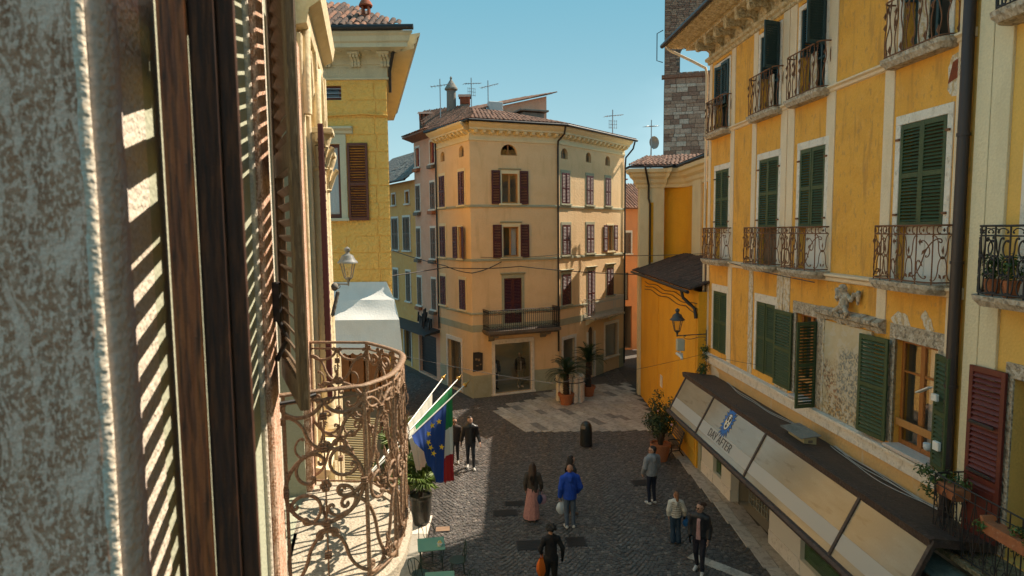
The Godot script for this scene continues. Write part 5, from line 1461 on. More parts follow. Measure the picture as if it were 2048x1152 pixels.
	surround(t, xr, hr[3], 0.13, 0.03, M.winstone, false, 0.05, "shop_surround"); surround(t, xr, hr[5], 0.13, 0.03, M.winstone, true, 0.05, "shop_surround")
	for i in [3, 5]:
		var h: Array = hr[i]
		var g := MB.new(); g.box(h[0], h[1], h[2], h[3], -0.12, -0.11); part(t, "shop_window", g, M.glass, xr)
		var rr := MB.new(); rr.room(h, -0.17, -1.5); part(t, "shop_room", rr, M.room, xr)
	var hh: Array = hr[4]
	var dr := MB.new(); dr.box(hh[0], hh[1], hh[2], hh[3], -0.16, -0.13); part(t, "door", dr, M.greyshutter, xr)
	var stn := MB.new(); stn.box(hh[0] - 0.14, hh[0], 0, 2.6, -0.05, 0.04, 0.006); stn.box(hh[1], hh[1] + 0.14, 0, 2.6, -0.05, 0.04, 0.006); part(t, "door_surround", stn, M.winstone, xr)
	# things on the roof
	for q in [[-0.25, 2.0, 15.1, 0.0], [3.0, -2.5, 16.4, 0.5], [3.9, -2.0, 16.2, -0.4], [7.0, -6.0, 12.9, 0.3]]:
		antenna(cf * Vector3(q[0], 0, q[1] - 6.0) if q[2] > 13 else cf * (xr * Vector3(6.6, 0, -0.6)), q[2] - (1.2 if q[2] > 15 else 0.0), q[3])

var ant_labels := ["tv aerial with a single boom on the peach house roof, leftmost there", "tall tv aerial with a square grid above the peach house ridge", "tv aerial with a long slanting boom at the gable end", "small tv aerial at the right end of the peach house eave", "thin tv aerial above the satellite dish beside the stone tower"]
var ant_no := 0
func antenna(p: Vector3, y: float, rot: float) -> void:
	var t := thing("tv_antenna", ant_labels[ant_no], "antenna", trf(Vector3(p.x, y, p.z), rot), "television aerials on the roofs")
	ant_no += 1
	var m := MB.new(); m.tube(pv3([0, 0, 0, 0, 2.3, 0]), 0.03, 6); part(t, "mast", m, M.steel)
	var b := MB.new(); b.tube(pv3([-0.5, 1.9, 0, 0.7, 2.05, 0]), 0.02, 5)
	part(t, "boom", b, M.steel)
	for i in 7:
		var e := MB.new(); var x := -0.45 + i * 0.17
		e.tube(pv3([x, 1.95 + x * 0.12, -0.28 + i * 0.02, x, 1.95 + x * 0.12, 0.28 - i * 0.02]), 0.012, 4); part(t, "element", e, M.steel)
	if ant_no % 2 == 0:
		var g := MB.new()
		for i in 5: g.tube(pv3([-0.25 + i * 0.12, 1.2, 0.05, -0.25 + i * 0.12, 1.7, 0.05]), 0.012, 4)
		for i in 3: g.tube(pv3([-0.27, 1.25 + i * 0.2, 0.05, 0.27, 1.25 + i * 0.2, 0.05]), 0.012, 4)
		part(t, "grid", g, M.steel)

# ---------------------------------------------------------------- houses along the street to the left
func build_side_street() -> void:
	var base := fr(-1.95, 30.9, 150) * at(-3.95, 0, 0)
	var t := thing("pink_house", "narrow tall pink house with brown shutters beside the peach house", "house", base)
	var w := MB.new(); w.wall(-3.2, 0, 0, 13.5, [[-3.05, -0.55, 0.1, 2.4], [-2.95, -2.38, 11.85, 12.9], [-0.85, -0.25, 11.85, 13.0]], 0.3)
	part(t, "wall", w, M.pink)
	var wins := [[-2.95, -2.38, 11.85, 12.9], [-0.85, -0.25, 11.85, 13.0], [-3.0, -2.42, 9.40, 10.8], [-0.92, -0.3, 9.42, 10.85], [-3.05, -2.5, 6.75, 8.4], [-0.98, -0.34, 6.75, 8.4], [-3.1, -2.5, 4.0, 5.6], [-1.0, -0.4, 3.95, 5.62]]
	for i in wins.size():
		var h: Array = wins[i]
		surround(t, T0, h, 0.09, 0.02, M.winstone, true, 0.03)
		if i < 2:
			casement(t, T0, h, -0.15, M.brownshutter, [], false, 0.05)
			var f := MB.new(); f.box(h[0], h[0] + 0.16, h[2], h[3], -0.14, -0.12); part(t, "red_blind", f, flat(C3(0.25, 0.03, 0.03), 0.7))
		else: closed_pair(t, T0, h, M.greyshutter, false, 0.02, 0.08)
		var fb := MB.new(); fb.box(h[0] - 0.05, h[1] + 0.05, h[2] - 0.28, h[2] - 0.1, 0.02, 0.22, 0.02); part(t, "flower_box", fb, M.dark if i % 3 else M.terracotta)
	var sg := MB.new()
	for k in 9:
		sg.tube(pv3([-1.9 + k * 0.2, 3.2 + 0.35 * sin(k * 1.3), 0.5, -1.9 + k * 0.2 + 0.25, 3.75 - 0.3 * sin(k), 0.55]), 0.05, 5)
	sg.box(-2.0, -0.2, 3.0, 3.5, 0.35, 0.42, 0.02)
	part(t, "sign_board", sg, M.iron)
	var cn := MB.new(); cn.mould(-6.6, 0.0, pv2([0, 2.75, 0.9, 2.6, 0.9, 2.68, 0, 2.9])); part(t, "shop_canopy", cn, M.iron)
	var ro := MB.new(); ro.box(-3.05, -0.55, 0.1, 2.4, -0.25, -0.2)
	for k in 14: ro.box(-3.05, -0.55, 0.14 + k * 0.16, 0.27 + k * 0.16, -0.2, -0.18)
	part(t, "roller_shutter", ro, M.blackpipe)
	tile_field(t, Vector3(-3.5, 13.55, 0.6), Vector3(0.1, 13.55, 0.6), Vector3(0.1, 14.6, -3.2), Vector3(-3.5, 14.6, -3.2), M.tile)
	var ev := MB.new(); ev.mould(-3.4, 0.05, pv2([0, 13.25, 0.1, 13.3, 0.5, 13.42, 0.62, 13.45, 0.62, 13.54, 0, 13.54])); part(t, "eave", ev, M.tile)
	var sd := MB.new(); sd.quad(Vector3(-3.2, 0, -5), Vector3(-3.2, 0, 0), Vector3(-3.2, 13.5, 0), Vector3(-3.2, 13.5, -5)); part(t, "side_wall", sd, M.pink)
	var t2 := thing("yellow_house", "lower ochre-yellow house at the far left under a dark stone roof", "house", base * at(-3.2, 0, 0))
	var w2 := MB.new(); w2.wall(-9.0, 0, 0, 11.2, [[-3.95, -3.35, 9.88, 10.55], [-1.6, -1.0, 9.88, 10.58], [-6.2, -5.0, 0.3, 2.4], [-4.3, -3.1, 0.3, 2.4], [-2.4, -1.2, 0.3, 2.4]], 0.2, -0.05); part(t2, "wall", w2, M.sideyellow)
	for q in [[-3.95, -3.35, 9.88, 10.55], [-1.6, -1.0, 9.88, 10.58]]:
		surround(t2, T0, q, 0.08, 0.0, M.winstone, true, 0.02)
		casement(t2, T0, q, -0.16, M.brownshutter, [], false, 0.05)
	for q in [[-4.1, -3.0, 7.1, 9.05], [-2.1, -1.0, 7.1, 9.08], [-4.05, -3.25, 4.05, 5.86], [-1.8, -1.1, 4.05, 5.84]]:
		surround(t2, T0, q, 0.09, 0.0, M.winstone, true, 0.03)
		closed_pair(t2, at(0, 0, -0.03), q, M.greyshutter, false, 0.02, 0.08)
	var st := surf(ctex(256, 76, C3(0.14, 0.125, 0.11), [[C3(0.05, 0.045, 0.042), 24, 5, 1, 1, 0.45, 0.65, 0.8], [C3(0.30, 0.28, 0.25), 30, 4, 1, 1, 0.55, 0.7, 0.8]], 0.3), Vector3(0.35, 0.35, 0.35), 0.95, true, M.nr, 1.5)
	var rf := MB.new()
	rf.quad(Vector3(-9.2, 11.25, 0.55), Vector3(0, 11.25, 0.55), Vector3(0, 13.4, -2.0), Vector3(-9.2, 13.4, -2.0))
	rf.quad(Vector3(-9.2, 11.13, 0.55), Vector3(-9.2, 11.25, 0.55), Vector3(0, 11.25, 0.55), Vector3(0, 11.13, 0.55))
	var ro2 := part(t2, "roof", rf, st)
	for i in 9:
		var x := -5.2
		while x < -0.1:
			var l := rng.randf_range(0.28, 0.6)
			var v := i / 9.0
			var sb := MB.new(); sb.xbox(T0, Vector3(l - 0.02, rng.randf_range(0.04, 0.09), 0.44), 0.01)
			part(ro2, "stone_slab", sb, [st, M.cement, M.mortar][rng.randi() % 3], trf(Vector3(minf(x + l / 2, -0.25), 11.29 + 2.15 * v, 0.45 - 2.55 * v), rng.randf_range(-0.06, 0.06), 0.70 + rng.randf_range(-0.08, 0.05)))
			x += l
	var gu := MB.new(); gu.tube(pv3([-9.2, 11.2, 0.6, 0, 11.2, 0.6]), 0.07, 6); part(t2, "gutter", gu, M.blackpipe)
	for q in [[-6.2, -5.0], [-4.3, -3.1], [-2.4, -1.2]]:
		casement(t2, T0, [q[0], q[1], 0.3, 2.4], -0.16, M.greyshutter, [], false, 0.06, 1.8)
		surround(t2, T0, [q[0], q[1], 0.1, 2.4], 0.1, 0.0, M.winstone, false, 0.0, "shop_surround")

# ---------------------------------------------------------------- church, tower and what lies behind
func build_church() -> void:
	var o := fr(6.33, 31.2, 180.5)
	var t := thing("yellow_church", "bright yellow and cream church with curved cornice and a low tiled aisle", "church", o)
	var inv := o.affine_inverse()
	# low aisle
	var w := MB.new(); w.wall(0, 9.9, 0, 6.1, [], 0.2); w.quad(Vector3(9.9, 0, 0), Vector3(9.9, 0, -2), Vector3(9.9, 6.1, -2), Vector3(9.9, 6.1, 0))
	part(t, "aisle_wall", w, M.churchyellow)
	var pn := MB.new()
	for q in [[3.8, 9.7, 5.35, 5.40], [3.8, 9.7, 0.5, 0.55]]: pn.box(q[0], q[1], q[2], q[3], -0.01, 0.02)
	pn.box(3.8, 3.86, 0.55, 5.35, -0.01, 0.02); pn.box(9.64, 9.7, 0.55, 5.35, -0.01, 0.02)
	part(t, "wall_panel_edge", pn, M.churchyellow)
	var ln := MB.new()
	for k in 3: # old cables under the eave
		var p := PackedVector3Array()
		for j in 20: p.append(Vector3(lerpf(1.0, 9.8, j / 19.0), 5.75 - k * 0.16 - 0.05 * sin(j * 0.9 + k) - (0.1 if j > 16 else 0.0), 0.03))
		ln.tube(p, 0.014, 5)
	part(t, "wall_cable", ln, M.cable)
	tile_field(t, Vector3(-0.3, 6.18, 0.36), Vector3(10.1, 6.18, 0.36), Vector3(10.1, 6.86, -1.75), Vector3(-0.1, 6.86, -1.75), M.tiledark)
	var gu := MB.new(); gu.tube(pv3([-0.35, 6.12, 0.42, 10.1, 6.12, 0.42]), 0.06, 6); part(t, "gutter", gu, M.blackpipe)
	pipe(t, pv3([9.3, 6.08, 0.42, 9.35, 5.85, 0.38, 9.5, 5.62, 0.15, 9.75, 5.5, 0.08, 9.85, 5.2, 0.07]), 0.055, M.blackpipe)
	var sg := MB.new(); sg.box(4.4, 4.75, 1.55, 2.05, 0.0, 0.03, 0.006); part(t, "wall_plaque", sg, M.winstone)
	# tall body: face towards the square
	var xa := inv * fr(6.22, 31.25, 90)
	var ta := MB.new(); ta.box(0, 1.2, 0, 10.45, -0.4, 0.0); ta.quad(Vector3(1.3, 0, -5.5), Vector3(0, 0, -0.4), Vector3(0, 11.1, -0.4), Vector3(1.3, 11.1, -5.5)); part(t, "corner_pilaster", ta, M.churchcream, xa)
	var pi := MB.new(); pi.box(0.45, 0.68, 6.6, 9.5, -0.01, 0.012); part(t, "inset_panel", pi, M.churchyellow, xa)
	var cu := MB.new() # the hollow curve between the two fronts
	var r0 := PackedVector3Array(); var r1 := PackedVector3Array()
	for k in 13:
		var a := PI / 2 * k / 12.0
		var q := Vector3(1.2 + 1.0 * sin(a), 0, -0.35 + (1.0 - cos(a)) * 1.0)
		r0.append(q + Vector3(0, 6, 0)); r1.append(q + Vector3(0, 10.45, 0))
	cu.sheet([r0, r1])
	part(t, "curved_wall", cu, M.churchyellow, xa)
	var rb := MB.new()
	rb.quad(Vector3(2.2, 6, 0.65), Vector3(2.2, 6, 10.2), Vector3(2.2, 10.45, 10.2), Vector3(2.2, 10.45, 0.65))
	part(t, "upper_wall", rb, M.churchyellow, xa)
	for q in [[1.6, 2.9], [5.2, 6.4]]:
		var p := MB.new(); p.box(2.1, 2.3, 6.2, 10.45, q[0], q[1], 0.01); part(t, "pilaster", p, M.churchcream, xa)
	var prof := [[0, 10.2], [0.05, 10.22], [0.07, 10.36], [0.16, 10.45], [0.2, 10.6], [0.34, 10.72], [0.40, 10.86], [0.52, 10.92], [0.56, 11.08], [0.0, 11.14]]
	var path := [Vector2(-0.05, -0.4), Vector2(-0.05, 0.0), Vector2(1.2, 0.0)]
	for k in 13:
		var a := PI / 2 * k / 12.0
		path.append(Vector2(1.2 + 1.0 * sin(a), -0.35 + (1.0 - cos(a)) * 1.0) + Vector2(-0.1 * sin(a) * 0, 0.35 * (1 - k / 12.0)))
	path.append(Vector2(2.2, 5.0)); path.append(Vector2(2.2, 10.2))
	var co := MB.new()
	var rows := []
	for pr in prof:
		var row := PackedVector3Array()
		for i in path.size():
			var d0: Vector2 = (path[i] - path[maxi(i - 1, 0)]).normalized(); var d1: Vector2 = (path[mini(i + 1, path.size() - 1)] - path[i]).normalized()
			if i == 0: d0 = d1
			if i == path.size() - 1: d1 = d0
			var d := (d0 + d1).normalized()
			var n := Vector2(-d.y, d.x)
			var k: float = 1.0 / maxf(n.dot(Vector2(-d0.y, d0.x)), 0.6)
			var c: Vector2 = path[i] + n * pr[0] * k
			row.append(Vector3(c.x, pr[1], c.y))
		rows.append(row)
	for i in rows.size() - 1:
		for j in rows[i].size() - 1:
			co.quad(rows[i][j], rows[i][j + 1], rows[i + 1][j + 1], rows[i + 1][j])
	part(t, "cornice", co, M.churchcream, xa)
	var gt := MB.new(); var gp := PackedVector3Array()
	for q in rows[8]: gp.append(q + Vector3(0, 0.08, 0))
	gt.tube(gp, 0.06, 6); part(t, "gutter", gt, M.blackpipe, xa)
	pipe(t, pv3([0.15, 11.1, 0.6, 0.2, 10.9, 0.55, 0.42, 10.3, 0.1, 0.42, 9.7, 0.08, 0.5, 9.4, 0.07, 0.5, 6.3, 0.07]), 0.05, M.blackpipe, xa)
	tile_field(t, xa * Vector3(-0.6, 11.2, 0.55), xa * Vector3(2.0, 11.2, 0.6), xa * Vector3(5.5, 12.1, -3.0), xa * Vector3(1.2, 12.1, -4.0), M.tile)
	tile_field(t, xa * Vector3(1.68, 11.2, 1.0), xa * Vector3(1.68, 11.2, 10.3), xa * Vector3(5.0, 12.1, 10.3), xa * Vector3(5.0, 12.1, -2.0), M.tiledark)
	var bk := MB.new(); bk.box(2.3, 6.0, 0, 11.1, -3.5, 10.2); part(t, "nave", bk, M.churchcream, xa)
	var sk := MB.new(); sk.box(1.9, 6.0, 0, 8.4, -9.5, -3.55); part(t, "sacristy", sk, M.churchcream, xa)
	# stone bell tower
	var tw := thing("stone_tower", "tall rough stone bell tower with an open belfry arch behind the ochre house", "tower", fr(13.66, 58.0, 103) * Transform3D(Basis.from_scale(Vector3.ONE * 1.45), Vector3(0, -3.7, 0)))
	var cb := MB.new()
	cb.wall(0, 5.0, 0, 30, [[0.92, 2.9, 17.62, 19.7]], 0.7)
	cb.arch_fill([0.92, 2.9, 17.62, 19.7], 0.7)
	cb.quad(Vector3(0, 0, -5), Vector3(0, 0, 0), Vector3(0, 17.6, 0), Vector3(0, 17.6, -5)); cb.quad(Vector3(0, 20.3, -5), Vector3(0, 20.3, 0), Vector3(0, 30, 0), Vector3(0, 30, -5))
	cb.box(-0.001, 0.7, 17.6, 20.3, -0.7, -0.001)
	part(tw, "core", cb, M.mortar)
	var sill := MB.new(); sill.box(-0.16, 5.0, 17.35, 17.55, -0.3, 0.12, 0.01); part(tw, "string_course", sill, M.tile)
	var y := 12.2
	var sm := []
	for k in 4:
		var b: Color = [C3(0.40, 0.255, 0.175), C3(0.50, 0.36, 0.27), C3(0.28, 0.165, 0.115), C3(0.58, 0.46, 0.36)][k]
		sm.append(surf(ctex(128, 80 + k, b, [[b * 0.55, 8, 5, 1, 1, 0.45, 0.7, 0.7], [b * 1.3, 14, 4, 1, 1, 0.55, 0.8, 0.5]], 0.2), Vector3(0.5, 0.5, 0.5), 0.95, true, M.nr, 0.8))
	while y < 22.6:
		var low := y < 17.2
		var hgt := rng.randf_range(0.16, 0.34) if low else rng.randf_range(0.09, 0.14)
		var x := 0.0 if low else 0.0
		if low and y + hgt > 17.2: hgt = 17.35 - y
		if y < 17.56 and not low: y = 17.56
		while x < 2.9:
			var l := rng.randf_range(0.28, 0.75) if low else rng.randf_range(0.28, 0.42)
			l = minf(l, 2.95 - x)
			var mx := x + l / 2
			var inside := mx > 0.84 and y < 19.75 and y > 17.56
			if not inside and l > 0.1:
				var s := MB.new()
				var e := minf(x + l, 0.9) if (y < 19.7 and y > 17.56) else x + l
				s.box(x + 0.012, e - 0.012, y + 0.008, y + hgt - 0.008, -0.05, rng.randf_range(0.015, 0.055), 0.012)
				var q := rng.randf()
				part(tw, "stone", s, sm[(0 if q < 0.4 else (1 if q < 0.62 else (2 if q < 0.86 else 3)))] if low else sm[(0 if q < 0.6 else 2)])
			x += l
		y += hgt
	var cg := MB.new(); cg.tube(pv3([-0.1, 18.3, 0.1, -0.45, 18.4, 0.2, -0.45, 20.0, 0.2, -0.1, 20.2, 0.1]), 0.03, 5); cg.tube(pv3([0.95, 19.5, -0.3, 2.9, 19.6, -0.3]), 0.03, 5); cg.tube(pv3([0.95, 19.1, -0.3, 2.9, 19.2, -0.3]), 0.02, 5)
	part(tw, "bell_frame", cg, M.iron)
	# back wall of the belfry stays open; far houses up the alley
	var ob := thing("orange_house", "narrow orange house up the alley beside the church", "house", fr(6.0, 43.0, 80))
	var ow := MB.new(); ow.wall(-0.5, 6, 0, 9.6, [[1.35, 1.95, 3.4, 5.3], [1.3, 2.2, 0.1, 3.0]], 0.2)
	part(ob, "wall", ow, M.orange)
	var od := MB.new(); od.room([1.3, 2.2, 0.1, 3.0], -0.18, -2.4); part(ob, "doorway", od, M.room)
	casement(ob, T0, [1.35, 1.95, 3.4, 5.3], -0.12, M.greyshutter, [], false, 0.05)
	simple_shutter_window(ob, T0, [1.55, 2.1, 6.6, 8.0], M.greyshutter, M.winstone)
	tile_field(ob, Vector3(-1, 9.6, 0.4), Vector3(6, 9.6, 0.4), Vector3(6, 11.4, -4.0), Vector3(-1, 11.4, -4.0), M.tile)
	var oc := MB.new(); oc.box(1.35, 2.1, 10.0, 11.3, -1.6, -1.0, 0.01); oc.box(1.25, 2.2, 11.6, 11.68, -1.7, -0.9)
	for k in 4: oc.box(1.37 + k * 0.2, 1.47 + k * 0.2, 11.3, 11.6, -1.55, -1.05)
	part(ob, "chimney", oc, M.brick)
	var fh := thing("far_house", "plain shaded house closing the alley between peach house and church", "house", fr(4.5, 52.0, 90))
	var fw := MB.new(); fw.wall(-3, 12, 0, 9.0, [], 0.2); part(fh, "wall", fw, M.pink)
	tile_field(fh, Vector3(-3, 9.0, 0.5), Vector3(12, 9.0, 0.5), Vector3(12, 11.0, -5), Vector3(-3, 11.0, -5), M.tile)
	var dh := thing("satellite_dish", "round satellite dish on a pole above the church roof", "satellite dish", trf(Vector3(8.05, 12.2, -37.0), 0.5))
	var ds := MB.new()
	var dr := []
	for i in 5:
		var row := PackedVector3Array()
		for j in 17: row.append(Vector3(cos(TAU * j / 16.0) * 0.09 * i, sin(TAU * j / 16.0) * 0.09 * i + 0.9, 0.012 * i * i))
		dr.append(row)
	ds.sheet(dr); part(dh, "dish", ds, flat(C3(0.28, 0.25, 0.22), 0.6))
	var dp := MB.new(); dp.tube(pv3([0, -0.6, -0.1, 0, 0.9, -0.05]), 0.04, 6); part(dh, "pole", dp, M.steel)
	var ar := MB.new(); ar.tube(pv3([0, 0.55, 0.1, 0, 0.7, 0.55]), 0.02, 5); part(dh, "feed_arm", ar, M.steel)
	antenna(Vector3(7.9, 0, -36.5), 12.0, 0.8)

# ---------------------------------------------------------------- near houses on the left
var lf: Transform3D
func build_left() -> void:
	lf = fr(-0.48, 0.0, -12.7)
	var t := thing("sage_house", "sage green house at the left edge with dark louvred shutters and iron balcony", "house", lf)
	var w := MB.new()
	w.wall(1.45, 4.75, 0, 13.0, [[3.32, 4.46, 6.37, 9.3]], 0.3)
	part(t, "wall", w, M.greenwall)
	var w2 := MB.new(); w2.wall(-6.0, -0.6, 0, 13.0, [], 0.2); w2.wall(-0.6, 1.45, 0, 6.6, [], 0.2); w2.wall(-0.6, 1.45, 10.2, 13.0, [], 0.2)
	part(t, "wall", w2, M.greenwall)
	var pl := MB.new(); pl.box(1.30, 1.452, 6.4, 10.2, -0.1, 0.006); part(t, "plaster_patch", pl, M.roughplaster)
	# jamb of the near window: rough reveal, pale arris, smooth roll
	var jb := MB.new()
	var rows := []
	var ny := 60
	for i in ny + 1:
		var y := 6.6 + 3.6 * i / ny
		var row := PackedVector3Array()
		for j in 9:
			var u := j / 8.0
			row.append(Vector3(1.163 + 0.004 * sin(y * 31.0 + j * 1.7) + 0.003 * sin(y * 77.0 + j * 5.0), y, lerpf(-0.55, -0.012, u)))
		rows.append(row)
	jb.sheet(rows, true)
	part(t, "jamb_reveal", jb, M.jambstone)
	var ar := MB.new()
	var rg := RandomNumberGenerator.new(); rg.seed = 31
	rows = []
	for i in 121:
		var y := 6.6 + 3.6 * i / 120.0
		var c := 0.0035 + 0.0015 * sin(y * 9.0) * sin(y * 5.0) + rg.randf_range(-0.0003, 0.0003)
		rows.append(PackedVector3Array([Vector3(1.163, y, -0.014), Vector3(1.163 - 0.001, y, -0.012 + c * 0.3), Vector3(1.164 + c * 0.5, y, -0.003 + c), Vector3(1.170 + c, y, 0.002 + c * 0.6), Vector3(1.180, y, 0.001)]))
	ar.sheet(rows, true)
	part(t, "jamb_arris", ar, M.roughplaster)
	var rl := MB.new()
	rows = []
	for i in 31:
		var y := 6.6 + 3.6 * i / 30.0
		var row := PackedVector3Array()
		for j in 9:
			var a := PI * j / 8.0
			row.append(Vector3(1.245 - 0.062 * cos(a), y, 0.001 + 0.022 * sin(a) + 0.001 * sin(y * 23.0)))
		rows.append(row)
	rl.sheet(rows, true)
	part(t, "jamb_roll", rl, M.palestone)
	var jm := MB.new(); jm.box(1.18, 1.30, 6.6, 10.2, -0.55, 0.0); part(t, "jamb_core", jm, M.palestone)
	var hd := MB.new(); hd.box(-0.6, 1.3, 10.2, 10.35, -0.4, 0.03); part(t, "lintel", hd, M.palestone)
	# near shutter, folded double, standing off the wall
	shutter_near(t)
	# second window and its shutter
	var s2 := MB.new(); s2.box(2.80, 3.02, 4.5, 10.4, -0.05, 0.045, 0.008); s2.box(4.50, 4.72, 6.37, 9.5, -0.05, 0.045, 0.008); part(t, "door_jamb", s2, M.jambstone)
	var s3 := MB.new(); s3.box(2.765, 2.798, 4.5, 10.4, -0.05, 0.02, 0.006); part(t, "door_jamb_edge", s3, M.roughplaster)
	var s4 := MB.new(); s4.box(3.02, 3.30, 4.5, 10.4, -0.05, 0.012, 0.004); part(t, "plaster_strip", s4, M.roughplaster)
	var bk := MB.new(); bk.room([3.32, 4.46, 6.37, 9.3], -0.3, -1.5); part(t, "room", bk, M.room)
	shutter_second(t)
	var hk := MB.new(); hk.tube(pv3([2.95, 7.62, 0.05, 2.95, 7.72, 0.10, 2.95, 7.82, 0.06]), 0.012, 5); hk.box(2.93, 2.97, 7.80, 7.98, 0.04, 0.08, 0.006); part(t, "shutter_hook", hk, M.iron)
	# cream ornate house
	var c := thing("cream_palace", "cream stone facade with columns and arched mouldings just beyond the iron balcony", "house", lf)
	var cw := MB.new(); cw.wall(4.75, 6.32, 0, 13.0, [[5.0, 5.55, 6.9, 9.0]], 0.25, 0.02)
	cw.quad(Vector3(6.32, 0, 0.02), Vector3(6.32, 0, -4), Vector3(6.32, 13, -4), Vector3(6.32, 13, 0.02))
	part(c, "wall", cw, M.ivory)
	var dk := MB.new(); dk.room([5.0, 5.55, 6.9, 9.0], -0.2, -0.8); part(c, "room", dk, M.room)
	var st := MB.new()
	for q in [[4.78, 4.88, 0.06], [4.90, 4.97, 0.09], [6.10, 6.30, 0.10], [6.16, 6.26, 0.14]]: st.box(q[0], q[1], 6.0, 9.62, 0.02, q[2], 0.008)
	part(c, "pilaster", st, M.ivory)
	for q in [[5.62, 6.45, 9.02, 0.065], [5.92, 6.45, 8.86, 0.075]]:
		var l := MB.new()
		var zc := 0.09
		l.lathe(pv2([0.10, q[1], 0.11, q[1] + 0.06, 0.085, q[1] + 0.12, q[3], q[1] + 0.16, q[3] * 0.9, q[2] - 0.3, q[3] * 1.15, q[2] - 0.28, q[3] * 0.95, q[2] - 0.25, q[3] * 1.1, q[2] - 0.15, q[3] * 1.7, q[2] - 0.03, q[3] * 1.8, q[2]]), 14, at(q[0], 0, zc))
		var o := part(c, "column", l, M.ivory)
		var cp := MB.new()
		for k in 10:
			var a := TAU * k / 10.0
			cp.tube(PackedVector3Array([Vector3(q[0] + cos(a) * q[3], q[2] - 0.26, zc + sin(a) * q[3]), Vector3(q[0] + cos(a) * q[3] * 1.5, q[2] - 0.16, zc + sin(a) * q[3] * 1.5), Vector3(q[0] + cos(a) * q[3] * 1.95, q[2] - 0.10, zc + sin(a) * q[3] * 1.95), Vector3(q[0] + cos(a) * q[3] * 1.8, q[2] - 0.13, zc + sin(a) * q[3] * 1.8)]), 0.018, 5)
		cp.box(q[0] - 0.13, q[0] + 0.13, q[2], q[2] + 0.05, 0.0, zc + 0.13, 0.008)
		part(o, "capital", cp, M.ivory)
	for q in [[5.25, 9.05, 0.36, 0.05], [5.25, 9.05, 0.46, 0.08], [5.86, 8.95, 0.26, 0.06], [5.86, 8.95, 0.34, 0.10]]:
		var a := MB.new(); var p := PackedVector3Array()
		for k in 15: p.append(Vector3(q[0] + cos(PI * k / 14.0) * q[2], q[1] + sin(PI * k / 14.0) * q[2] * 1.9, q[3]))
		a.tube(p, 0.032, 6); part(c, "arch_moulding", a, M.ivory)
	var cm := MB.new()
	cm.mould(4.75, 6.34, pv2([0.02, 9.66, 0.10, 9.68, 0.12, 9.78, 0.2, 9.84, 0.22, 9.96, 0.02, 10.0]), 0.0, 0.6)
	part(c, "cornice", cm, M.ivory); cm = MB.new()
	cm.mould(4.75, 6.34, pv2([0.02, 10.25, 0.10, 10.28, 0.16, 10.42, 0.30, 10.5, 0.30, 10.6, 0.02, 10.64]), 0.0, 0.6)
	part(c, "cornice", cm, M.ivory); cm = MB.new()
	cm.mould(4.75, 6.34, pv2([0.02, 6.25, 0.08, 6.27, 0.12, 6.36, 0.16, 6.42, 0.02, 6.46]), 0.0, 0.6)
	part(c, "cornice", cm, M.ivory)
	leaf(c, trf(Vector3(4.86, 6.95, 0.16), 0.05), 0.36, 2.05, M.maroon, false, 0.07)
	var ct := MB.new(); ct.xbox(trf(Vector3(5.3, 7.62, 0.2), 0, 0.25), Vector3(0.035, 0.22, 0.03), 0.01); ct.ball(Vector3(5.3, 7.76, 0.2), Vector3(0.035, 0.035, 0.03)); part(c, "shutter_catch", ct, M.cement)
	var lo := MB.new(); lo.box(6.325, 8.9, 0, 6.85, -4.0, 0.0, 0.01); part(c, "lower_wing", lo, M.ivory)
	var lp := MB.new()
	for q in [6.6, 6.85, 7.3, 7.6, 8.2, 8.6]: lp.box(q, q + 0.14, 0, 6.6, 0, 0.08, 0.008)
	part(c, "lower_pilaster", lp, M.ivory)
	var gp := MB.new(); gp.tube(pv3([6.3, 10.42, -0.1, 6.45, 10.46, 0.22, 6.5, 10.56, 0.32]), 0.02, 6); part(c, "roof_gutter_end", gp, M.blackpipe)
	# hidden flank of the square, holds the lantern
	var hs := thing("set_back_house", "cream house wall set back behind the cream palace, behind the lantern", "house", fr(-4.95, 6.5, 0))
	var hw := MB.new(); hw.box(0, 9.4, 0, 9.0, -3.0, 0.0); part(hs, "wall", hw, M.ivory)
	build_left_corner()

func shutter_near(t: Node) -> void: # leaves folded on one another, seen end on
	var xf := Transform3D(Basis(Vector3.UP, deg_to_rad(15.6)), Vector3(1.224, 6.9, 0.1028))
	var h := 1.86; var w := 0.375
	var o: Node = null
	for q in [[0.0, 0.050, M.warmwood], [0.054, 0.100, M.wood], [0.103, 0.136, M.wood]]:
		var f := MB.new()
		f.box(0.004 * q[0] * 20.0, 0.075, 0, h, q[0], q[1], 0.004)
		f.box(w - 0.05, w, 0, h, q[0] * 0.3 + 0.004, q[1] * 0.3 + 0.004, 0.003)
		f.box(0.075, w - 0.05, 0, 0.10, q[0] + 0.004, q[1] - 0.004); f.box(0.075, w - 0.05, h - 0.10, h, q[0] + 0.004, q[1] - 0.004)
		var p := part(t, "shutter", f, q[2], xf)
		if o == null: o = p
	var y := 0.13
	while y < h - 0.12: # narrow slats below, wider ones in the upper part
		var wide := y > 1.34
		put(o, "slat", slat_mesh(w - 0.125, 0.056 if wide else 0.029, -0.75, 0.008), M.wood, at(0.075 + (w - 0.125) / 2, y, 0.03))
		y += 0.146 if wide else 0.074
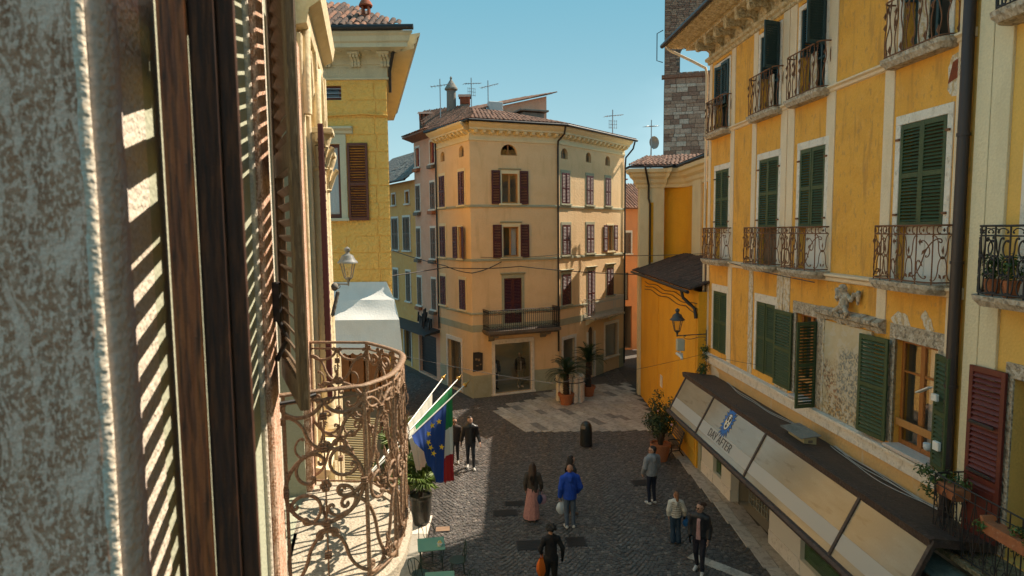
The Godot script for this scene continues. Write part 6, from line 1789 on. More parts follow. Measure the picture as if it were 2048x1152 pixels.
func shutter_second(t: Node) -> void:
	var a := deg_to_rad(12.7)
	var xf := Transform3D(Basis(Vector3.UP, a), Vector3(2.415, 7.52, 0.200)) * at(0, 0, 0.021)
	var h := 2.0; var w := 0.697
	var f := MB.new()
	f.box(0, 0.085, 0, h, -0.021, 0.016, 0.004); f.box(0.02, 0.06, 0, h, 0.016, 0.021, 0.002); f.box(w - 0.08, w, 0, h, -0.021, 0.021, 0.004)
	for y in [0.0, 0.93, 1.9]: f.box(0.085, w - 0.08, y, y + 0.10, -0.019, 0.019)
	var o := part(t, "shutter", f, M.oldwood, xf)
	var sm := slat_mesh(w - 0.165, 0.034, -0.75, 0.008)
	for q in [[0.13, 0.92], [1.06, 1.89]]:
		var y: float = q[0]
		while y < q[1]:
			put(o, "slat", sm, M.oldwood, at(0.085 + (w - 0.165) / 2, y, 0))
			y += 0.066

# yellow rusticated corner house
func build_left_corner() -> void:
	var x1 := 4.15
	var t := thing("rusticated_house", "yellow rusticated corner house with grey bracketed cornice and tiled roof on the left", "house", fr(-8, 20.5, 90))
	var w := MB.new()
	var hs := [[0.6, 2.72, 12.34, 12.78], [1.2, 2.62, 8.66, 10.98], [1.4, 4.0, 0.1, 4.4]]
	w.wall(0, x1, 0, 13.0, hs, 0.22)
	part(t, "wall", w, M.leftyellow)
	var sd := MB.new()
	var e := fr(-8, 20.5, 90).affine_inverse() * fr(-3.85, 20.5, -13)
	sd.wall(0, 12, 0, 13.0, [], 0.2); part(t, "side_wall", sd, M.leftyellow, e)
	# rusticated blocks
	var y := 4.9; var row := 0
	while y < 12.9:
		var hgt := 0.53
		if y + hgt > 12.93: hgt = 12.93 - y
		var x := -0.4 * (row % 2)
		while x < x1 - 0.05:
			var l := 1.25 if row % 2 == 0 else 1.05
			var xe := minf(x + l, x1)
			if x1 - xe < 0.3: xe = x1
			var ok := true
			for h in hs:
				if xe > h[0] - 0.28 and x < h[1] + 0.28 and y + hgt > h[2] - 0.2 and y < h[3] + (0.5 if h[3] < 12 else 0.02): ok = false
			var xs0 := maxf(x, 0.0)
			if not ok and xe > 3.02 and hgt > 0.1: # the piece beside the window
				xs0 = maxf(xs0, 3.02 if y < 11.5 else 2.86); ok = true
			if ok and xe - xs0 > 0.12 and hgt > 0.1:
				var b := MB.new(); b.box(xs0 + 0.015, xe - 0.015, y + 0.012, y + hgt - 0.012, -0.03, 0.022, 0.012)
				part(t, "rusticated_block", b, M.leftyellow)
			x = xe
		y += hgt; row += 1
	# windows
	var h1: Array = hs[1]
	surround(t, T0, h1, 0.20, 0.05, M.lefttrim, true, 0.1)
	var hm := MB.new(); hm.mould(0.8, 3.05, pv2([0, 11.28, 0.08, 11.3, 0.1, 11.38, 0.2, 11.44, 0.2, 11.5, 0, 11.54])); part(t, "window_head", hm, M.lefttrim)
	casement(t, T0, h1, -0.08, M.brownshutter, [], true, 0.10, 1.2)
	leaf(t, at(2.86, 8.58, 0.09), 0.64, 2.42, M.brownshutter, true, 0.08, [0.47], 0.075, 0.045)
	var h0: Array = hs[0]
	casement(t, T0, h0, -0.10, M.brownshutter, [], false, 0.09, 1.0)
	var br := MB.new()
	for k in 3: br.box(h0[0], h0[1], 12.42 + k * 0.13, 12.44 + k * 0.13, -0.06, -0.04)
	part(t, "window_bars", br, M.steel)
	var cb := MB.new(); cb.tube(pv3([0.0, 11.86, 0.05, 2.0, 11.84, 0.06, 3.4, 11.90, 0.06, 4.16, 11.84, 0.07]), 0.03, 6); part(t, "cable", cb, M.leftyellow)
	# cornice
	var co := MB.new()
	var pr := pv2([0, 12.94, 0.06, 12.95, 0.07, 13.0, 0.03, 13.02, 0.03, 13.38, 0.08, 13.40, 0.08, 13.64, 0.12, 13.68, 0.80, 13.72, 0.80, 13.84, 0.86, 13.88, 0.90, 14.02, 0.98, 14.08, 0.98, 14.14, 0, 14.2])
	co.mould(0, x1, pr, 0.0, 1.0)
	part(t, "cornice", co, M.lefttrim)
	var c2 := MB.new(); c2.mould(0, 12, pr, 1.0, 0.0); part(t, "cornice", c2, M.lefttrim, e)
	for k in 5:
		var x := 0.5 + k * 0.91
		var b := MB.new()
		for q in 3: b.mould(x - 0.14 + q * 0.1, x - 0.06 + q * 0.1, pv2([0.08, 13.32, 0.16, 13.31, 0.2, 13.37, 0.18, 13.46, 0.28, 13.53, 0.40, 13.55, 0.44, 13.61, 0.08, 13.61]))
		b.box(x - 0.19, x + 0.19, 13.61, 13.69, 0.08, 0.50, 0.01)
		part(t, "modillion", b, M.lefttrim)
		var ro := MB.new(); ro.ball(Vector3(x + 0.45, 13.70, 0.45), Vector3(0.13, 0.03, 0.13), 8, 4); part(t, "rosette", ro, M.lefttrim)
	var me := MB.new() # key pattern
	var kx := 0.1
	while kx < x1 - 0.15:
		me.box(kx, kx + 0.02, 13.08, 13.32, 0.03, 0.045); me.box(kx, kx + 0.16, 13.30, 13.32, 0.03, 0.045); me.box(kx + 0.14, kx + 0.16, 13.14, 13.30, 0.03, 0.045); me.box(kx + 0.06, kx + 0.14, 13.14, 13.16, 0.03, 0.045); me.box(kx, kx + 0.2, 13.06, 13.08, 0.03, 0.045)
		kx += 0.2
	part(t, "key_frieze", me, M.lefttrim)
	var gu := MB.new(); gu.tube(pv3([0, 14.22, 1.04, x1 + 1.02, 14.22, 1.04]), 0.085, 8); part(t, "gutter", gu, M.blackpipe)
	pipe(t, pv3([x1 + 0.3, 13.7, 0.4, x1 + 0.1, 13.2, 0.0, x1 + 0.06, 12.6, -0.2]), 0.05, M.blackpipe)
	# tiles one by one
	var sl := deg_to_rad(29.0)
	var rb := MB.new(); rb.quad(Vector3(-0.5, 14.24, 1.0), Vector3(x1 + 0.7, 14.24, 1.0), Vector3(x1 - 2.2, 14.24 + 3.6 * sin(sl), 1.0 - 3.6 * cos(sl)), Vector3(-0.5, 14.24 + 3.6 * sin(sl), 1.0 - 3.6 * cos(sl)))
	rb.quad(Vector3(x1 + 0.7, 14.24, 1.0), e * Vector3(7, 14.24, 0.9), e * Vector3(7, 15.9, -2.0), Vector3(x1 - 2.2, 14.24 + 3.6 * sin(sl), 1.0 - 3.6 * cos(sl)))
	var rf := part(t, "roof", rb, M.tiledark)
	var tm := tile_mesh(0.46, 0.10, 0.08)
	var mats := [M.tile, M.tiledark, M.tiledark]
	for i in 9:
		var s := i * 0.36
		var xe := x1 + 0.65 - s * 0.8
		var x := 1.2
		while x < xe:
			put(rf, "roof_tile", tm, mats[rng.randi() % 3], Transform3D(Basis.from_euler(Vector3(sl + 0.05 + rng.randf_range(-0.04, 0.04), rng.randf_range(-0.06, 0.06), 0)), Vector3(x, 14.26 + s * sin(sl), 1.02 - s * cos(sl) + rng.randf_range(-0.03, 0.03))))
			x += 0.205
	var cp := MB.new()
	cp.box(3.42, 3.68, 14.65, 14.93, -0.2, 0.06, 0.01)
	for q in [[3.44, -0.17], [3.62, -0.17], [3.44, 0.0], [3.62, 0.0]]: cp.box(q[0], q[0] + 0.06, 14.93, 15.17, q[1], q[1] + 0.06)
	cp.lathe(pv2([0.2, 15.17, 0.22, 15.21, 0.16, 15.33, 0.06, 15.43, 0.04, 15.49, 0.08, 15.55, 0.07, 15.61, 0.02, 15.67, 0.03, 15.72, 0.0, 15.77]), 10, at(3.55, 0, -0.07))
	part(rf, "chimney_pot", cp, M.brick)
	# dark shop under the awning
	var sr := MB.new(); sr.room(hs[2], -0.22, -1.6); part(t, "shop_room", sr, M.room)
	var dsp := MB.new()
	for k in 5: dsp.box(1.5 + k * 0.5, 1.95 + k * 0.5, 2.8, 4.2, -1.2, -0.9, 0.02)
	part(t, "shop_cabinet", dsp, M.orangewood)
	# white awning
	var aw := thing("white_awning", "white canvas hood awning with folded panels and scalloped edge on the rusticated house", "awning", fr(-8, 20.5, 90))
	var cv := surf(ctex(256, 90, C3(0.74, 0.73, 0.70), [[C3(0.66, 0.64, 0.60), 5, 5, 1, 2, 0.45, 0.85, 0.6]], 0.04), Vector3(0.4, 0.4, 0.4), 0.9, true, M.np, 0.3)
	cv.backlight_enabled = true; cv.backlight = Color(0.35, 0.35, 0.33)
	var hoop := [[0.06, 6.62, 3.98], [0.60, 6.10, 4.32], [1.20, 5.55, 4.56], [1.50, 4.70, 4.68]]
	for i in 3:
		var b := MB.new()
		var ra := []
		for q in 5:
			var r2 := PackedVector3Array()
			for j in 19:
				var u := j / 18.0
				var tq := q / 4.0
				var a: Array = hoop[i]; var b2: Array = hoop[i + 1]
				var xr: float = lerpf(a[2], b2[2], tq)
				var sag := -0.06 * sin(PI * tq) * (0.6 + 0.5 * sin(u * 9.0 + i)) + 0.012 * sin(u * 41.0 + tq * 5.0 + i * 2.0) * sin(PI * tq)
				r2.append(Vector3(lerpf(0.2, xr, u), lerpf(a[1], b2[1], tq) + sag * 0.6, lerpf(a[0], b2[0], tq) + sag))
			ra.append(r2)
		b.sheet(ra, true)
		part(aw, "canvas_panel", b, cv)
	var si := MB.new()
	for i in 3:
		si.tri(Vector3(3.9, 4.7, 0.02), Vector3(hoop[i + 1][2], hoop[i + 1][1], hoop[i + 1][0]), Vector3(hoop[i][2], hoop[i][1], hoop[i][0]))
	part(aw, "side_panel", si, cv)
	var va := MB.new()
	for k in 18:
		var xa := 0.2 + k * 0.249; var p := PackedVector2Array([Vector2(xa, 4.70), Vector2(xa, 4.60)])
		for j in 7: p.append(Vector2(xa + 0.249 * j / 6.0, 4.60 - 0.07 * sin(PI * j / 6.0)))
		p.append(Vector2(xa + 0.249, 4.70))
		va.poly(p, 1.495, 1.503)
	part(aw, "valance", va, cv)
	for i in 4:
		var f := MB.new(); f.tube(PackedVector3Array([Vector3(0.2, hoop[i][1] - 0.03, hoop[i][0] - 0.03), Vector3(hoop[i][2] - 0.03, hoop[i][1] - 0.03, hoop[i][0] - 0.03), Vector3(3.95, 4.72, 0.05)]), 0.022, 6)
		part(aw, "hoop", f, M.steel)
	# reed sunshade below
	var rs := thing("reed_sunshade", "straw-coloured reed sunshade of thin slats behind the iron balcony", "sunshade", Transform3D(Basis(), Vector3(-5.2, 2.2, -17.6)))
	for k in 30:
		var b := MB.new(); b.tube(PackedVector3Array([Vector3(0, 0.7 - k * 0.05, -0.5 + k * 0.05), Vector3(1.35, 0.62 - k * 0.05, -0.5 + k * 0.05)]), 0.022, 5)
		part(rs, "reed", b, flat(C3(0.48, 0.38, 0.22), 0.9))
	for x in [0.1, 1.25]:
		var b := MB.new(); b.tube(pv3([x, 0.68, -0.55, x, -0.8, 0.98, x, -2.2, 0.98]), 0.03, 6); part(rs, "frame", b, M.oldwood)

# ---------------------------------------------------------------- wrought-iron balcony in the foreground, a part of the sage house
func build_front_balcony() -> void:
	var house: Node = get_node("sage_house")
	var key := [Vector2(3.10, 0.03), Vector2(3.20, 0.43), Vector2(3.436, 0.58), Vector2(3.90, 0.665), Vector2(4.167, 0.615), Vector2(4.513, 0.443), Vector2(4.646, 0.03)]
	var pts := PackedVector2Array([key[0]])
	for i in key.size() - 1:
		for k in range(1, 7):
			var t := k / 6.0
			if i == 0 or i == key.size() - 2: pts.append(key[i].lerp(key[i + 1], t))
			else: pts.append(key[i].cubic_interpolate(key[i + 1], key[maxi(i - 1, 1)], key[mini(i + 2, key.size() - 2)], t))
	var pa := Path.new(pts)
	var us := []
	for k in key.size(): us.append(pa.l[k * 6])
	var y0 := 6.37; var H := 1.05
	var out := PackedVector2Array([Vector2(3.0, -0.02)])
	for i in pts.size(): out.append(pts[i] + Vector2((pts[i].x - 3.87) * 0.05, 0.035 if i > 3 and i < pts.size() - 4 else 0.03))
	out.append(Vector2(4.75, -0.02))
	var s := MB.new()
	var bs := Transform3D(Basis(Vector3(1, 0, 0), Vector3(0, 0, 1), Vector3(0, -1, 0)), Vector3(0, y0, 0))
	s.poly(out, 0.0, 0.05, bs)
	var o2 := PackedVector2Array()
	for q in out: o2.append(Vector2(3.87 + (q.x - 3.87) * 0.96, q.y * 0.93))
	s.poly(o2, 0.05, 0.16, bs)
	var bal := part(house, "balcony", s, M.sunstone)
	tag(bal, "bowed stone balcony with rusty brown scrollwork railing")
	var br := MB.new(); br.mould(3.3, 3.45, pv2([0, 5.6, 0.1, 5.62, 0.2, 5.9, 0.45, 6.05, 0.5, 6.2, 0, 6.2])); br.mould(4.2, 4.35, pv2([0, 5.6, 0.1, 5.62, 0.2, 5.9, 0.45, 6.05, 0.5, 6.2, 0, 6.2])); part(bal, "bracket", br, M.sunstone)
	# rails
	var hr := MB.new(); var line := PackedVector2Array()
	for i in pts.size(): line.append(Vector2(pa.l[i], y0 + H))
	hr.tube(pa.line(line), 0.010, 8, -1.0, 2.2); part(bal, "handrail", hr, M.bronze)
	for yy in [y0 + 0.03, y0 + H - 0.045]:
		var lr := MB.new()
		for i in pts.size(): line[i] = Vector2(pa.l[i], yy)
		lr.tube(pa.line(line), 0.007, 6); part(bal, "rail", lr, M.bronze)
	for i in range(1, key.size() - 1):
		var p := MB.new(); var c := pa.map(us[i], 0)
		p.xbox(trf(Vector3(c.x, y0 + H / 2, c.z), 0.4), Vector3(0.018, H, 0.018), 0.002); part(bal, "post", p, M.bronze)
	for q in [0.02, us[6] - 0.02]:
		var p := MB.new(); var c := pa.map(q, 0)
		p.xbox(trf(Vector3(c.x, y0 + H / 2, c.z), 0.0), Vector3(0.016, H, 0.016), 0.002); part(bal, "post", p, M.bronze)
	big_panel(bal, pa, us[0], us[1], y0, H)
	big_panel(bal, pa, us[5], us[6], y0, H)
	for i in range(1, 5): narrow_panel(bal, pa, us[i], us[i + 1], y0, H)
	# wall ties
	for q in [[3.07, 7.40]]:
		var b := MB.new(); b.tube(pv3([3.0, q[1], 0.0, 3.06, q[1], 0.12, 3.12, q[1] + 0.01, 0.2]), 0.009, 6); part(bal, "wall_tie", b, M.iron)

func sc_part(bal: Node, pa: Path, sh: PackedVector2Array, c: Vector2, w: float, rot: float, flip: bool, r := 0.0092, off := 0.0) -> void:
	var b := MB.new()
	b.tube(pa.line(place2(sh, c, w, rot, flip), off), r, 6)
	part(bal, "scroll", b, M.bronze)
func collar(bal: Node, p: Vector3, w := 0.022) -> void:
	var b := MB.new()
	for k in 3: b.box(p.x - w, p.x + w, p.y - 0.017 + k * 0.012, p.y - 0.009 + k * 0.012, p.z - w * 0.8, p.z + w * 0.8, 0.003)
	part(bal, "collar", b, M.bronze)
func acanthus(bal: Node, p: Vector3, dir: Vector3, nrm: Vector3, ln: float) -> void:
	var b := MB.new()
	var side := dir.cross(nrm).normalized()
	for k in 7:
		var t := k / 6.0
		for sx in [-1.0, 1.0]:
			var base := p + dir * ln * t * 0.75 + nrm * (0.012 + 0.02 * sin(PI * t))
			leaf_blade(b, base, (dir * (0.6 + t) + side * sx * (1.1 - t * 0.8)).normalized(), nrm, ln * 0.34 * (1.1 - 0.5 * t), ln * 0.075)
	leaf_blade(b, p + dir * ln * 0.6 + nrm * 0.012, dir, nrm, ln * 0.45, ln * 0.08)
	part(bal, "acanthus_leaf", b, M.bronze)
func rosette(bal: Node, p: Vector3, nrm: Vector3, r: float) -> void:
	var b := MB.new()
	var u := nrm.cross(Vector3.UP).normalized()
	for k in 6:
		var a := TAU * k / 6.0
		b.ball(p + (u * cos(a) + Vector3.UP * sin(a)) * r * 0.62 + nrm * 0.004, Vector3(r * 0.42, r * 0.42, r * 0.30), 8, 5)
	b.ball(p + nrm * 0.010, Vector3(r * 0.32, r * 0.32, r * 0.32), 8, 5)
	part(bal, "rosette", b, M.bronze)
func big_panel(bal: Node, pa: Path, u0: float, u1: float, y0: float, H: float) -> void:
	var c := scroll("C", 2.6, 34.0, 7.0); var s := scroll("S", 1.4, 38.0, 6.0); var open_c := scroll("C", 1.4, 44.0, 8.0)
	var cx := (u0 + u1) / 2; var hw := (u1 - u0) / 2 - 0.012
	var cy := y0 + 0.56
	# great ring of two halves
	for sx in [-1.0, 1.0]:
		var b := MB.new(); var p := PackedVector2Array()
		for k in 25:
			var a: float = -PI / 2 + PI * k / 24.0
			p.append(Vector2(cx + sx * cos(a) * hw, cy + sin(a) * hw * 0.98))
		b.tube(pa.line(p), 0.0105, 6); part(bal, "ring", b, M.bronze)
		sc_part(bal, pa, c, Vector2(cx + sx * hw * 0.42, cy + hw * 0.55), hw * 0.78, PI * 0.5 * sx + 0.5 * sx, sx > 0)
		sc_part(bal, pa, c, Vector2(cx + sx * hw * 0.45, cy - hw * 0.50), hw * 0.80, -PI * 0.5 * sx - 0.55 * sx, sx > 0)
		sc_part(bal, pa, s, Vector2(cx + sx * hw * 0.46, cy + hw * 1.46), hw * 1.15, PI / 2 - 0.25 * sx, sx > 0)
		sc_part(bal, pa, open_c, Vector2(cx + sx * hw * 0.54, y0 + H - 0.085), hw * 0.98, PI, true, 0.0100)
		sc_part(bal, pa, s, Vector2(cx + sx * hw * 0.50, y0 + 0.20), hw * 1.55, PI / 2 + 0.18 * sx, sx < 0, 0.0102)
		sc_part(bal, pa, open_c, Vector2(cx + sx * hw * 0.62, cy + hw * 1.1), hw * 0.5, PI * 0.5 * sx, sx > 0, 0.006, 0.004)
		var nrm := (pa.map(cx, 0, 1.0) - pa.map(cx, 0, 0.0)).normalized()
		var al := (pa.map(cx + 0.01, 0) - pa.map(cx - 0.01, 0)).normalized()
		for q in [[hw * 0.93, 0.06, -0.3], [hw * 0.93, -0.06, 0.3]]:
			acanthus(bal, pa.map(cx + sx * q[0], cy + q[1]), (Vector3.UP * signf(q[1]) - al * sx * 0.4).normalized(), -nrm, 0.055)
	var nn := (pa.map(cx, 0, 1.0) - pa.map(cx, 0, 0.0)).normalized()
	rosette(bal, pa.map(cx, cy), -nn, 0.034)
	acanthus(bal, pa.map(cx, cy + hw * 0.95), Vector3.UP, -nn, 0.09)
	acanthus(bal, pa.map(cx, cy - hw * 0.55), Vector3.DOWN, -nn, 0.09)
	acanthus(bal, pa.map(cx, y0 + H - 0.16), Vector3.DOWN, -nn, 0.08)
	for q in [cy + hw, cy - hw, y0 + 0.2, y0 + H - 0.13]: collar(bal, pa.map(cx, q))
	collar(bal, pa.map(cx - hw, cy)); collar(bal, pa.map(cx + hw, cy))
	var b := MB.new(); b.tube(PackedVector3Array([pa.map(cx, y0 + 0.03), pa.map(cx, y0 + H - 0.05)]), 0.0045, 5); part(bal, "stem", b, M.bronze)
func narrow_panel(bal: Node, pa: Path, u0: float, u1: float, y0: float, H: float) -> void:
	var c := scroll("C", 2.4, 36.0, 7.0); var s := scroll("S", 1.2, 40.0, 6.0)
	var w := u1 - u0
	var m := maxi(1, int(round(w / 0.26)))
	for k in m:
		var cx := u0 + w * (k + 0.5) / m; var hw := w / m / 2 - 0.01
		var nn := (pa.map(cx, 0, 1.0) - pa.map(cx, 0, 0.0)).normalized()
		for sx in [-1.0, 1.0]:
			sc_part(bal, pa, s, Vector2(cx + sx * hw * 0.52, y0 + H * 0.70), H * 0.50, PI / 2 + 0.12 * sx, sx < 0, 0.0102)
			sc_part(bal, pa, s, Vector2(cx + sx * hw * 0.52, y0 + H * 0.25), H * 0.46, PI / 2 - 0.12 * sx, sx > 0, 0.0102)
			sc_part(bal, pa, c, Vector2(cx + sx * hw * 0.5, y0 + H * 0.92), hw * 0.95, PI, true, 0.009)
			sc_part(bal, pa, c, Vector2(cx + sx * hw * 0.55, y0 + H * 0.48), hw * 1.1, PI / 2 * sx, sx > 0, 0.009, 0.012)
			acanthus(bal, pa.map(cx + sx * hw * 0.6, y0 + H * 0.6), Vector3.UP, nn, 0.08)
		acanthus(bal, pa.map(cx, y0 + H * 0.50), Vector3.UP, nn, 0.17)
		acanthus(bal, pa.map(cx, y0 + H * 0.84), Vector3.DOWN, nn, 0.13)
		acanthus(bal, pa.map(cx, y0 + H * 0.06), Vector3.UP, nn, 0.15)
		collar(bal, pa.map(cx, y0 + H * 0.48)); collar(bal, pa.map(cx, y0 + H * 0.86)); collar(bal, pa.map(cx, y0 + H * 0.1))
		if m > 1 and k > 0:
			var b := MB.new(); b.tube(PackedVector3Array([pa.map(u0 + w * k / m, y0), pa.map(u0 + w * k / m, y0 + H)]), 0.008, 5); part(bal, "post", b, M.bronze)

# ---------------------------------------------------------------- things in the street
func lantern(label: String, xf: Transform3D, m: Material, arm: float) -> Node3D: # origin at the foot of the lantern, wall at -x * arm
	var t := thing("street_lantern", label, "street lamp", xf, "old lanterns on wall brackets")
	var b := MB.new()
	b.lathe(pv2([0.0, -0.10, 0.02, -0.08, 0.03, 0.0, 0.05, 0.06, 0.09, 0.08, 0.10, 0.11]), 8)
	for k in 4:
		var a := PI / 4 + PI / 2 * k
		b.tube(PackedVector3Array([Vector3(cos(a) * 0.11, 0.1, sin(a) * 0.11), Vector3(cos(a) * 0.21, 0.48, sin(a) * 0.21)]), 0.012, 5)
	part(t, "frame", b, m)
	var r := MB.new()
	r.lathe(pv2([0.26, 0.47, 0.25, 0.50, 0.19, 0.56, 0.14, 0.66, 0.06, 0.70, 0.045, 0.74, 0.075, 0.78, 0.075, 0.83, 0.03, 0.86, 0.0, 0.88]), 8, T0, true)
	r.lathe(pv2([0.0, 0.468, 0.26, 0.47]), 8)
	part(t, "hood", r, m)
	for k in 4:
		var a := PI / 2 * k
		var g := MB.new()
		var f := func(rr: float, y: float, s: float) -> Vector3: return Vector3(cos(a) * rr - sin(a) * s, y, sin(a) * rr + cos(a) * s)
		g.quad(f.call(0.078, 0.1, -0.075), f.call(0.078, 0.1, 0.075), f.call(0.148, 0.48, 0.145), f.call(0.148, 0.48, -0.145))
		part(t, "pane", g, M.glass)
	var ar := MB.new()
	ar.tube(pv3([0, -0.06, 0, -arm, 0.0, 0]), 0.018, 6)
	var sc := scroll("S", 0.8, 40.0)
	var p := PackedVector3Array()
	for q in place2(sc, Vector2(-arm * 0.62, -0.14), arm * 0.7, -0.35, false): p.append(Vector3(q.x, q.y, 0))
	ar.tube(p, 0.011, 5)
	ar.box(-arm - 0.02, -arm + 0.01, -0.35, 0.15, -0.03, 0.03)
	part(t, "bracket_arm", ar, m)
	return t

func frond(kind: int) -> ArrayMesh: # kind 0: feather frond one metre long, kind 1: fan leaf with stalk
	var b := MB.new(); b.colored = true
	var rg := RandomNumberGenerator.new(); rg.seed = 40 + kind
	if kind == 0:
		var p := PackedVector3Array()
		for k in 13:
			var t := k / 12.0
			p.append(Vector3(t * 0.95, 0.30 * sin(t * 2.2) - 0.30 * t * t, 0))
		b.col = C3(0.06, 0.075, 0.02)
		b.tube(p, 0.010, 4, 0.003)
		for k in range(2, 40):
			var t := k / 40.0
			var i := t * 12.0; var q := p[int(i)].lerp(p[mini(int(i) + 1, 12)], i - int(i))
			var ln := 0.17 * sin(PI * clampf(t * 0.9 + 0.1, 0, 1)) + 0.03
			for s in [-1.0, 1.0]:
				b.col = C3(0.018, 0.042, 0.014) * rg.randf_range(0.7, 1.4)
				var d := Vector3(0.55, 0.18, s).normalized()
				b.tri(q + Vector3(-0.008, 0, 0), q + d * ln, q + Vector3(0.008, 0.002, 0))
				b.quad(q + Vector3(-0.008, 0, 0), q + d * ln * 0.6 + Vector3(-0.006, 0.003, 0), q + d * ln, q + d * ln * 0.6 + Vector3(0.006, 0.003, 0))
	else:
		b.col = C3(0.09, 0.14, 0.03)
		b.tube(pv3([0, 0, 0, 0.2, 0.16, 0, 0.42, 0.22, 0]), 0.008, 4)
		var c := Vector3(0.42, 0.22, 0)
		for k in 19:
			var a := deg_to_rad(-125.0 + 250.0 * k / 18.0)
			var ln := 0.34 * (0.75 + 0.25 * cos(a)) * rg.randf_range(0.9, 1.1)
			var d := Vector3(cos(a), 0.10 + 0.10 * cos(a), sin(a)).normalized()
			var s := Vector3(-sin(a), 0, cos(a)) * 0.017
			b.col = C3(0.11, 0.18, 0.035).lerp(C3(0.22, 0.27, 0.07), rg.randf()) * rg.randf_range(0.7, 1.15)
			var mid := c + d * ln * 0.55; var tip := c + d * ln + Vector3(0, -0.10 * rg.randf_range(0.6, 1.6), 0)
			b.quad(c, mid - s + Vector3(0, 0.006, 0), tip, mid)
			b.quad(c, mid, tip, mid + s + Vector3(0, 0.006, 0))
	return b.mesh()

func fan_palm(label: String, p: Vector3, sd: int, sc: float) -> void:
	var t := thing("potted_palm", label, "potted palm", trf(p), "fan palms in tall dark pots")
	var b := MB.new()
	b.lathe(pv2([0.0, 0.0, 0.20, 0.0, 0.24, 0.1, 0.29, 0.45, 0.305, 0.75, 0.32, 0.80, 0.32, 0.86, 0.28, 0.86, 0.27, 0.80, 0.0, 0.80]), 20)
	part(t, "pot", b, surf(ctex(128, 91, C3(0.022, 0.022, 0.018), [[C3(0.07, 0.075, 0.05), 10, 5, 1, 4, 0.5, 0.8, 0.7], [C3(0.10, 0.05, 0.03), 8, 4, 1, 1, 0.6, 0.8, 0.5]], 0.2), Vector3(1.5, 1.5, 1.5), 0.3))
	var tk := MB.new()
	tk.lathe(pv2([0.07, 0.8, 0.09, 0.95, 0.06, 1.15, 0.0, 1.2]), 8); part(t, "trunk", tk, M.soil)
	var rg := RandomNumberGenerator.new(); rg.seed = sd
	var fm := frond(1)
	for k in 34:
		var el := lerpf(-0.35, 1.15, pow(rg.randf(), 0.8))
		put(t, "frond", fm, M.leaf, Transform3D(Basis(Vector3.UP, k * 2.4 + rg.randf() * 0.5) * Basis(Vector3(0, 0, 1), el) * Basis(Vector3.RIGHT, rg.randf_range(-0.4, 0.4)) * Basis.from_scale(Vector3.ONE * sc * rg.randf_range(0.75, 1.1)), Vector3(0, rg.randf_range(0.9, 1.15), 0)))

func cycad(label: String, p: Vector3, sd: int, trunk_h: float, pot_s: float) -> void:
	var t := thing("potted_cycad", label, "potted plant", trf(p), "cycads in terracotta pots")
	var b := MB.new()
	b.lathe(pv2([0.0, 0.0, 0.27, 0.0, 0.35, 0.42, 0.40, 0.43, 0.42, 0.56, 0.36, 0.56, 0.35, 0.5, 0.0, 0.5]), 20, trf(Vector3.ZERO, 0, 0, 0, pot_s))
	part(t, "pot", b, M.terracotta)
	var tk := MB.new()
	var pr := PackedVector2Array()
	for k in 20: pr.append(Vector2((0.17 if k % 2 == 0 else 0.14) * (1.0 - 0.01 * k), 0.45 * pot_s + trunk_h * k / 19.0))
	pr.append(Vector2(0, 0.5 * pot_s + trunk_h))
	tk.lathe(pr, 9, T0, false); part(t, "trunk", tk, flat(C3(0.035, 0.024, 0.016), 0.95))
	var rg := RandomNumberGenerator.new(); rg.seed = sd
	var fm := frond(0)
	for k in 34:
		var el := lerpf(-0.55, 1.2, pow(rg.randf(), 0.9))
		put(t, "frond", fm, M.leaf, Transform3D(Basis(Vector3.UP, k * 2.4 + rg.randf() * 0.5) * Basis(Vector3(0, 0, 1), el) * Basis.from_scale(Vector3.ONE * rg.randf_range(0.95, 1.25)), Vector3(0, 0.45 * pot_s + trunk_h, 0)))

func leaf_cloud(b: MB, centers: Array, rad: float, count: int, size: float, c0: Color, c1: Color, rg: RandomNumberGenerator) -> void:
	for i in count:
		var c: Vector3 = centers[rg.randi() % centers.size()]
		var d := Vector3(rg.randfn(), rg.randfn() * 0.8, rg.randfn())
		var p := c + d.normalized() * rad * pow(rg.randf(), 0.5)
		var n := (d.normalized() + Vector3(rg.randf_range(-0.7, 0.7), rg.randf_range(0, 1.0), rg.randf_range(-0.7, 0.7))).normalized()
		var u := n.cross(Vector3(rg.randf_range(-1, 1), rg.randf_range(-1, 1), rg.randf_range(-1, 1))).normalized()
		var w := n.cross(u)
		var s := size * rg.randf_range(0.7, 1.3)
		b.col = c0.lerp(c1, rg.randf()) * rg.randf_range(0.75, 1.2)
		b.quad(p - u * s, p - w * s * 0.42 + n * s * 0.12, p + u * s, p + w * s * 0.42 + n * s * 0.12)

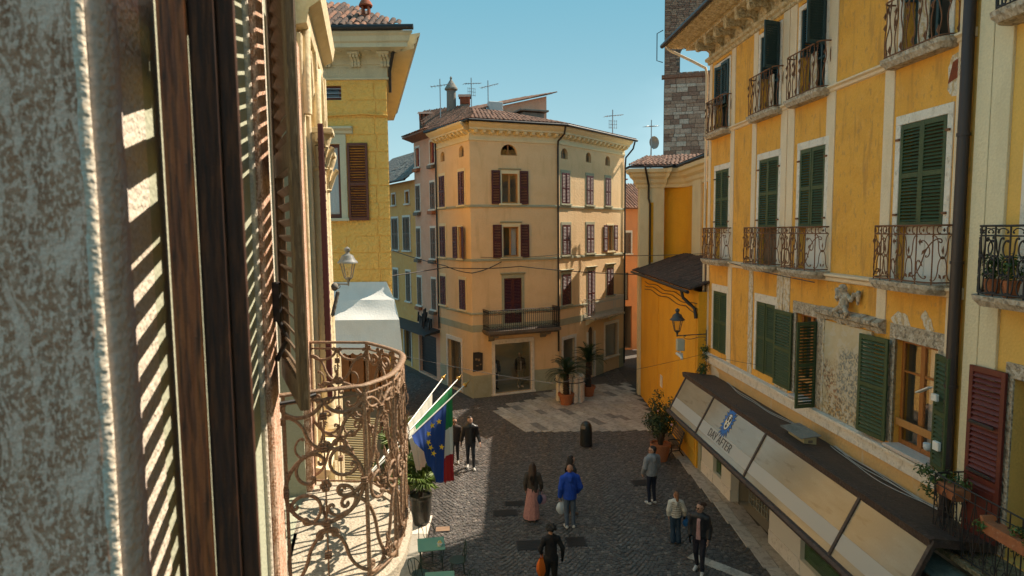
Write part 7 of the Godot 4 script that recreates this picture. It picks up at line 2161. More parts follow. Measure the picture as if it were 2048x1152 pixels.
func shrub(label: String, p: Vector3) -> void:
	var t := thing("potted_shrub", label, "potted plant", trf(p))
	var b := MB.new()
	b.lathe(pv2([0.0, 0.0, 0.24, 0.0, 0.32, 0.50, 0.36, 0.51, 0.37, 0.62, 0.32, 0.62, 0.31, 0.56, 0.0, 0.56]), 20)
	part(t, "pot", b, M.terracotta)
	var rg := RandomNumberGenerator.new(); rg.seed = 77
	var br := MB.new(); var ct := []
	for k in 15:
		var a := k * 2.4
		var tip := Vector3(cos(a) * rg.randf_range(0.25, 0.72), rg.randf_range(1.0, 2.25), sin(a) * rg.randf_range(0.25, 0.7))
		var mid := Vector3(tip.x * 0.35, 0.56 + (tip.y - 0.56) * 0.55, tip.z * 0.35)
		br.tube(PackedVector3Array([Vector3(cos(a) * 0.05, 0.5, sin(a) * 0.05), mid, tip]), 0.022, 5, 0.006)
		ct.append(tip); ct.append(mid.lerp(tip, 0.55))
		if k % 2: ct.append(mid + Vector3(rg.randf_range(-0.2, 0.2), 0.1, rg.randf_range(-0.2, 0.2)))
	part(t, "branches", br, flat(C3(0.05, 0.035, 0.022), 0.9))
	var lv := MB.new(); lv.colored = true
	leaf_cloud(lv, ct, 0.25, 3200, 0.046, C3(0.020, 0.042, 0.012), C3(0.05, 0.075, 0.020), rg)
	stuff(part(t, "crown", lv, M.leaf))
	var fl := MB.new(); fl.ball(Vector3(0.25, 1.45, 0.55), Vector3(0.05, 0.04, 0.05), 7, 4); fl.ball(Vector3(-0.2, 1.9, 0.4), Vector3(0.035, 0.03, 0.035), 7, 4); part(t, "blossom", fl, flat(C3(0.55, 0.35, 0.40), 0.8))

func star2(r: float) -> PackedVector2Array:
	var p := PackedVector2Array()
	for k in 10: p.append(Vector2(sin(TAU * k / 10.0), cos(TAU * k / 10.0)) * (r if k % 2 == 0 else r * 0.4))
	return p

func flag(called: String, label: String, pole: Array, cols: Array, bands: Array, pole_m: Material, fold: float) -> Node3D:
	var o: Vector3 = pole[0]
	var t := thing(called, label, "flag", Transform3D(Basis(), o), "flags on slanting poles below the balcony")
	var pl := MB.new(); pl.tube(PackedVector3Array([Vector3.ZERO, pole[1] - o]), 0.010, 8); part(t, "pole", pl, pole_m)
	var dir: Vector3 = (pole[1] - o).normalized()
	var fn := MB.new(); fn.ball(pole[1] - o, Vector3(0.03, 0.035, 0.03), 8, 5); fn.tube(PackedVector3Array([pole[1] - o, pole[1] - o + dir * 0.12]), 0.018, 6, 0.002); part(t, "finial", fn, flat(C3(0.45, 0.24, 0.05), 0.4, 0.6))
	var nu := 30; var nv := 24
	var rows := []
	for i in nv + 1:
		var row := PackedVector3Array()
		var v := i / float(nv)
		for j in nu + 1:
			var u := j / float(nu) * (cols.size() - 1)
			var k := mini(int(u), cols.size() - 2); var f := u - k
			f = f * f * (3.0 - 2.0 * f) * 0.5 + f * 0.5
			var a: Vector3 = cols[k][0].lerp(cols[k + 1][0], f); var b: Vector3 = cols[k][1].lerp(cols[k + 1][1], f)
			var p := a.lerp(b, v)
			var w := sin(j * 0.72 + v * 1.2 + fold * 9.0) * 0.6 + sin(j * 1.45 + 1.0 - v) * 0.4
			p += Vector3(0.5, 0, 0.85) * w * fold * (0.15 + v)
			row.append(p - o)
		rows.append(row)
	var c0 := 0
	for bd in bands: # [from, to, colour]
		var sub := []
		for i in nv + 1:
			var v := i / float(nv)
			if v >= bd[0] - 0.001 and v <= bd[1] + 0.001: sub.append(rows[i])
		var m := MB.new(); m.sheet(sub)
		var fm := flat(bd[2], 0.85); fm.backlight_enabled = true; fm.backlight = Color(bd[2].r, bd[2].g, bd[2].b).linear_to_srgb() * 0.5
		part(t, bd[3], m, fm)
	return t

func chair(label: String, xf: Transform3D, m: Material) -> void:
	var t := thing("cafe_chair", label, "chair", xf, "wrought-iron cafe chairs")
	var s := MB.new(); s.lathe(pv2([0.0, 0.44, 0.20, 0.44, 0.21, 0.45, 0.20, 0.46, 0.0, 0.465]), 16); part(t, "seat", s, m)
	for k in 4:
		var a := PI / 4 + PI / 2 * k
		var l := MB.new(); l.tube(PackedVector3Array([Vector3(cos(a) * 0.17, 0.44, sin(a) * 0.17), Vector3(cos(a) * 0.21, 0.2, sin(a) * 0.21), Vector3(cos(a) * 0.23, 0.0, sin(a) * 0.23)]), 0.010, 5); part(t, "leg", l, m)
	var b := MB.new(); var p := PackedVector3Array([Vector3(-0.19, 0.44, -0.12)])
	for k in 13: p.append(Vector3(-0.19 * cos(PI * k / 12.0), 0.72 + 0.19 * sin(PI * k / 12.0), -0.2))
	p.append(Vector3(0.19, 0.44, -0.12))
	b.tube(p, 0.010, 5)
	for sx in [-1.0, 1.0]:
		var q := PackedVector3Array()
		for w in place2(scroll("S", 1.0, 40.0), Vector2(sx * 0.08, 0.66), 0.36, PI / 2, sx > 0): q.append(Vector3(w.x, w.y, -0.17))
		b.tube(q, 0.007, 5)
	b.tube(pv3([0, 0.46, -0.15, 0, 0.9, -0.2]), 0.007, 5)
	part(t, "backrest", b, m)

func table(label: String, xf: Transform3D, m: Material) -> void:
	var t := thing("cafe_table", label, "table", xf, "green metal cafe tables")
	var b := MB.new(); b.box(-0.32, 0.32, 0.715, 0.74, -0.32, 0.32, 0.008); part(t, "table_top", b, flat(C3(0.13, 0.30, 0.22), 0.45))
	for q in [[-1, -1], [1, -1], [1, 1], [-1, 1]]:
		var l := MB.new(); l.tube(pv3([q[0] * 0.28, 0.715, q[1] * 0.28, q[0] * 0.24, 0.35, q[1] * 0.24, q[0] * 0.28, 0.0, q[1] * 0.28]), 0.012, 5); part(t, "leg", l, m)
	var r := MB.new()
	for k in 2:
		var p := PackedVector3Array()
		for j in 13: p.append(Vector3(cos(TAU * j / 12.0) * 0.24, 0.3 + k * 0.05, sin(TAU * j / 12.0) * 0.24))
		r.tube(p, 0.008, 5)
	part(t, "stretcher", r, m)

func build_street_things() -> void:
	var dk := flat(C3(0.055, 0.055, 0.055), 0.5)
	var gy := flat(C3(0.17, 0.17, 0.16), 0.5)
	var l1 := lantern("black lantern on a scrolled bracket at the corner of the ochre house", Transform3D(Basis(Vector3.UP, PI - 0.06), Vector3(5.55, 4.68, -21.35)), dk, 0.97)
	lantern("grey lantern on a wall bracket before the yellow rusticated wall", Transform3D(Basis(Vector3.UP, 0.0), Vector3(-4.05, 6.98, -15.8)), gy, 0.88)
	var cc := thing("security_camera", "white box with two small cameras hanging under the black lantern", "security camera", Transform3D(Basis(), Vector3(5.62, 4.1, -21.3)))
	var b := MB.new(); b.box(-0.10, 0.16, 0.02, 0.42, -0.1, 0.1, 0.02); part(cc, "junction_box", b, flat(C3(0.42, 0.43, 0.36), 0.6))
	for q in [[-0.02, -0.12, 0.9], [0.06, -0.16, -0.2]]:
		b = MB.new(); b.xbox(Transform3D(Basis.from_euler(Vector3(0.6, q[2], 0)), Vector3(q[0], q[1], 0.08)), Vector3(0.09, 0.09, 0.28), 0.02); part(cc, "camera_body", b, M.white)
	b = MB.new(); b.box(0.0, 0.04, -0.1, 0.02, 0.0, 0.04); part(cc, "mount", b, M.white)
	# flags
	var silver := flat(C3(0.45, 0.44, 0.40), 0.35, 0.3)
	var v := func(a: Array) -> Vector3: return Vector3(a[0], a[1], a[2])
	var cv := func(a: Array) -> Array:
		var r := []
		for q in a: r.append([Vector3(q[0][0], q[0][1], q[0][2]), Vector3(q[1][0], q[1][1], q[1][2])])
		return r
	var wh := flag("white_flag", "plain white flag rearmost of the three on slanting poles", [Vector3(-2.004, 5.057, -6.2), Vector3(-1.044, 6.023, -9.4)], cv.call([[[-1.407, 5.657, -8.189], [-1.291, 5.047, -8.189]], [[-1.347, 5.718, -8.389], [-1.281, 4.998, -8.389]], [[-1.282, 5.783, -8.606], [-1.23, 4.957, -8.606]], [[-1.22, 5.846, -8.815], [-1.182, 5.198, -8.815]], [[-1.159, 5.907, -9.015], [-1.177, 5.292, -9.015]]]), [[0.0, 1.0, C3(0.66, 0.64, 0.58), "cloth"]], silver, 0.035)
	flag("italian_flag", "green, white and red tricolour flag hanging behind the blue flag", [Vector3(-1.998, 5.226, -6.2), Vector3(-0.77, 6.129, -8.9)], cv.call([[[-1.241, 5.783, -7.865], [-1.205, 5.587, -7.865]], [[-1.142, 5.855, -8.081], [-1.099, 5.348, -8.081]], [[-1.038, 5.932, -8.311], [-0.99, 4.955, -8.311]], [[-0.958, 5.991, -8.487], [-0.952, 4.773, -8.487]], [[-0.89, 6.041, -8.636], [-0.877, 4.741, -8.636]], [[-0.847, 6.072, -8.731], [-0.837, 4.739, -8.731]]]), [[0.0, 0.417, C3(0.012, 0.19, 0.06), "green_band"], [0.417, 0.709, C3(0.66, 0.64, 0.60), "white_band"], [0.709, 1.0, C3(0.36, 0.018, 0.020), "red_band"]], silver, 0.04)
	var eu := flag("european_flag", "deep blue flag with yellow stars foremost of the three on slanting poles", [Vector3(-1.996, 5.278, -6.2), Vector3(-0.634, 6.181, -8.3)], cv.call([[[-1.211, 5.799, -7.411], [-1.189, 5.714, -7.411]], [[-1.139, 5.846, -7.521], [-1.083, 5.558, -7.521]], [[-1.078, 5.887, -7.616], [-1.07, 5.355, -7.616]], [[-1.016, 5.928, -7.711], [-1.028, 5.287, -7.711]], [[-0.958, 5.966, -7.8], [-0.981, 5.052, -7.8]], [[-0.893, 6.009, -7.9], [-0.918, 5.011, -7.9]], [[-0.848, 6.039, -7.97], [-0.897, 5.07, -7.97]]]), [[0.0, 1.0, C3(0.010, 0.045, 0.22), "cloth"]], silver, 0.03)
	var ym := flat(C3(0.75, 0.50, 0.02), 0.7)
	var k := 0
	for q in [[-0.927, 5.843, -7.86], [-1.003, 5.818, -7.78], [-1.042, 5.735, -7.71], [-1.044, 5.633, -7.70], [-1.021, 5.556, -7.73], [-0.991, 5.472, -7.76], [-0.903, 5.51, -7.88]]:
		var s := MB.new(); s.poly(star2(0.040), -0.001, 0.001)
		part(eu, "star", s, ym, Transform3D(Basis.from_euler(Vector3(-0.15, 0.35 - 0.1 * k, 0.2 * k)), Vector3(q[0], q[1], q[2] + 0.065) - Vector3(-1.996, 5.278, -6.2)))
		k += 1
	# plants
	fan_palm("fan palm in a dark glossy pot in the sun below the flags", Vector3(-2.62, 0.02, -17.35), 5, 1.35)
	fan_palm("fan palm half hidden behind the flags, farther from the cafe tables", Vector3(-3.35, 0.02, -19.6), 6, 1.7)
	cycad("cycad in a terracotta pot before the ring of stone posts", Vector3(2.50, 0.03, -29.6), 8, 1.0, 0.95)
	cycad("cycad in a terracotta pot behind the ring of stone posts", Vector3(3.72, 0.03, -31.1), 9, 1.25, 0.9)
	shrub("leafy shrub with a few pink blossoms in a terracotta pot by the bench", Vector3(5.22, 0.02, -22.15))
	var rg := RandomNumberGenerator.new(); rg.seed = 3
	var iv := thing("ivy_tuft", "tuft of green ivy growing at the far end of the brown canopy", "plant", Transform3D(Basis(), Vector3(6.35, 3.5, -20.9)))
	var il := MB.new(); il.colored = true
	leaf_cloud(il, [Vector3(0, 0.15, 0), Vector3(-0.15, 0.08, 0.2), Vector3(0.08, 0.45, -0.1), Vector3(0.1, 0.7, -0.2), Vector3(-0.2, 0.05, 0.4)], 0.2, 520, 0.04, C3(0.02, 0.055, 0.012), C3(0.05, 0.10, 0.02), rg)
	stuff(part(iv, "leaves", il, M.leaf))
	var ist := MB.new(); ist.tube(pv3([0.05, 0, 0, 0.1, 0.4, -0.1, 0.12, 0.85, -0.2]), 0.012, 5, 0.004); part(iv, "stem", ist, M.soil)
	# ring of stone posts
	var rp := thing("stone_post_ring", "ring of pale stone posts held by an iron hoop on the slab pavement", "street furniture", Transform3D(Basis(), Vector3(2.75, 0.03, -30.3)))
	for i in 12:
		var a := TAU * i / 12.0 + 0.2
		b = MB.new(); b.xbox(trf(Vector3(cos(a) * 0.58, 0.62, sin(a) * 0.58), -a), Vector3(0.2, 1.24 + 0.04 * sin(i * 2.0), 0.2), 0.02); part(rp, "post", b, M.winstone)
	b = MB.new(); var hp := PackedVector3Array()
	for i in 25: hp.append(Vector3(cos(TAU * i / 24.0) * 0.76, 1.0, sin(TAU * i / 24.0) * 0.76))
	b.tube(hp, 0.022, 6); part(rp, "hoop", b, M.iron)
	# litter bin
	var bn := thing("litter_bin", "dark rounded metal litter bin standing alone on the setts", "litter bin", trf(Vector3(2.76, 0.02, -23.75), 0.15))
	b = MB.new(); b.lathe(pv2([0.0, 0.0, 0.21, 0.0, 0.225, 0.05, 0.225, 0.68, 0.205, 0.80, 0.16, 0.89, 0.08, 0.945, 0.0, 0.96]), 20); part(bn, "body", b, flat(C3(0.016, 0.019, 0.018), 0.4))
	b = MB.new()
	for i in 10: b.box(-0.006 + 0.227 * cos(i * 0.62), 0.006 + 0.227 * cos(i * 0.62), 0.06, 0.66, 0.227 * sin(i * 0.62) - 0.006, 0.227 * sin(i * 0.62) + 0.006)
	part(bn, "rib", b, M.iron)
	b = MB.new(); b.lathe(pv2([0.228, 0.04, 0.24, 0.04, 0.24, 0.09, 0.228, 0.09]), 20); part(bn, "foot_ring", b, M.iron)
	b = MB.new(); b.xbox(trf(Vector3(-0.15, 0.76, 0.14), -0.8, -0.35), Vector3(0.2, 0.12, 0.03), 0.02); part(bn, "opening", b, M.dark)
	# bench against the church
	var be := thing("bench", "wooden slatted bench with cast-iron ends against the yellow church wall", "bench", Transform3D(Basis(Vector3.UP, -PI / 2), Vector3(5.98, 0.02, -23.1)))
	for i in 4:
		b = MB.new(); b.box(-0.7, 0.7, 0.43, 0.46, -0.02 + i * 0.11, 0.07 + i * 0.11, 0.006); part(be, "seat_slat", b, M.oldwood)
	for i in 5:
		b = MB.new(); b.xbox(Transform3D(Basis(Vector3.RIGHT, -0.25), Vector3(0, 0.52 + i * 0.09, -0.06 - i * 0.024)), Vector3(1.4, 0.07, 0.025), 0.005); part(be, "back_slat", b, M.oldwood)
	for sx in [-0.62, 0.62]:
		b = MB.new(); b.tube(pv3([sx, 0.0, 0.42, sx, 0.2, 0.28, sx, 0.42, 0.30, sx, 0.62, 0.40, sx, 0.64, 0.2, sx, 0.6, 0.0]), 0.028, 6); b.tube(pv3([sx, 0.0, -0.16, sx, 0.22, 0.0, sx, 0.42, -0.02, sx, 0.9, -0.17]), 0.028, 6); b.tube(pv3([sx, 0.2, 0.28, sx, 0.22, 0.0]), 0.022, 6); part(be, "iron_end", b, M.iron)
	# cafe furniture
	var gm := flat(C3(0.020, 0.045, 0.035), 0.5)
	table("green square cafe table standing in the sun", trf(Vector3(-2.0, 0.02, -14.72), 0.17), gm)
	table("green square cafe table cut by the lower edge of the picture", trf(Vector3(-1.62, 0.02, -13.15), 0.1), gm)
	chair("wrought-iron chair behind the sunlit cafe table", trf(Vector3(-2.2, 0.02, -15.3), 0.1), gm)
	chair("wrought-iron chair right of the sunlit cafe table", trf(Vector3(-1.35, 0.02, -14.5), -1.4), gm)
	chair("wrought-iron chair nearest the camera left of the sunlit cafe table", trf(Vector3(-2.15, 0.02, -13.9), 2.6), gm)
	chair("dark wrought-iron chair alone in the shade at the lower edge", trf(Vector3(-0.98, 0.02, -13.05), -0.7), gm)
	var gl := thing("table_bowl", "small glass bowl with yellow flowers on the sunlit cafe table", "bowl", trf(Vector3(-1.78, 0.762, -14.62)))
	b = MB.new(); b.lathe(pv2([0.0, 0.0, 0.05, 0.0, 0.07, 0.06, 0.065, 0.06, 0.0, 0.02]), 12); part(gl, "bowl", b, M.white)
	b = MB.new()
	for i in 6: b.ball(Vector3(cos(i) * 0.035, 0.08 + 0.01 * (i % 3), sin(i) * 0.035), Vector3(0.02, 0.02, 0.02), 6, 4)
	part(gl, "flowers", b, flat(C3(0.65, 0.5, 0.2), 0.8))
	# pale paving under the cafe tables and the left pots
	b = MB.new()
	b.box(-9.0, -2.35, -0.02, 0.024, -17.9, -12.0)
	var tr2 := struct("terrace", b, M.mortar)
	var pmats := [surf(ctex(128, 92, C3(0.36, 0.325, 0.27), [[C3(0.28, 0.25, 0.2), 5, 5, 1, 1, 0.45, 0.8, 0.6]], 0.12), Vector3(0.7, 0.7, 0.7), 0.8), M.winstone]
	for i in 5:
		for j in 5:
			b = MB.new(); b.box(-2.36 - (i + 1) * 0.8 + 0.006, -2.36 - i * 0.8 - 0.006, 0.024, 0.034, -17.85 + j * 1.15, -17.85 + (j + 1) * 1.15 - 0.012, 0.003)
			part(tr2, "slab", b, pmats[0] if (i + j) % 3 else pmats[1])
	# balcony plants of the cream house
	var rx := fr(6.54, 21.41, 176.7)
	var fb := thing("flower_trough", "long terracotta trough hung on the black railing at the right edge", "planter", rx * at(13.2, 3.95, 0.66))
	b = MB.new(); b.poly(pv2([-0.45, 0.22, -0.38, 0.0, 0.38, 0.0, 0.45, 0.22, 0.41, 0.22, 0.36, 0.16, -0.36, 0.16, -0.41, 0.22]), -0.1, 0.1); part(fb, "trough", b, M.terracotta)
	b = MB.new(); b.colored = true; leaf_cloud(b, [Vector3(0.2, 0.24, 0), Vector3(0.32, 0.22, 0.05), Vector3(-0.4, 0.1, 0.12), Vector3(0.05, 0.22, 0)], 0.1, 220, 0.03, C3(0.02, 0.06, 0.015), C3(0.10, 0.16, 0.02), rg); stuff(part(fb, "leaves", b, M.leaf))
	var cp := thing("corner_planter", "planter with trailing leaves at the corner of the black railing", "planter", rx * at(11.72, 4.02, 0.42))
	b = MB.new(); b.box(-0.1, 0.3, 0.0, 0.2, -0.14, 0.14, 0.02); part(cp, "trough", b, M.terracotta)
	b = MB.new(); b.colored = true; leaf_cloud(b, [Vector3(0, 0.26, 0), Vector3(-0.15, 0.2, 0.1), Vector3(-0.2, 0.0, 0.16), Vector3(0.2, 0.27, -0.05), Vector3(-0.26, 0.3, 0.2)], 0.16, 420, 0.035, C3(0.025, 0.06, 0.015), C3(0.09, 0.13, 0.02), rg); stuff(part(cp, "leaves", b, M.leaf))
	for q in [[12.2, 0.30, "left"], [12.55, 0.33, "right"]]:
		var pt := thing("plant_pot", "terracotta pot with a leafy plant on the upper right balcony, %s of the two" % q[2], "plant pot", rx * at(q[0], 7.2, q[1]), "pots on the upper right balcony")
		b = MB.new(); b.lathe(pv2([0.0, 0.0, 0.08, 0.0, 0.11, 0.2, 0.12, 0.2, 0.12, 0.24, 0.1, 0.24, 0.0, 0.2]), 14); part(pt, "pot", b, M.terracotta)
		b = MB.new(); b.colored = true; leaf_cloud(b, [Vector3(0, 0.34, 0), Vector3(0.03, 0.48, 0.02)], 0.15, 260, 0.035, C3(0.02, 0.06, 0.015), C3(0.06, 0.12, 0.02), rg); stuff(part(pt, "leaves", b, M.leaf))
	# small devices on the brown pipe
	var dv := thing("wall_sensor", "white sensor with a slanting white antenna on the brown downpipe", "sensor", rx * at(11.05, 5.35, 0.22))
	b = MB.new(); b.box(-0.05, 0.08, -0.02, 0.10, -0.03, 0.03, 0.01); part(dv, "body", b, M.white)
	b = MB.new(); b.xbox(Transform3D(Basis(Vector3(0, 0, 1), 0.5), Vector3(-0.18, 0.12, 0.05)), Vector3(0.34, 0.025, 0.1), 0.008); part(dv, "antenna", b, M.white)
	var d2 := thing("dome_camera", "small white dome camera on the brown downpipe above the black railing", "security camera", rx * at(11.12, 4.56, 0.24))
	b = MB.new(); b.box(-0.02, 0.12, -0.03, 0.12, -0.04, 0.02, 0.01); part(d2, "box", b, M.white)
	b = MB.new(); b.lathe(pv2([0.0, -0.08, 0.04, -0.06, 0.055, -0.02, 0.055, 0.05, 0.0, 0.06]), 12, at(-0.08, 0, 0.06)); part(d2, "dome", b, flat(C3(0.55, 0.58, 0.62), 0.4))

# ---------------------------------------------------------------- rounded bodies: tapered bones joined smoothly and meshed
class Field:
	var cell: float
	var o: Vector3
	var nx: int
	var ny: int
	var nz: int
	var f := PackedFloat32Array()
	var id := PackedInt32Array()
	func _init(a: Vector3, b: Vector3, c: float) -> void:
		cell = c; o = a
		nx = int(ceil((b.x - a.x) / c)) + 1; ny = int(ceil((b.y - a.y) / c)) + 1; nz = int(ceil((b.z - a.z) / c)) + 1
		f.resize(nx * ny * nz); f.fill(9.0)
		id.resize(nx * ny * nz)
	func bone(a: Vector3, b: Vector3, ra: float, rb: float, col: int, k := 0.03, sq := Vector3.ONE) -> void: # sq > 1 flattens that axis
		var m := maxf(ra, rb) + k + cell * 2.0
		var lo := Vector3(minf(a.x, b.x), minf(a.y, b.y), minf(a.z, b.z)) - Vector3(m, m, m); var hi := Vector3(maxf(a.x, b.x), maxf(a.y, b.y), maxf(a.z, b.z)) + Vector3(m, m, m)
		var i0 := maxi(int((lo.x - o.x) / cell), 0); var i1 := mini(int((hi.x - o.x) / cell) + 1, nx - 1)
		var j0 := maxi(int((lo.y - o.y) / cell), 0); var j1 := mini(int((hi.y - o.y) / cell) + 1, ny - 1)
		var k0 := maxi(int((lo.z - o.z) / cell), 0); var k1 := mini(int((hi.z - o.z) / cell) + 1, nz - 1)
		var ab := (b - a) * sq
		var l2 := maxf(ab.length_squared(), 0.0000001)
		for z in range(k0, k1 + 1):
			for y in range(j0, j1 + 1):
				var w := (z * ny + y) * nx
				for x in range(i0, i1 + 1):
					var p := (o + Vector3(x, y, z) * cell - a) * sq
					var t := clampf(p.dot(ab) / l2, 0.0, 1.0)
					var d := (p - ab * t).length() - lerpf(ra, rb, t)
					var q := f[w + x]
					if d < q: id[w + x] = col
					var h := maxf(k - absf(q - d), 0.0) / k
					f[w + x] = minf(q, d) - h * h * k * 0.25
	func cut_below(y0: float) -> void:
		for z in nz:
			for y in ny:
				var yy := o.y + y * cell
				if yy < y0 + cell * 2.0:
					var w := (z * ny + y) * nx
					for x in nx: f[w + x] = maxf(f[w + x], y0 - yy)
	func grad(x: int, y: int, z: int) -> Vector3:
		var x0 := maxi(x - 1, 0); var x1 := mini(x + 1, nx - 1); var y0 := maxi(y - 1, 0); var y1 := mini(y + 1, ny - 1); var z0 := maxi(z - 1, 0); var z1 := mini(z + 1, nz - 1)
		return Vector3(f[(z * ny + y) * nx + x1] - f[(z * ny + y) * nx + x0], f[(z * ny + y1) * nx + x] - f[(z * ny + y0) * nx + x], f[(z1 * ny + y) * nx + x] - f[(z0 * ny + y) * nx + x])
	func mesh(mb: MB, cols: Array, xf := Transform3D()) -> void:
		var sx := 1; var sy := nx; var sz := nx * ny
		var vi := PackedInt32Array(); vi.resize(nx * ny * nz); vi.fill(-1)
		var vp := PackedVector3Array(); var vn := PackedVector3Array(); var vc := PackedColorArray()
		for z in nz - 1:
			for y in ny - 1:
				var w := (z * ny + y) * nx
				for x in nx - 1:
					var i := w + x
					var a := f[i]
					if a > cell * 2.5 or a < -cell * 2.5: continue
					var c8 := [a, f[i + 1], f[i + sy], f[i + sy + 1], f[i + sz], f[i + sz + 1], f[i + sz + sy], f[i + sz + sy + 1]]
					var neg := 0
					for q in 8:
						if c8[q] < 0.0: neg += 1
					if neg == 0 or neg == 8: continue
					var s := Vector3.ZERO; var cnt := 0
					for e in [[0, 1], [2, 3], [4, 5], [6, 7], [0, 2], [1, 3], [4, 6], [5, 7], [0, 4], [1, 5], [2, 6], [3, 7]]:
						var u: float = c8[e[0]]; var v: float = c8[e[1]]
						if (u < 0.0) != (v < 0.0):
							var t := u / (u - v)
							var p0 := Vector3(e[0] & 1, (e[0] >> 1) & 1, e[0] >> 2); var p1 := Vector3(e[1] & 1, (e[1] >> 1) & 1, e[1] >> 2)
							s += p0.lerp(p1, t); cnt += 1
					vi[i] = vp.size()
					vp.append(xf * (o + (Vector3(x, y, z) + s / cnt) * cell))
					vn.append((xf.basis * (grad(x, y, z) + grad(x + 1, y + 1, z + 1)).normalized()).normalized())
					vc.append(cols[id[i]])
		var oc := mb.col
		for z in range(1, nz - 1):
			for y in range(1, ny - 1):
				var w := (z * ny + y) * nx
				for x in range(1, nx - 1):
					var i := w + x
					var a := f[i]
					if a > cell * 2.0 or a < -cell * 2.0: continue
					for ax in 3:
						var st: int = [sx, sy, sz][ax]; var t1: int = [sy, sz, sx][ax]; var t2: int = [sz, sx, sy][ax]
						var b := f[i + st]
						if (a < 0.0) == (b < 0.0): continue
						var q := [vi[i], vi[i - t1], vi[i - t1 - t2], vi[i - t2]]
						if q[0] < 0 or q[1] < 0 or q[2] < 0 or q[3] < 0: continue
						mb.col = vc[q[0]]
						if a < 0.0: mb.squad(vp[q[2]], vp[q[3]], vp[q[0]], vp[q[1]], vn[q[2]], vn[q[3]], vn[q[0]], vn[q[1]])
						else: mb.squad(vp[q[1]], vp[q[0]], vp[q[3]], vp[q[2]], vn[q[1]], vn[q[0]], vn[q[3]], vn[q[2]])
		mb.col = oc

var hand_cache := {}
func hand(grip: bool) -> MB: # wrist at the origin, fingers along -y, palm towards -x, thumb towards +z
	if hand_cache.has(grip): return hand_cache[grip]
	var g := Field.new(Vector3(-0.075, -0.215, -0.075), Vector3(0.045, 0.035, 0.085), 0.006)
	g.bone(Vector3(0, 0.03, 0), Vector3(0, -0.02, 0), 0.025, 0.027, 0, 0.015)
	for k in 4: g.bone(Vector3(0, -0.02, -0.022 + k * 0.015), Vector3(0, -0.09, -0.033 + k * 0.021), 0.014, 0.0115, 0, 0.015)
	for k in 4:
		var z := -0.033 + k * 0.021
		var ln: float = [0.062, 0.078, 0.085, 0.075][k]
		var a := Vector3(0, -0.092, z)
		var bend := 1.25 if grip else 0.35
		var m := a + Vector3(-sin(bend * 0.5) * ln * 0.5, -cos(bend * 0.5) * ln * 0.5, (k - 1.5) * 0.002)
		var e := m + Vector3(-sin(bend * 1.6) * ln * 0.5, -cos(bend * 1.6) * ln * 0.5, 0)
		g.bone(a, m, 0.010, 0.009, 0, 0.004); g.bone(m, e, 0.009, 0.0075, 0, 0.004)
	g.bone(Vector3(-0.004, -0.03, 0.022), Vector3(-0.014, -0.062, 0.050), 0.013, 0.011, 0, 0.008)
	g.bone(Vector3(-0.014, -0.062, 0.050), Vector3(-0.030 if grip else -0.018, -0.098, 0.056 if not grip else 0.040), 0.0105, 0.008, 0, 0.004)
	var b := MB.new()
	g.mesh(b, [Color(1, 1, 1)])
	hand_cache[grip] = b
	return b

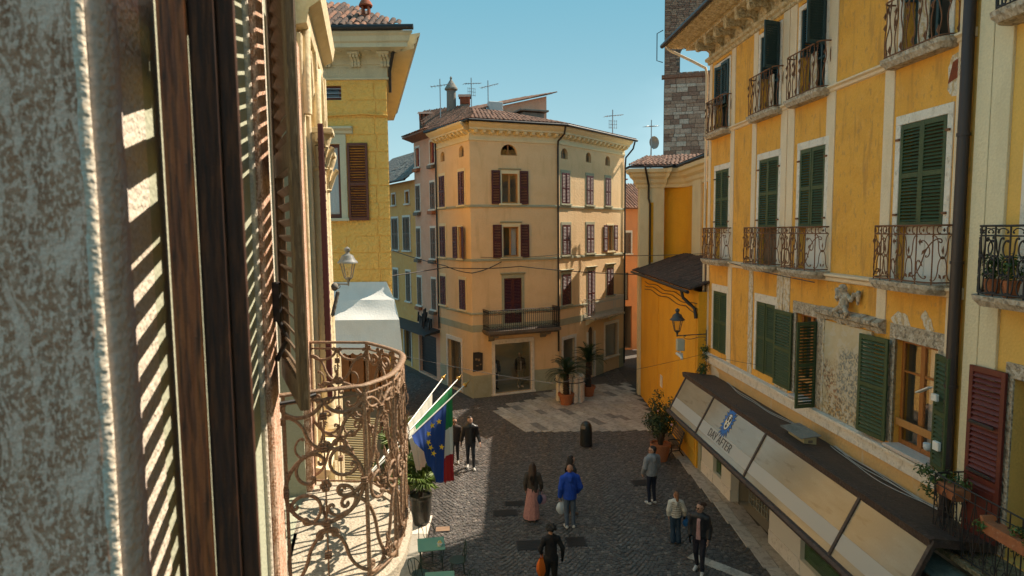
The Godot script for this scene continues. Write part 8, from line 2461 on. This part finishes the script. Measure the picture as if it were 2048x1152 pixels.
func person(label: String, p: Vector3, yaw: float, s: Dictionary, called := "person", category := "person") -> Node3D:
	var t := thing(called, label, category, trf(p, yaw, 0, 0, s.h / 1.75), s.get("group", ""))
	var skin: Color = s.get("skin", C3(0.50, 0.28, 0.19))
	var cols := [skin, s.legs, s.shoes, s.top, s.get("sole", s.shoes)]
	var fem: bool = s.get("fem", false)
	# joints
	var st: float = s.get("stride", 0.0)
	var hipw := 0.085; var shw := 0.165 if fem else 0.19
	var J := {}
	for sd in [-1, 1]:
		var k := "L" if sd > 0 else "R"
		var f: float = st * sd
		J["hip" + k] = Vector3(hipw * sd, 0.92, 0)
		J["knee" + k] = Vector3((hipw + 0.005) * sd, 0.50, 0.03 + f * 0.5 + (0.03 if f < 0 else 0.0))
		J["ank" + k] = Vector3((hipw + 0.005) * sd, 0.085 + (0.05 if f < -0.05 else 0.0), -0.02 + f)
		J["toe" + k] = Vector3((hipw + 0.03) * sd, 0.035, 0.13 + f)
		J["sh" + k] = Vector3(shw * sd, 1.385, -0.005)
		J["el" + k] = s.get("el" + k, Vector3((shw + 0.06) * sd, 1.14, -0.03))
		J["wr" + k] = s.get("wr" + k, Vector3((shw + 0.055) * sd, 0.90, 0.05))
	var legr: float = s.get("legr", 1.0)
	var body := MB.new(); body.colored = true
	var g := Field.new(Vector3(-0.42, -0.03, -0.40), Vector3(0.42, 1.52, 0.42), 0.021)
	for k in ["L", "R"]:
		g.bone(J["hip" + k], J["knee" + k], 0.088 * legr, 0.062 * legr, 1, 0.03)
		g.bone(J["knee" + k], J["ank" + k], 0.060 * legr, (0.045 if legr < 1.2 else 0.075) * legr, 1, 0.02)
		g.bone(J["ank" + k] + Vector3(0, -0.035, -0.03), J["toe" + k], 0.046, 0.040, 2, 0.012)
	g.bone(Vector3(0, 0.93, 0), Vector3(0, 1.12, 0), 0.145 if fem else 0.150, 0.120 if fem else 0.140, 1, 0.05, Vector3(1, 1, 1.35))
	g.bone(Vector3(0, 1.12, 0), Vector3(0, 1.36, 0), 0.120 if fem else 0.140, 0.135 if fem else 0.165, 3, 0.05, Vector3(1, 1, 1.45))
	for k in ["L", "R"]:
		g.bone(Vector3(0.02 * signf(J["sh" + k].x), 1.43, -0.01), J["sh" + k], 0.052, 0.058, 3, 0.05)
		g.bone(J["sh" + k], J["el" + k], 0.052, 0.041, 3, 0.03)
		g.bone(J["el" + k], J["wr" + k], 0.041, 0.030, 3, 0.02)
	g.bone(Vector3(0, 1.40, -0.01), Vector3(0, 1.50, 0.0), 0.062, 0.056, 0, 0.03)
	g.mesh(body, cols)
	# head, tilted and turned as the pose asks
	var hd := Transform3D(Basis.from_euler(Vector3(s.get("nod", 0.0), s.get("turn", 0.0), 0)), Vector3(0, 1.50, 0.0))
	var hg := Field.new(Vector3(-0.11, -0.06, -0.13), Vector3(0.11, 0.27, 0.15), 0.0095)
	hg.bone(Vector3(0, -0.05, 0), Vector3(0, 0.06, 0.01), 0.055, 0.052, 0, 0.02)
	hg.bone(Vector3(0, 0.15, -0.012), Vector3(0, 0.15, 0.012), 0.098, 0.092, 0, 0.03, Vector3(1.28, 1.0, 1.05))
	hg.bone(Vector3(0, 0.10, 0.03), Vector3(0, 0.055, 0.055), 0.062, 0.038, 0, 0.03, Vector3(1.1, 1, 1))
	hg.bone(Vector3(0, 0.135, 0.092), Vector3(0, 0.100, 0.112), 0.010, 0.015, 0, 0.012)
	for sx in [-1.0, 1.0]:
		hg.bone(Vector3(sx * 0.078, 0.135, -0.005), Vector3(sx * 0.080, 0.105, 0.0), 0.014, 0.011, 0, 0.006)
		hg.bone(Vector3(sx * 0.045, 0.105, 0.065), Vector3(sx * 0.04, 0.10, 0.07), 0.022, 0.02, 0, 0.02)
	hg.mesh(body, [skin], hd)
	for sx in [-1.0, 1.0]:
		body.col = C3(0.5, 0.47, 0.44); body.ball(hd * Vector3(sx * 0.032, 0.132, 0.083), Vector3(0.013, 0.008, 0.008), 8, 5)
		body.col = C3(0.02, 0.014, 0.01); body.ball(hd * Vector3(sx * 0.032, 0.132, 0.089), Vector3(0.006, 0.006, 0.004), 6, 4)
		body.col = s.hair; body.xbox(hd * trf(Vector3(sx * 0.032, 0.152, 0.090), 0, 0, -sx * 0.1), Vector3(0.034, 0.006, 0.008))
	body.col = C3(0.30, 0.11, 0.09); body.xbox(hd * at(0, 0.072, 0.094), Vector3(0.042, 0.009, 0.010), 0.003)
	# hands
	body.col = skin
	for k in ["L", "R"]:
		var d: Vector3 = (J["wr" + k] - J["el" + k]).normalized()
		var yv := -d; var zv := (Vector3(0, 0, 1) - yv * yv.z).normalized(); var xv := yv.cross(zv)
		var bs := Basis(xv, yv, zv)
		if k == "R": bs = Basis(-xv, yv, zv)
		var hb := hand(s.get("grip" + k, false))
		var h2 := MB.new()
		for i in hb.v.size():
			h2.v.append(hb.v[i]); h2.n.append(hb.n[i]); h2.c.append(skin)
		body.add(h2, Transform3D(bs, J["wr" + k] + d * 0.01))
	part(t, "body", body, M.paint)
	# jacket or top as a garment over the body
	if s.has("jacket"):
		var jc: Dictionary = s.jacket
		var jg := Field.new(Vector3(-0.44, 0.62, -0.34), Vector3(0.44, 1.58, 0.36), 0.021)
		var e: float = jc.get("puff", 0.018)
		jg.bone(Vector3(0, jc.hem + 0.03, 0), Vector3(0, 1.12, 0), (0.150 if fem else 0.158) + e, (0.130 if fem else 0.150) + e, 0, 0.05, Vector3(1, 1, 1.3))
		jg.bone(Vector3(0, 1.12, 0), Vector3(0, 1.37, 0), (0.130 if fem else 0.150) + e, (0.140 if fem else 0.170) + e * 0.8, 0, 0.05, Vector3(1, 1, 1.4))
		for k in ["L", "R"]:
			jg.bone(Vector3(0.025 * signf(J["sh" + k].x), 1.435, -0.015), J["sh" + k], 0.054 + e * 0.4, 0.062 + e * 0.7, 0, 0.05)
			jg.bone(J["sh" + k], J["el" + k], 0.056 + e, 0.048 + e, 0, 0.03)
			jg.bone(J["el" + k], J["el" + k].lerp(J["wr" + k], 0.93), 0.048 + e, 0.040 + e * 0.8, 0, 0.02)
		if jc.get("hood", false):
			jg.bone(Vector3(-0.09, 1.46, -0.06), Vector3(0.09, 1.46, -0.06), 0.055, 0.055, 0, 0.03)
			jg.bone(Vector3(0, 1.45, -0.10), Vector3(0, 1.36, -0.13), 0.065, 0.045, 0, 0.03)
		else:
			jg.bone(Vector3(-0.05, 1.47, -0.03), Vector3(0.05, 1.47, -0.03), 0.045, 0.045, 0, 0.02)
		jg.cut_below(jc.hem)
		var jm := MB.new(); jg.mesh(jm, [Color(1, 1, 1)])
		var o := part(t, "jacket", jm, cloth(jc.col, jc.get("rough", 0.8)))
		if jc.get("quilt", false): # stitched bands
			var q := MB.new()
			for i in 7:
				var y: float = jc.hem + 0.08 + i * 0.075
				var pr := PackedVector3Array()
				for j in 25:
					var a := TAU * j / 24.0
					pr.append(Vector3(cos(a) * (0.150 + e * 1.05), y, sin(a) * (0.150 + e) / 1.32))
				q.tube(pr, 0.008, 4)
			part(o, "quilting", q, flat(jc.get("quilt_col", jc.col * 0.6), 0.8))
		if jc.get("open", false): # shirt front showing between the edges
			var q := MB.new()
			var r0 := []
			for i in 6:
				var y := lerpf(jc.hem - 0.01, 1.43, i / 5.0)
				var zz := lerpf((0.150 + e) / 1.3, (0.158 + e) / 1.4, clampf((y - 1.0) / 0.35, 0, 1)) + 0.022 - (0.06 if i == 5 else 0.0)
				var hw := 0.055 - 0.02 * (i / 5.0) + (0.012 if i == 5 else 0.0)
				r0.append(PackedVector3Array([Vector3(-hw, y, zz - 0.012), Vector3(-hw * 0.4, y, zz), Vector3(hw * 0.4, y, zz), Vector3(hw, y, zz - 0.012)]))
			q.sheet(r0)
			part(t, "shirt_front", q, cloth(s.shirt, 0.85))
	if s.has("skirt"):
		var q := MB.new(); var rows := []
		for i in 14:
			var v := i / 13.0
			var row := PackedVector3Array()
			for j in 49:
				var a := TAU * j / 48.0
				var r := lerpf(0.155, s.skirt.flare, v) + 0.014 * v * sin(a * 9.0 + v * 2.0) + 0.008 * v * sin(a * 17.0)
				row.append(Vector3(cos(a) * r + s.skirt.get("sway", 0.0) * v, lerpf(1.02, s.skirt.hem, v), sin(a) * r / lerpf(1.3, 1.1, v)))
			rows.append(row)
		q.sheet(rows)
		part(t, "skirt", q, cloth(s.skirt.col, 0.85))
	# hair
	var hf := Field.new(Vector3(-0.17, -0.45, -0.20), Vector3(0.17, 0.30, 0.14), 0.0125)
	var style: String = s.get("style", "short")
	var hm := MB.new()
	if style == "short" or style == "pony" or style == "bun" or style == "long" or style == "beard":
		hf.bone(Vector3(0, 0.180, -0.040), Vector3(0, 0.198, -0.008), 0.094, 0.076, 0, 0.03, Vector3(1.18, 1.05, 1.02))
		hf.bone(Vector3(0, 0.12, -0.065), Vector3(0, 0.08, -0.055), 0.060, 0.05, 0, 0.03)
	if style == "pony":
		hf.bone(Vector3(0, 0.17, -0.12), Vector3(0, 0.02, -0.13), 0.04, 0.045, 0, 0.02); hf.bone(Vector3(0, 0.02, -0.13), Vector3(0, -0.10, -0.11), 0.045, 0.02, 0, 0.02)
	if style == "bun": hf.bone(Vector3(0.03, 0.20, -0.11), Vector3(0.04, 0.19, -0.12), 0.05, 0.045, 0, 0.015)
	if style == "long":
		for sx in [-1.0, 1.0]: hf.bone(Vector3(sx * 0.06, 0.14, -0.03), Vector3(sx * 0.075, -0.08, -0.06), 0.05, 0.045, 0, 0.03)
		hf.bone(Vector3(0, 0.10, -0.07), Vector3(0, -0.16, -0.12), 0.075, 0.085, 0, 0.04); hf.bone(Vector3(0, -0.16, -0.12), Vector3(0.0, -0.33, -0.13), 0.085, 0.055, 0, 0.04)
	if style == "curly":
		var rg := RandomNumberGenerator.new(); rg.seed = 12
		for i in 46:
			var d := Vector3(rg.randfn(), absf(rg.randfn()) * 0.9 - 0.25, rg.randfn() - 0.35).normalized()
			var c := Vector3(0, 0.15, -0.02) + d * Vector3(0.09, 0.105, 0.10)
			if c.z < 0.07: hf.bone(c, c + d * 0.02, 0.034, 0.026, 0, 0.012)
	if style == "fringe":
		hf.bone(Vector3(0, 0.11, -0.075), Vector3(0, 0.07, -0.06), 0.045, 0.04, 0, 0.02, Vector3(0.6, 1, 1))
	hf.mesh(hm, [Color(1, 1, 1)], hd)
	if hm.v.size() > 0: part(t, "hair", hm, flat(s.hair, s.get("hair_rough", 0.6)))
	if style == "beard":
		var bf := Field.new(Vector3(-0.1, -0.03, -0.02), Vector3(0.1, 0.12, 0.14), 0.0095); bf.bone(Vector3(0, 0.04, 0.062), Vector3(0, 0.03, 0.065), 0.046, 0.04, 0, 0.02)
		for sx in [-1.0, 1.0]: bf.bone(Vector3(sx * 0.06, 0.09, 0.01), Vector3(sx * 0.045, 0.05, 0.05), 0.018, 0.022, 0, 0.015)
		var bm := MB.new(); bf.mesh(bm, [Color(1, 1, 1)], hd); part(t, "beard", bm, flat(C3(0.10, 0.085, 0.075), 0.9))
	if s.get("glasses", false):
		var q := MB.new()
		for sx in [-1.0, 1.0]:
			q.ball(Vector3(sx * 0.034, 0.132, 0.102), Vector3(0.028, 0.021, 0.008), 10, 5)
			q.tube(PackedVector3Array([Vector3(sx * 0.06, 0.136, 0.098), Vector3(sx * 0.082, 0.138, 0.0)]), 0.004, 4)
		q.tube(pv3([-0.012, 0.134, 0.106, 0.012, 0.134, 0.106]), 0.004, 4)
		part(t, "glasses", q, flat(C3(0.010, 0.009, 0.009), 0.15), hd)
	return t

func carrier(label: String, p: Vector3, col: Color, w: float, h: float, sd: int, yaw := 0.3, rough := 0.5) -> void: # a filled carrier bag, p is the hand that holds it
	var t := thing("shopping_bag", label, "bag", trf(p, yaw), "bags carried by people")
	var b := MB.new(); var rows := []
	var rg := RandomNumberGenerator.new(); rg.seed = sd
	for i in 9:
		var v := i / 8.0
		var row := PackedVector3Array()
		for j in 21:
			var a := TAU * j / 20.0
			var r := w * (0.25 + 0.75 * sin(PI * clampf(v * 0.82 + 0.10, 0, 1))) * (1.0 + 0.13 * sin(a * 5.0 + sd + v * 3.0))
			row.append(Vector3(cos(a) * r, -0.10 - h * v, sin(a) * r * 0.5))
		rows.append(row)
	b.sheet(rows)
	for j in 20: b.tri(rows[8][j], rows[8][j + 1], Vector3(0, -0.11 - h, 0))
	var m := flat(col, rough); m.backlight_enabled = true; m.backlight = col.linear_to_srgb() * 0.3
	part(t, "bag", b, m)
	var hb := MB.new()
	for sx in [-1.0, 1.0]: hb.tube(PackedVector3Array([Vector3(sx * w * 0.22, -0.12, 0.01), Vector3(sx * 0.02, 0.0, 0.0), Vector3(sx * w * 0.22, -0.12, -0.02)]), 0.006, 4)
	part(t, "handle", hb, m)

func build_people() -> void:
	var wt := C3(0.55, 0.53, 0.50)
	var dark := C3(0.012, 0.012, 0.016)
	person("bearded person in a black leather jacket walking towards the camera near the flags", Vector3(-1.49, 0.02, -21.5), 0.12, {h = 1.84, legs = C3(0.022, 0.024, 0.034), shoes = wt, top = C3(0.03, 0.028, 0.028), shirt = C3(0.035, 0.032, 0.032), hair = C3(0.02, 0.015, 0.012), style = "beard", stride = 0.13, turn = 0.35, jacket = {hem = 0.93, col = C3(0.012, 0.010, 0.011), open = true, rough = 0.4}, wrL = Vector3(0.30, 0.93, 0.10), wrR = Vector3(-0.29, 0.92, -0.04)})
	person("person in a brown jacket and sunglasses half hidden behind the flags", Vector3(-2.06, 0.02, -21.9), 0.05, {h = 1.68, fem = true, legs = dark, shoes = C3(0.4, 0.38, 0.34), top = C3(0.05, 0.03, 0.025), hair = C3(0.04, 0.025, 0.018), style = "bun", glasses = true, stride = -0.12, jacket = {hem = 0.88, col = C3(0.045, 0.028, 0.022)}})
	person("person in a long pink skirt and olive brown jacket seen from behind", Vector3(0.53, 0.02, -17.5), PI - 0.15, {h = 1.68, fem = true, legs = C3(0.3, 0.15, 0.13), shoes = C3(0.03, 0.025, 0.022), top = C3(0.06, 0.045, 0.035), hair = C3(0.045, 0.022, 0.012), style = "long", skirt = {hem = 0.08, flare = 0.235, col = C3(0.50, 0.235, 0.205), sway = 0.05}, jacket = {hem = 0.86, col = C3(0.060, 0.045, 0.034)}, gripR = true, elR = Vector3(-0.24, 1.14, 0.02), wrR = Vector3(-0.24, 0.93, 0.14)})
	carrier("pink and white plastic bag hanging from the arm of the person in the pink skirt", Vector3(0.80, 0.82, -17.6), C3(0.55, 0.30, 0.33), 0.13, 0.27, 2)
	carrier("small navy blue bag between the pink skirt and the pink plastic bag", Vector3(0.72, 0.88, -17.44), C3(0.012, 0.035, 0.11), 0.08, 0.25, 5)
	person("bald person in a bright blue jacket and jeans seen from behind", Vector3(1.53, 0.02, -17.0), PI + 0.12, {h = 1.80, legs = C3(0.085, 0.115, 0.165), shoes = C3(0.58, 0.56, 0.53), top = C3(0.01, 0.05, 0.4), hair = C3(0.10, 0.06, 0.045), skin = C3(0.42, 0.20, 0.125), style = "bald", jacket = {hem = 0.82, col = C3(0.006, 0.060, 0.42), hood = true, puff = 0.028}, gripL = true, wrL = Vector3(0.26, 0.86, 0.06), elR = Vector3(-0.28, 1.14, -0.02), wrR = Vector3(-0.22, 0.94, 0.12), legr = 1.08})
	carrier("white plastic bag held by the person in the bright blue jacket", Vector3(1.30, 0.84, -17.05), C3(0.52, 0.55, 0.57), 0.14, 0.33, 3)
	person("person with long dark hair mostly hidden behind the bright blue jacket", Vector3(1.66, 0.02, -17.9), PI * 0.62, {h = 1.72, fem = true, legs = C3(0.10, 0.07, 0.06), shoes = C3(0.2, 0.12, 0.09), top = C3(0.05, 0.035, 0.03), hair = C3(0.018, 0.011, 0.008), style = "long", jacket = {hem = 0.9, col = C3(0.03, 0.025, 0.024)}})
	person("person dressed all in black with short curly black hair seen from behind", Vector3(0.81, 0.02, -13.75), PI + 0.2, {h = 1.66, fem = true, legs = C3(0.008, 0.008, 0.011), shoes = dark, top = C3(0.009, 0.009, 0.012), hair = C3(0.008, 0.006, 0.006), style = "curly", legr = 1.12, stride = 0.08, jacket = {hem = 0.86, col = C3(0.008, 0.008, 0.011), puff = 0.006}, gripL = true, elL = Vector3(0.25, 1.14, 0.02), wrL = Vector3(0.19, 0.96, 0.16), elR = Vector3(-0.27, 1.16, -0.06), wrR = Vector3(-0.29, 0.93, 0.02)})
	carrier("bright orange cloth bag hanging at the side of the person in black", Vector3(0.60, 1.0, -13.72), C3(0.62, 0.13, 0.008), 0.13, 0.42, 7, 0.6, 0.85)
	person("person in a light grey hooded jacket and navy trousers looking to the left", Vector3(4.11, 0.02, -18.5), -PI * 0.86, {h = 1.77, turn = 1.0, legs = C3(0.014, 0.018, 0.036), shoes = C3(0.60, 0.58, 0.55), top = C3(0.3, 0.3, 0.31), hair = C3(0.018, 0.012, 0.010), style = "short", glasses = true, jacket = {hem = 0.88, col = C3(0.27, 0.275, 0.29), hood = true, puff = 0.03, quilt = true, quilt_col = C3(0.22, 0.225, 0.24)}, elL = Vector3(0.24, 1.14, 0.02), wrL = Vector3(0.20, 0.92, 0.16), elR = Vector3(-0.24, 1.14, 0.02), wrR = Vector3(-0.20, 0.92, 0.16)})
	person("child in a cream puffer jacket with brown bands and wide jeans seen from behind", Vector3(4.21, 0.02, -16.1), PI - 0.1, {h = 1.38, fem = true, legs = C3(0.022, 0.050, 0.085), shoes = C3(0.45, 0.44, 0.42), top = C3(0.5, 0.46, 0.38), hair = C3(0.22, 0.085, 0.032), style = "pony", legr = 1.25, turn = 0.2, jacket = {hem = 0.90, col = C3(0.66, 0.62, 0.54), hood = true, puff = 0.036, quilt = true, quilt_col = C3(0.20, 0.14, 0.09)}, gripR = true, elR = Vector3(-0.27, 1.14, 0.0), wrR = Vector3(-0.30, 0.90, 0.10)})
	carrier("small sky blue bag held by the child in the cream puffer jacket", Vector3(4.50, 0.72, -16.2), C3(0.03, 0.17, 0.42), 0.085, 0.2, 9)
	person("person in sunglasses with an open black jacket over a pink hoodie", Vector3(4.41, 0.02, -14.65), -0.55, {h = 1.72, fem = true, legs = C3(0.012, 0.014, 0.024), shoes = C3(0.56, 0.53, 0.50), top = C3(0.42, 0.23, 0.22), shirt = C3(0.45, 0.25, 0.235), hair = C3(0.05, 0.022, 0.014), style = "bun", glasses = true, turn = -0.5, legr = 1.06, stride = 0.1, jacket = {hem = 0.90, col = C3(0.011, 0.012, 0.017), open = true, puff = 0.03, rough = 0.5}})
	# dummies behind the shop window
	var w0 := cf
	person("shop dummy in a dark leather jacket and pale trousers, right in the shop window", w0 * Vector3(2.72, 0.18, -0.55), deg_to_rad(20.0), {h = 1.80, legs = C3(0.20, 0.19, 0.13), shoes = wt, top = C3(0.1, 0.1, 0.09), shirt = C3(0.25, 0.23, 0.2), hair = C3(0.12, 0.10, 0.08), skin = C3(0.20, 0.14, 0.10), style = "bald", jacket = {hem = 0.9, col = C3(0.018, 0.020, 0.018), open = true}, group = "shop dummies"}, "shop_dummy", "mannequin")
	person("shop dummy in a dark jacket over a white shirt, left in the shop window", w0 * Vector3(1.36, 0.18, -0.6), deg_to_rad(26.0), {h = 1.76, legs = C3(0.02, 0.022, 0.03), shoes = dark, top = C3(0.4, 0.4, 0.38), shirt = C3(0.45, 0.44, 0.42), hair = C3(0.12, 0.10, 0.08), skin = C3(0.18, 0.13, 0.10), style = "bald", jacket = {hem = 0.9, col = C3(0.015, 0.016, 0.02), open = true}, group = "shop dummies"}, "shop_dummy", "mannequin")
	cherub(get_node("ochre_house"))

func cherub(house: Node) -> void: # worn stone cherub above the fresco
	var g := Field.new(Vector3(-0.5, -0.06, -0.08), Vector3(0.5, 0.72, 0.3), 0.014)
	g.bone(Vector3(0, 0.58, 0.12), Vector3(0, 0.60, 0.13), 0.085, 0.08, 0, 0.02)
	g.bone(Vector3(0, 0.45, 0.08), Vector3(0, 0.22, 0.10), 0.085, 0.10, 0, 0.04)
	for sx in [-1.0, 1.0]:
		g.bone(Vector3(sx * 0.1, 0.44, 0.08), Vector3(sx * 0.26, 0.36, 0.1), 0.045, 0.035, 0, 0.03); g.bone(Vector3(sx * 0.26, 0.36, 0.1), Vector3(sx * 0.30, 0.50, 0.08), 0.035, 0.03, 0, 0.02)
		g.bone(Vector3(sx * 0.12, 0.36, 0.02), Vector3(sx * 0.38, 0.52, 0.02), 0.05, 0.04, 0, 0.03); g.bone(Vector3(sx * 0.38, 0.52, 0.02), Vector3(sx * 0.36, 0.30, 0.02), 0.05, 0.03, 0, 0.03)
		g.bone(Vector3(sx * 0.06, 0.2, 0.12), Vector3(sx * 0.22, 0.10, 0.16), 0.06, 0.045, 0, 0.03); g.bone(Vector3(sx * 0.22, 0.10, 0.16), Vector3(sx * 0.12, 0.0, 0.12), 0.045, 0.03, 0, 0.03)
	var b := MB.new(); g.mesh(b, [Color(1, 1, 1)])
	part(house, "stone_cherub", b, M.oldstone, at(8.26, 6.36, 0.06))

# ---------------------------------------------------------------- cables over the street
func build_wires() -> void:
	var list := [
		["cable", "thin cable crossing above the peach house shop to the church", [Vector3(-7.9, 6.4, -20.4), Vector3(-3.1, 6.55, -29.5), Vector3(0.4, 6.45, -31.6), Vector3(6.4, 6.05, -30.5), Vector3(6.9, 6.2, -22.0)], 0.022, M.cable],
		["cable", "lower dark cable from the side street houses to the peach house corner", [Vector3(-7.5, 7.3, -38.0), Vector3(-3.3, 6.5, -31.9), Vector3(-1.9, 6.2, -30.75), Vector3(-0.5, 6.7, -31.3)], 0.022, M.cable],
		["cable", "pale wire hung low across the street before the cycads", [Vector3(-3.6, 5.05, -17.0), Vector3(1.2, 3.6, -19.0), Vector3(6.3, 4.1, -20.8), Vector3(7.0, 4.8, -15.2)], 0.006, M.cable],
		["cable", "upper thin wire from the peach house to the ochre house balcony", [Vector3(-1.5, 6.95, -30.9), Vector3(2.6, 7.0, -32.4), Vector3(6.6, 7.35, -22.0), Vector3(6.4, 7.05, -13.5)], 0.012, M.cable],
	]
	for q in list:
		var p := PackedVector3Array()
		var c: Array = q[2]
		for i in c.size() - 1:
			for k in 9:
				var t := k / 8.0
				p.append(c[i].lerp(c[i + 1], t) - Vector3(0, 0.25 * t * (1 - t) * 1.2, 0))
		var b := MB.new(); b.tube(p, q[3], 5)
		one(q[0], b, q[4], q[1], "cable", T0, "cables over the street")
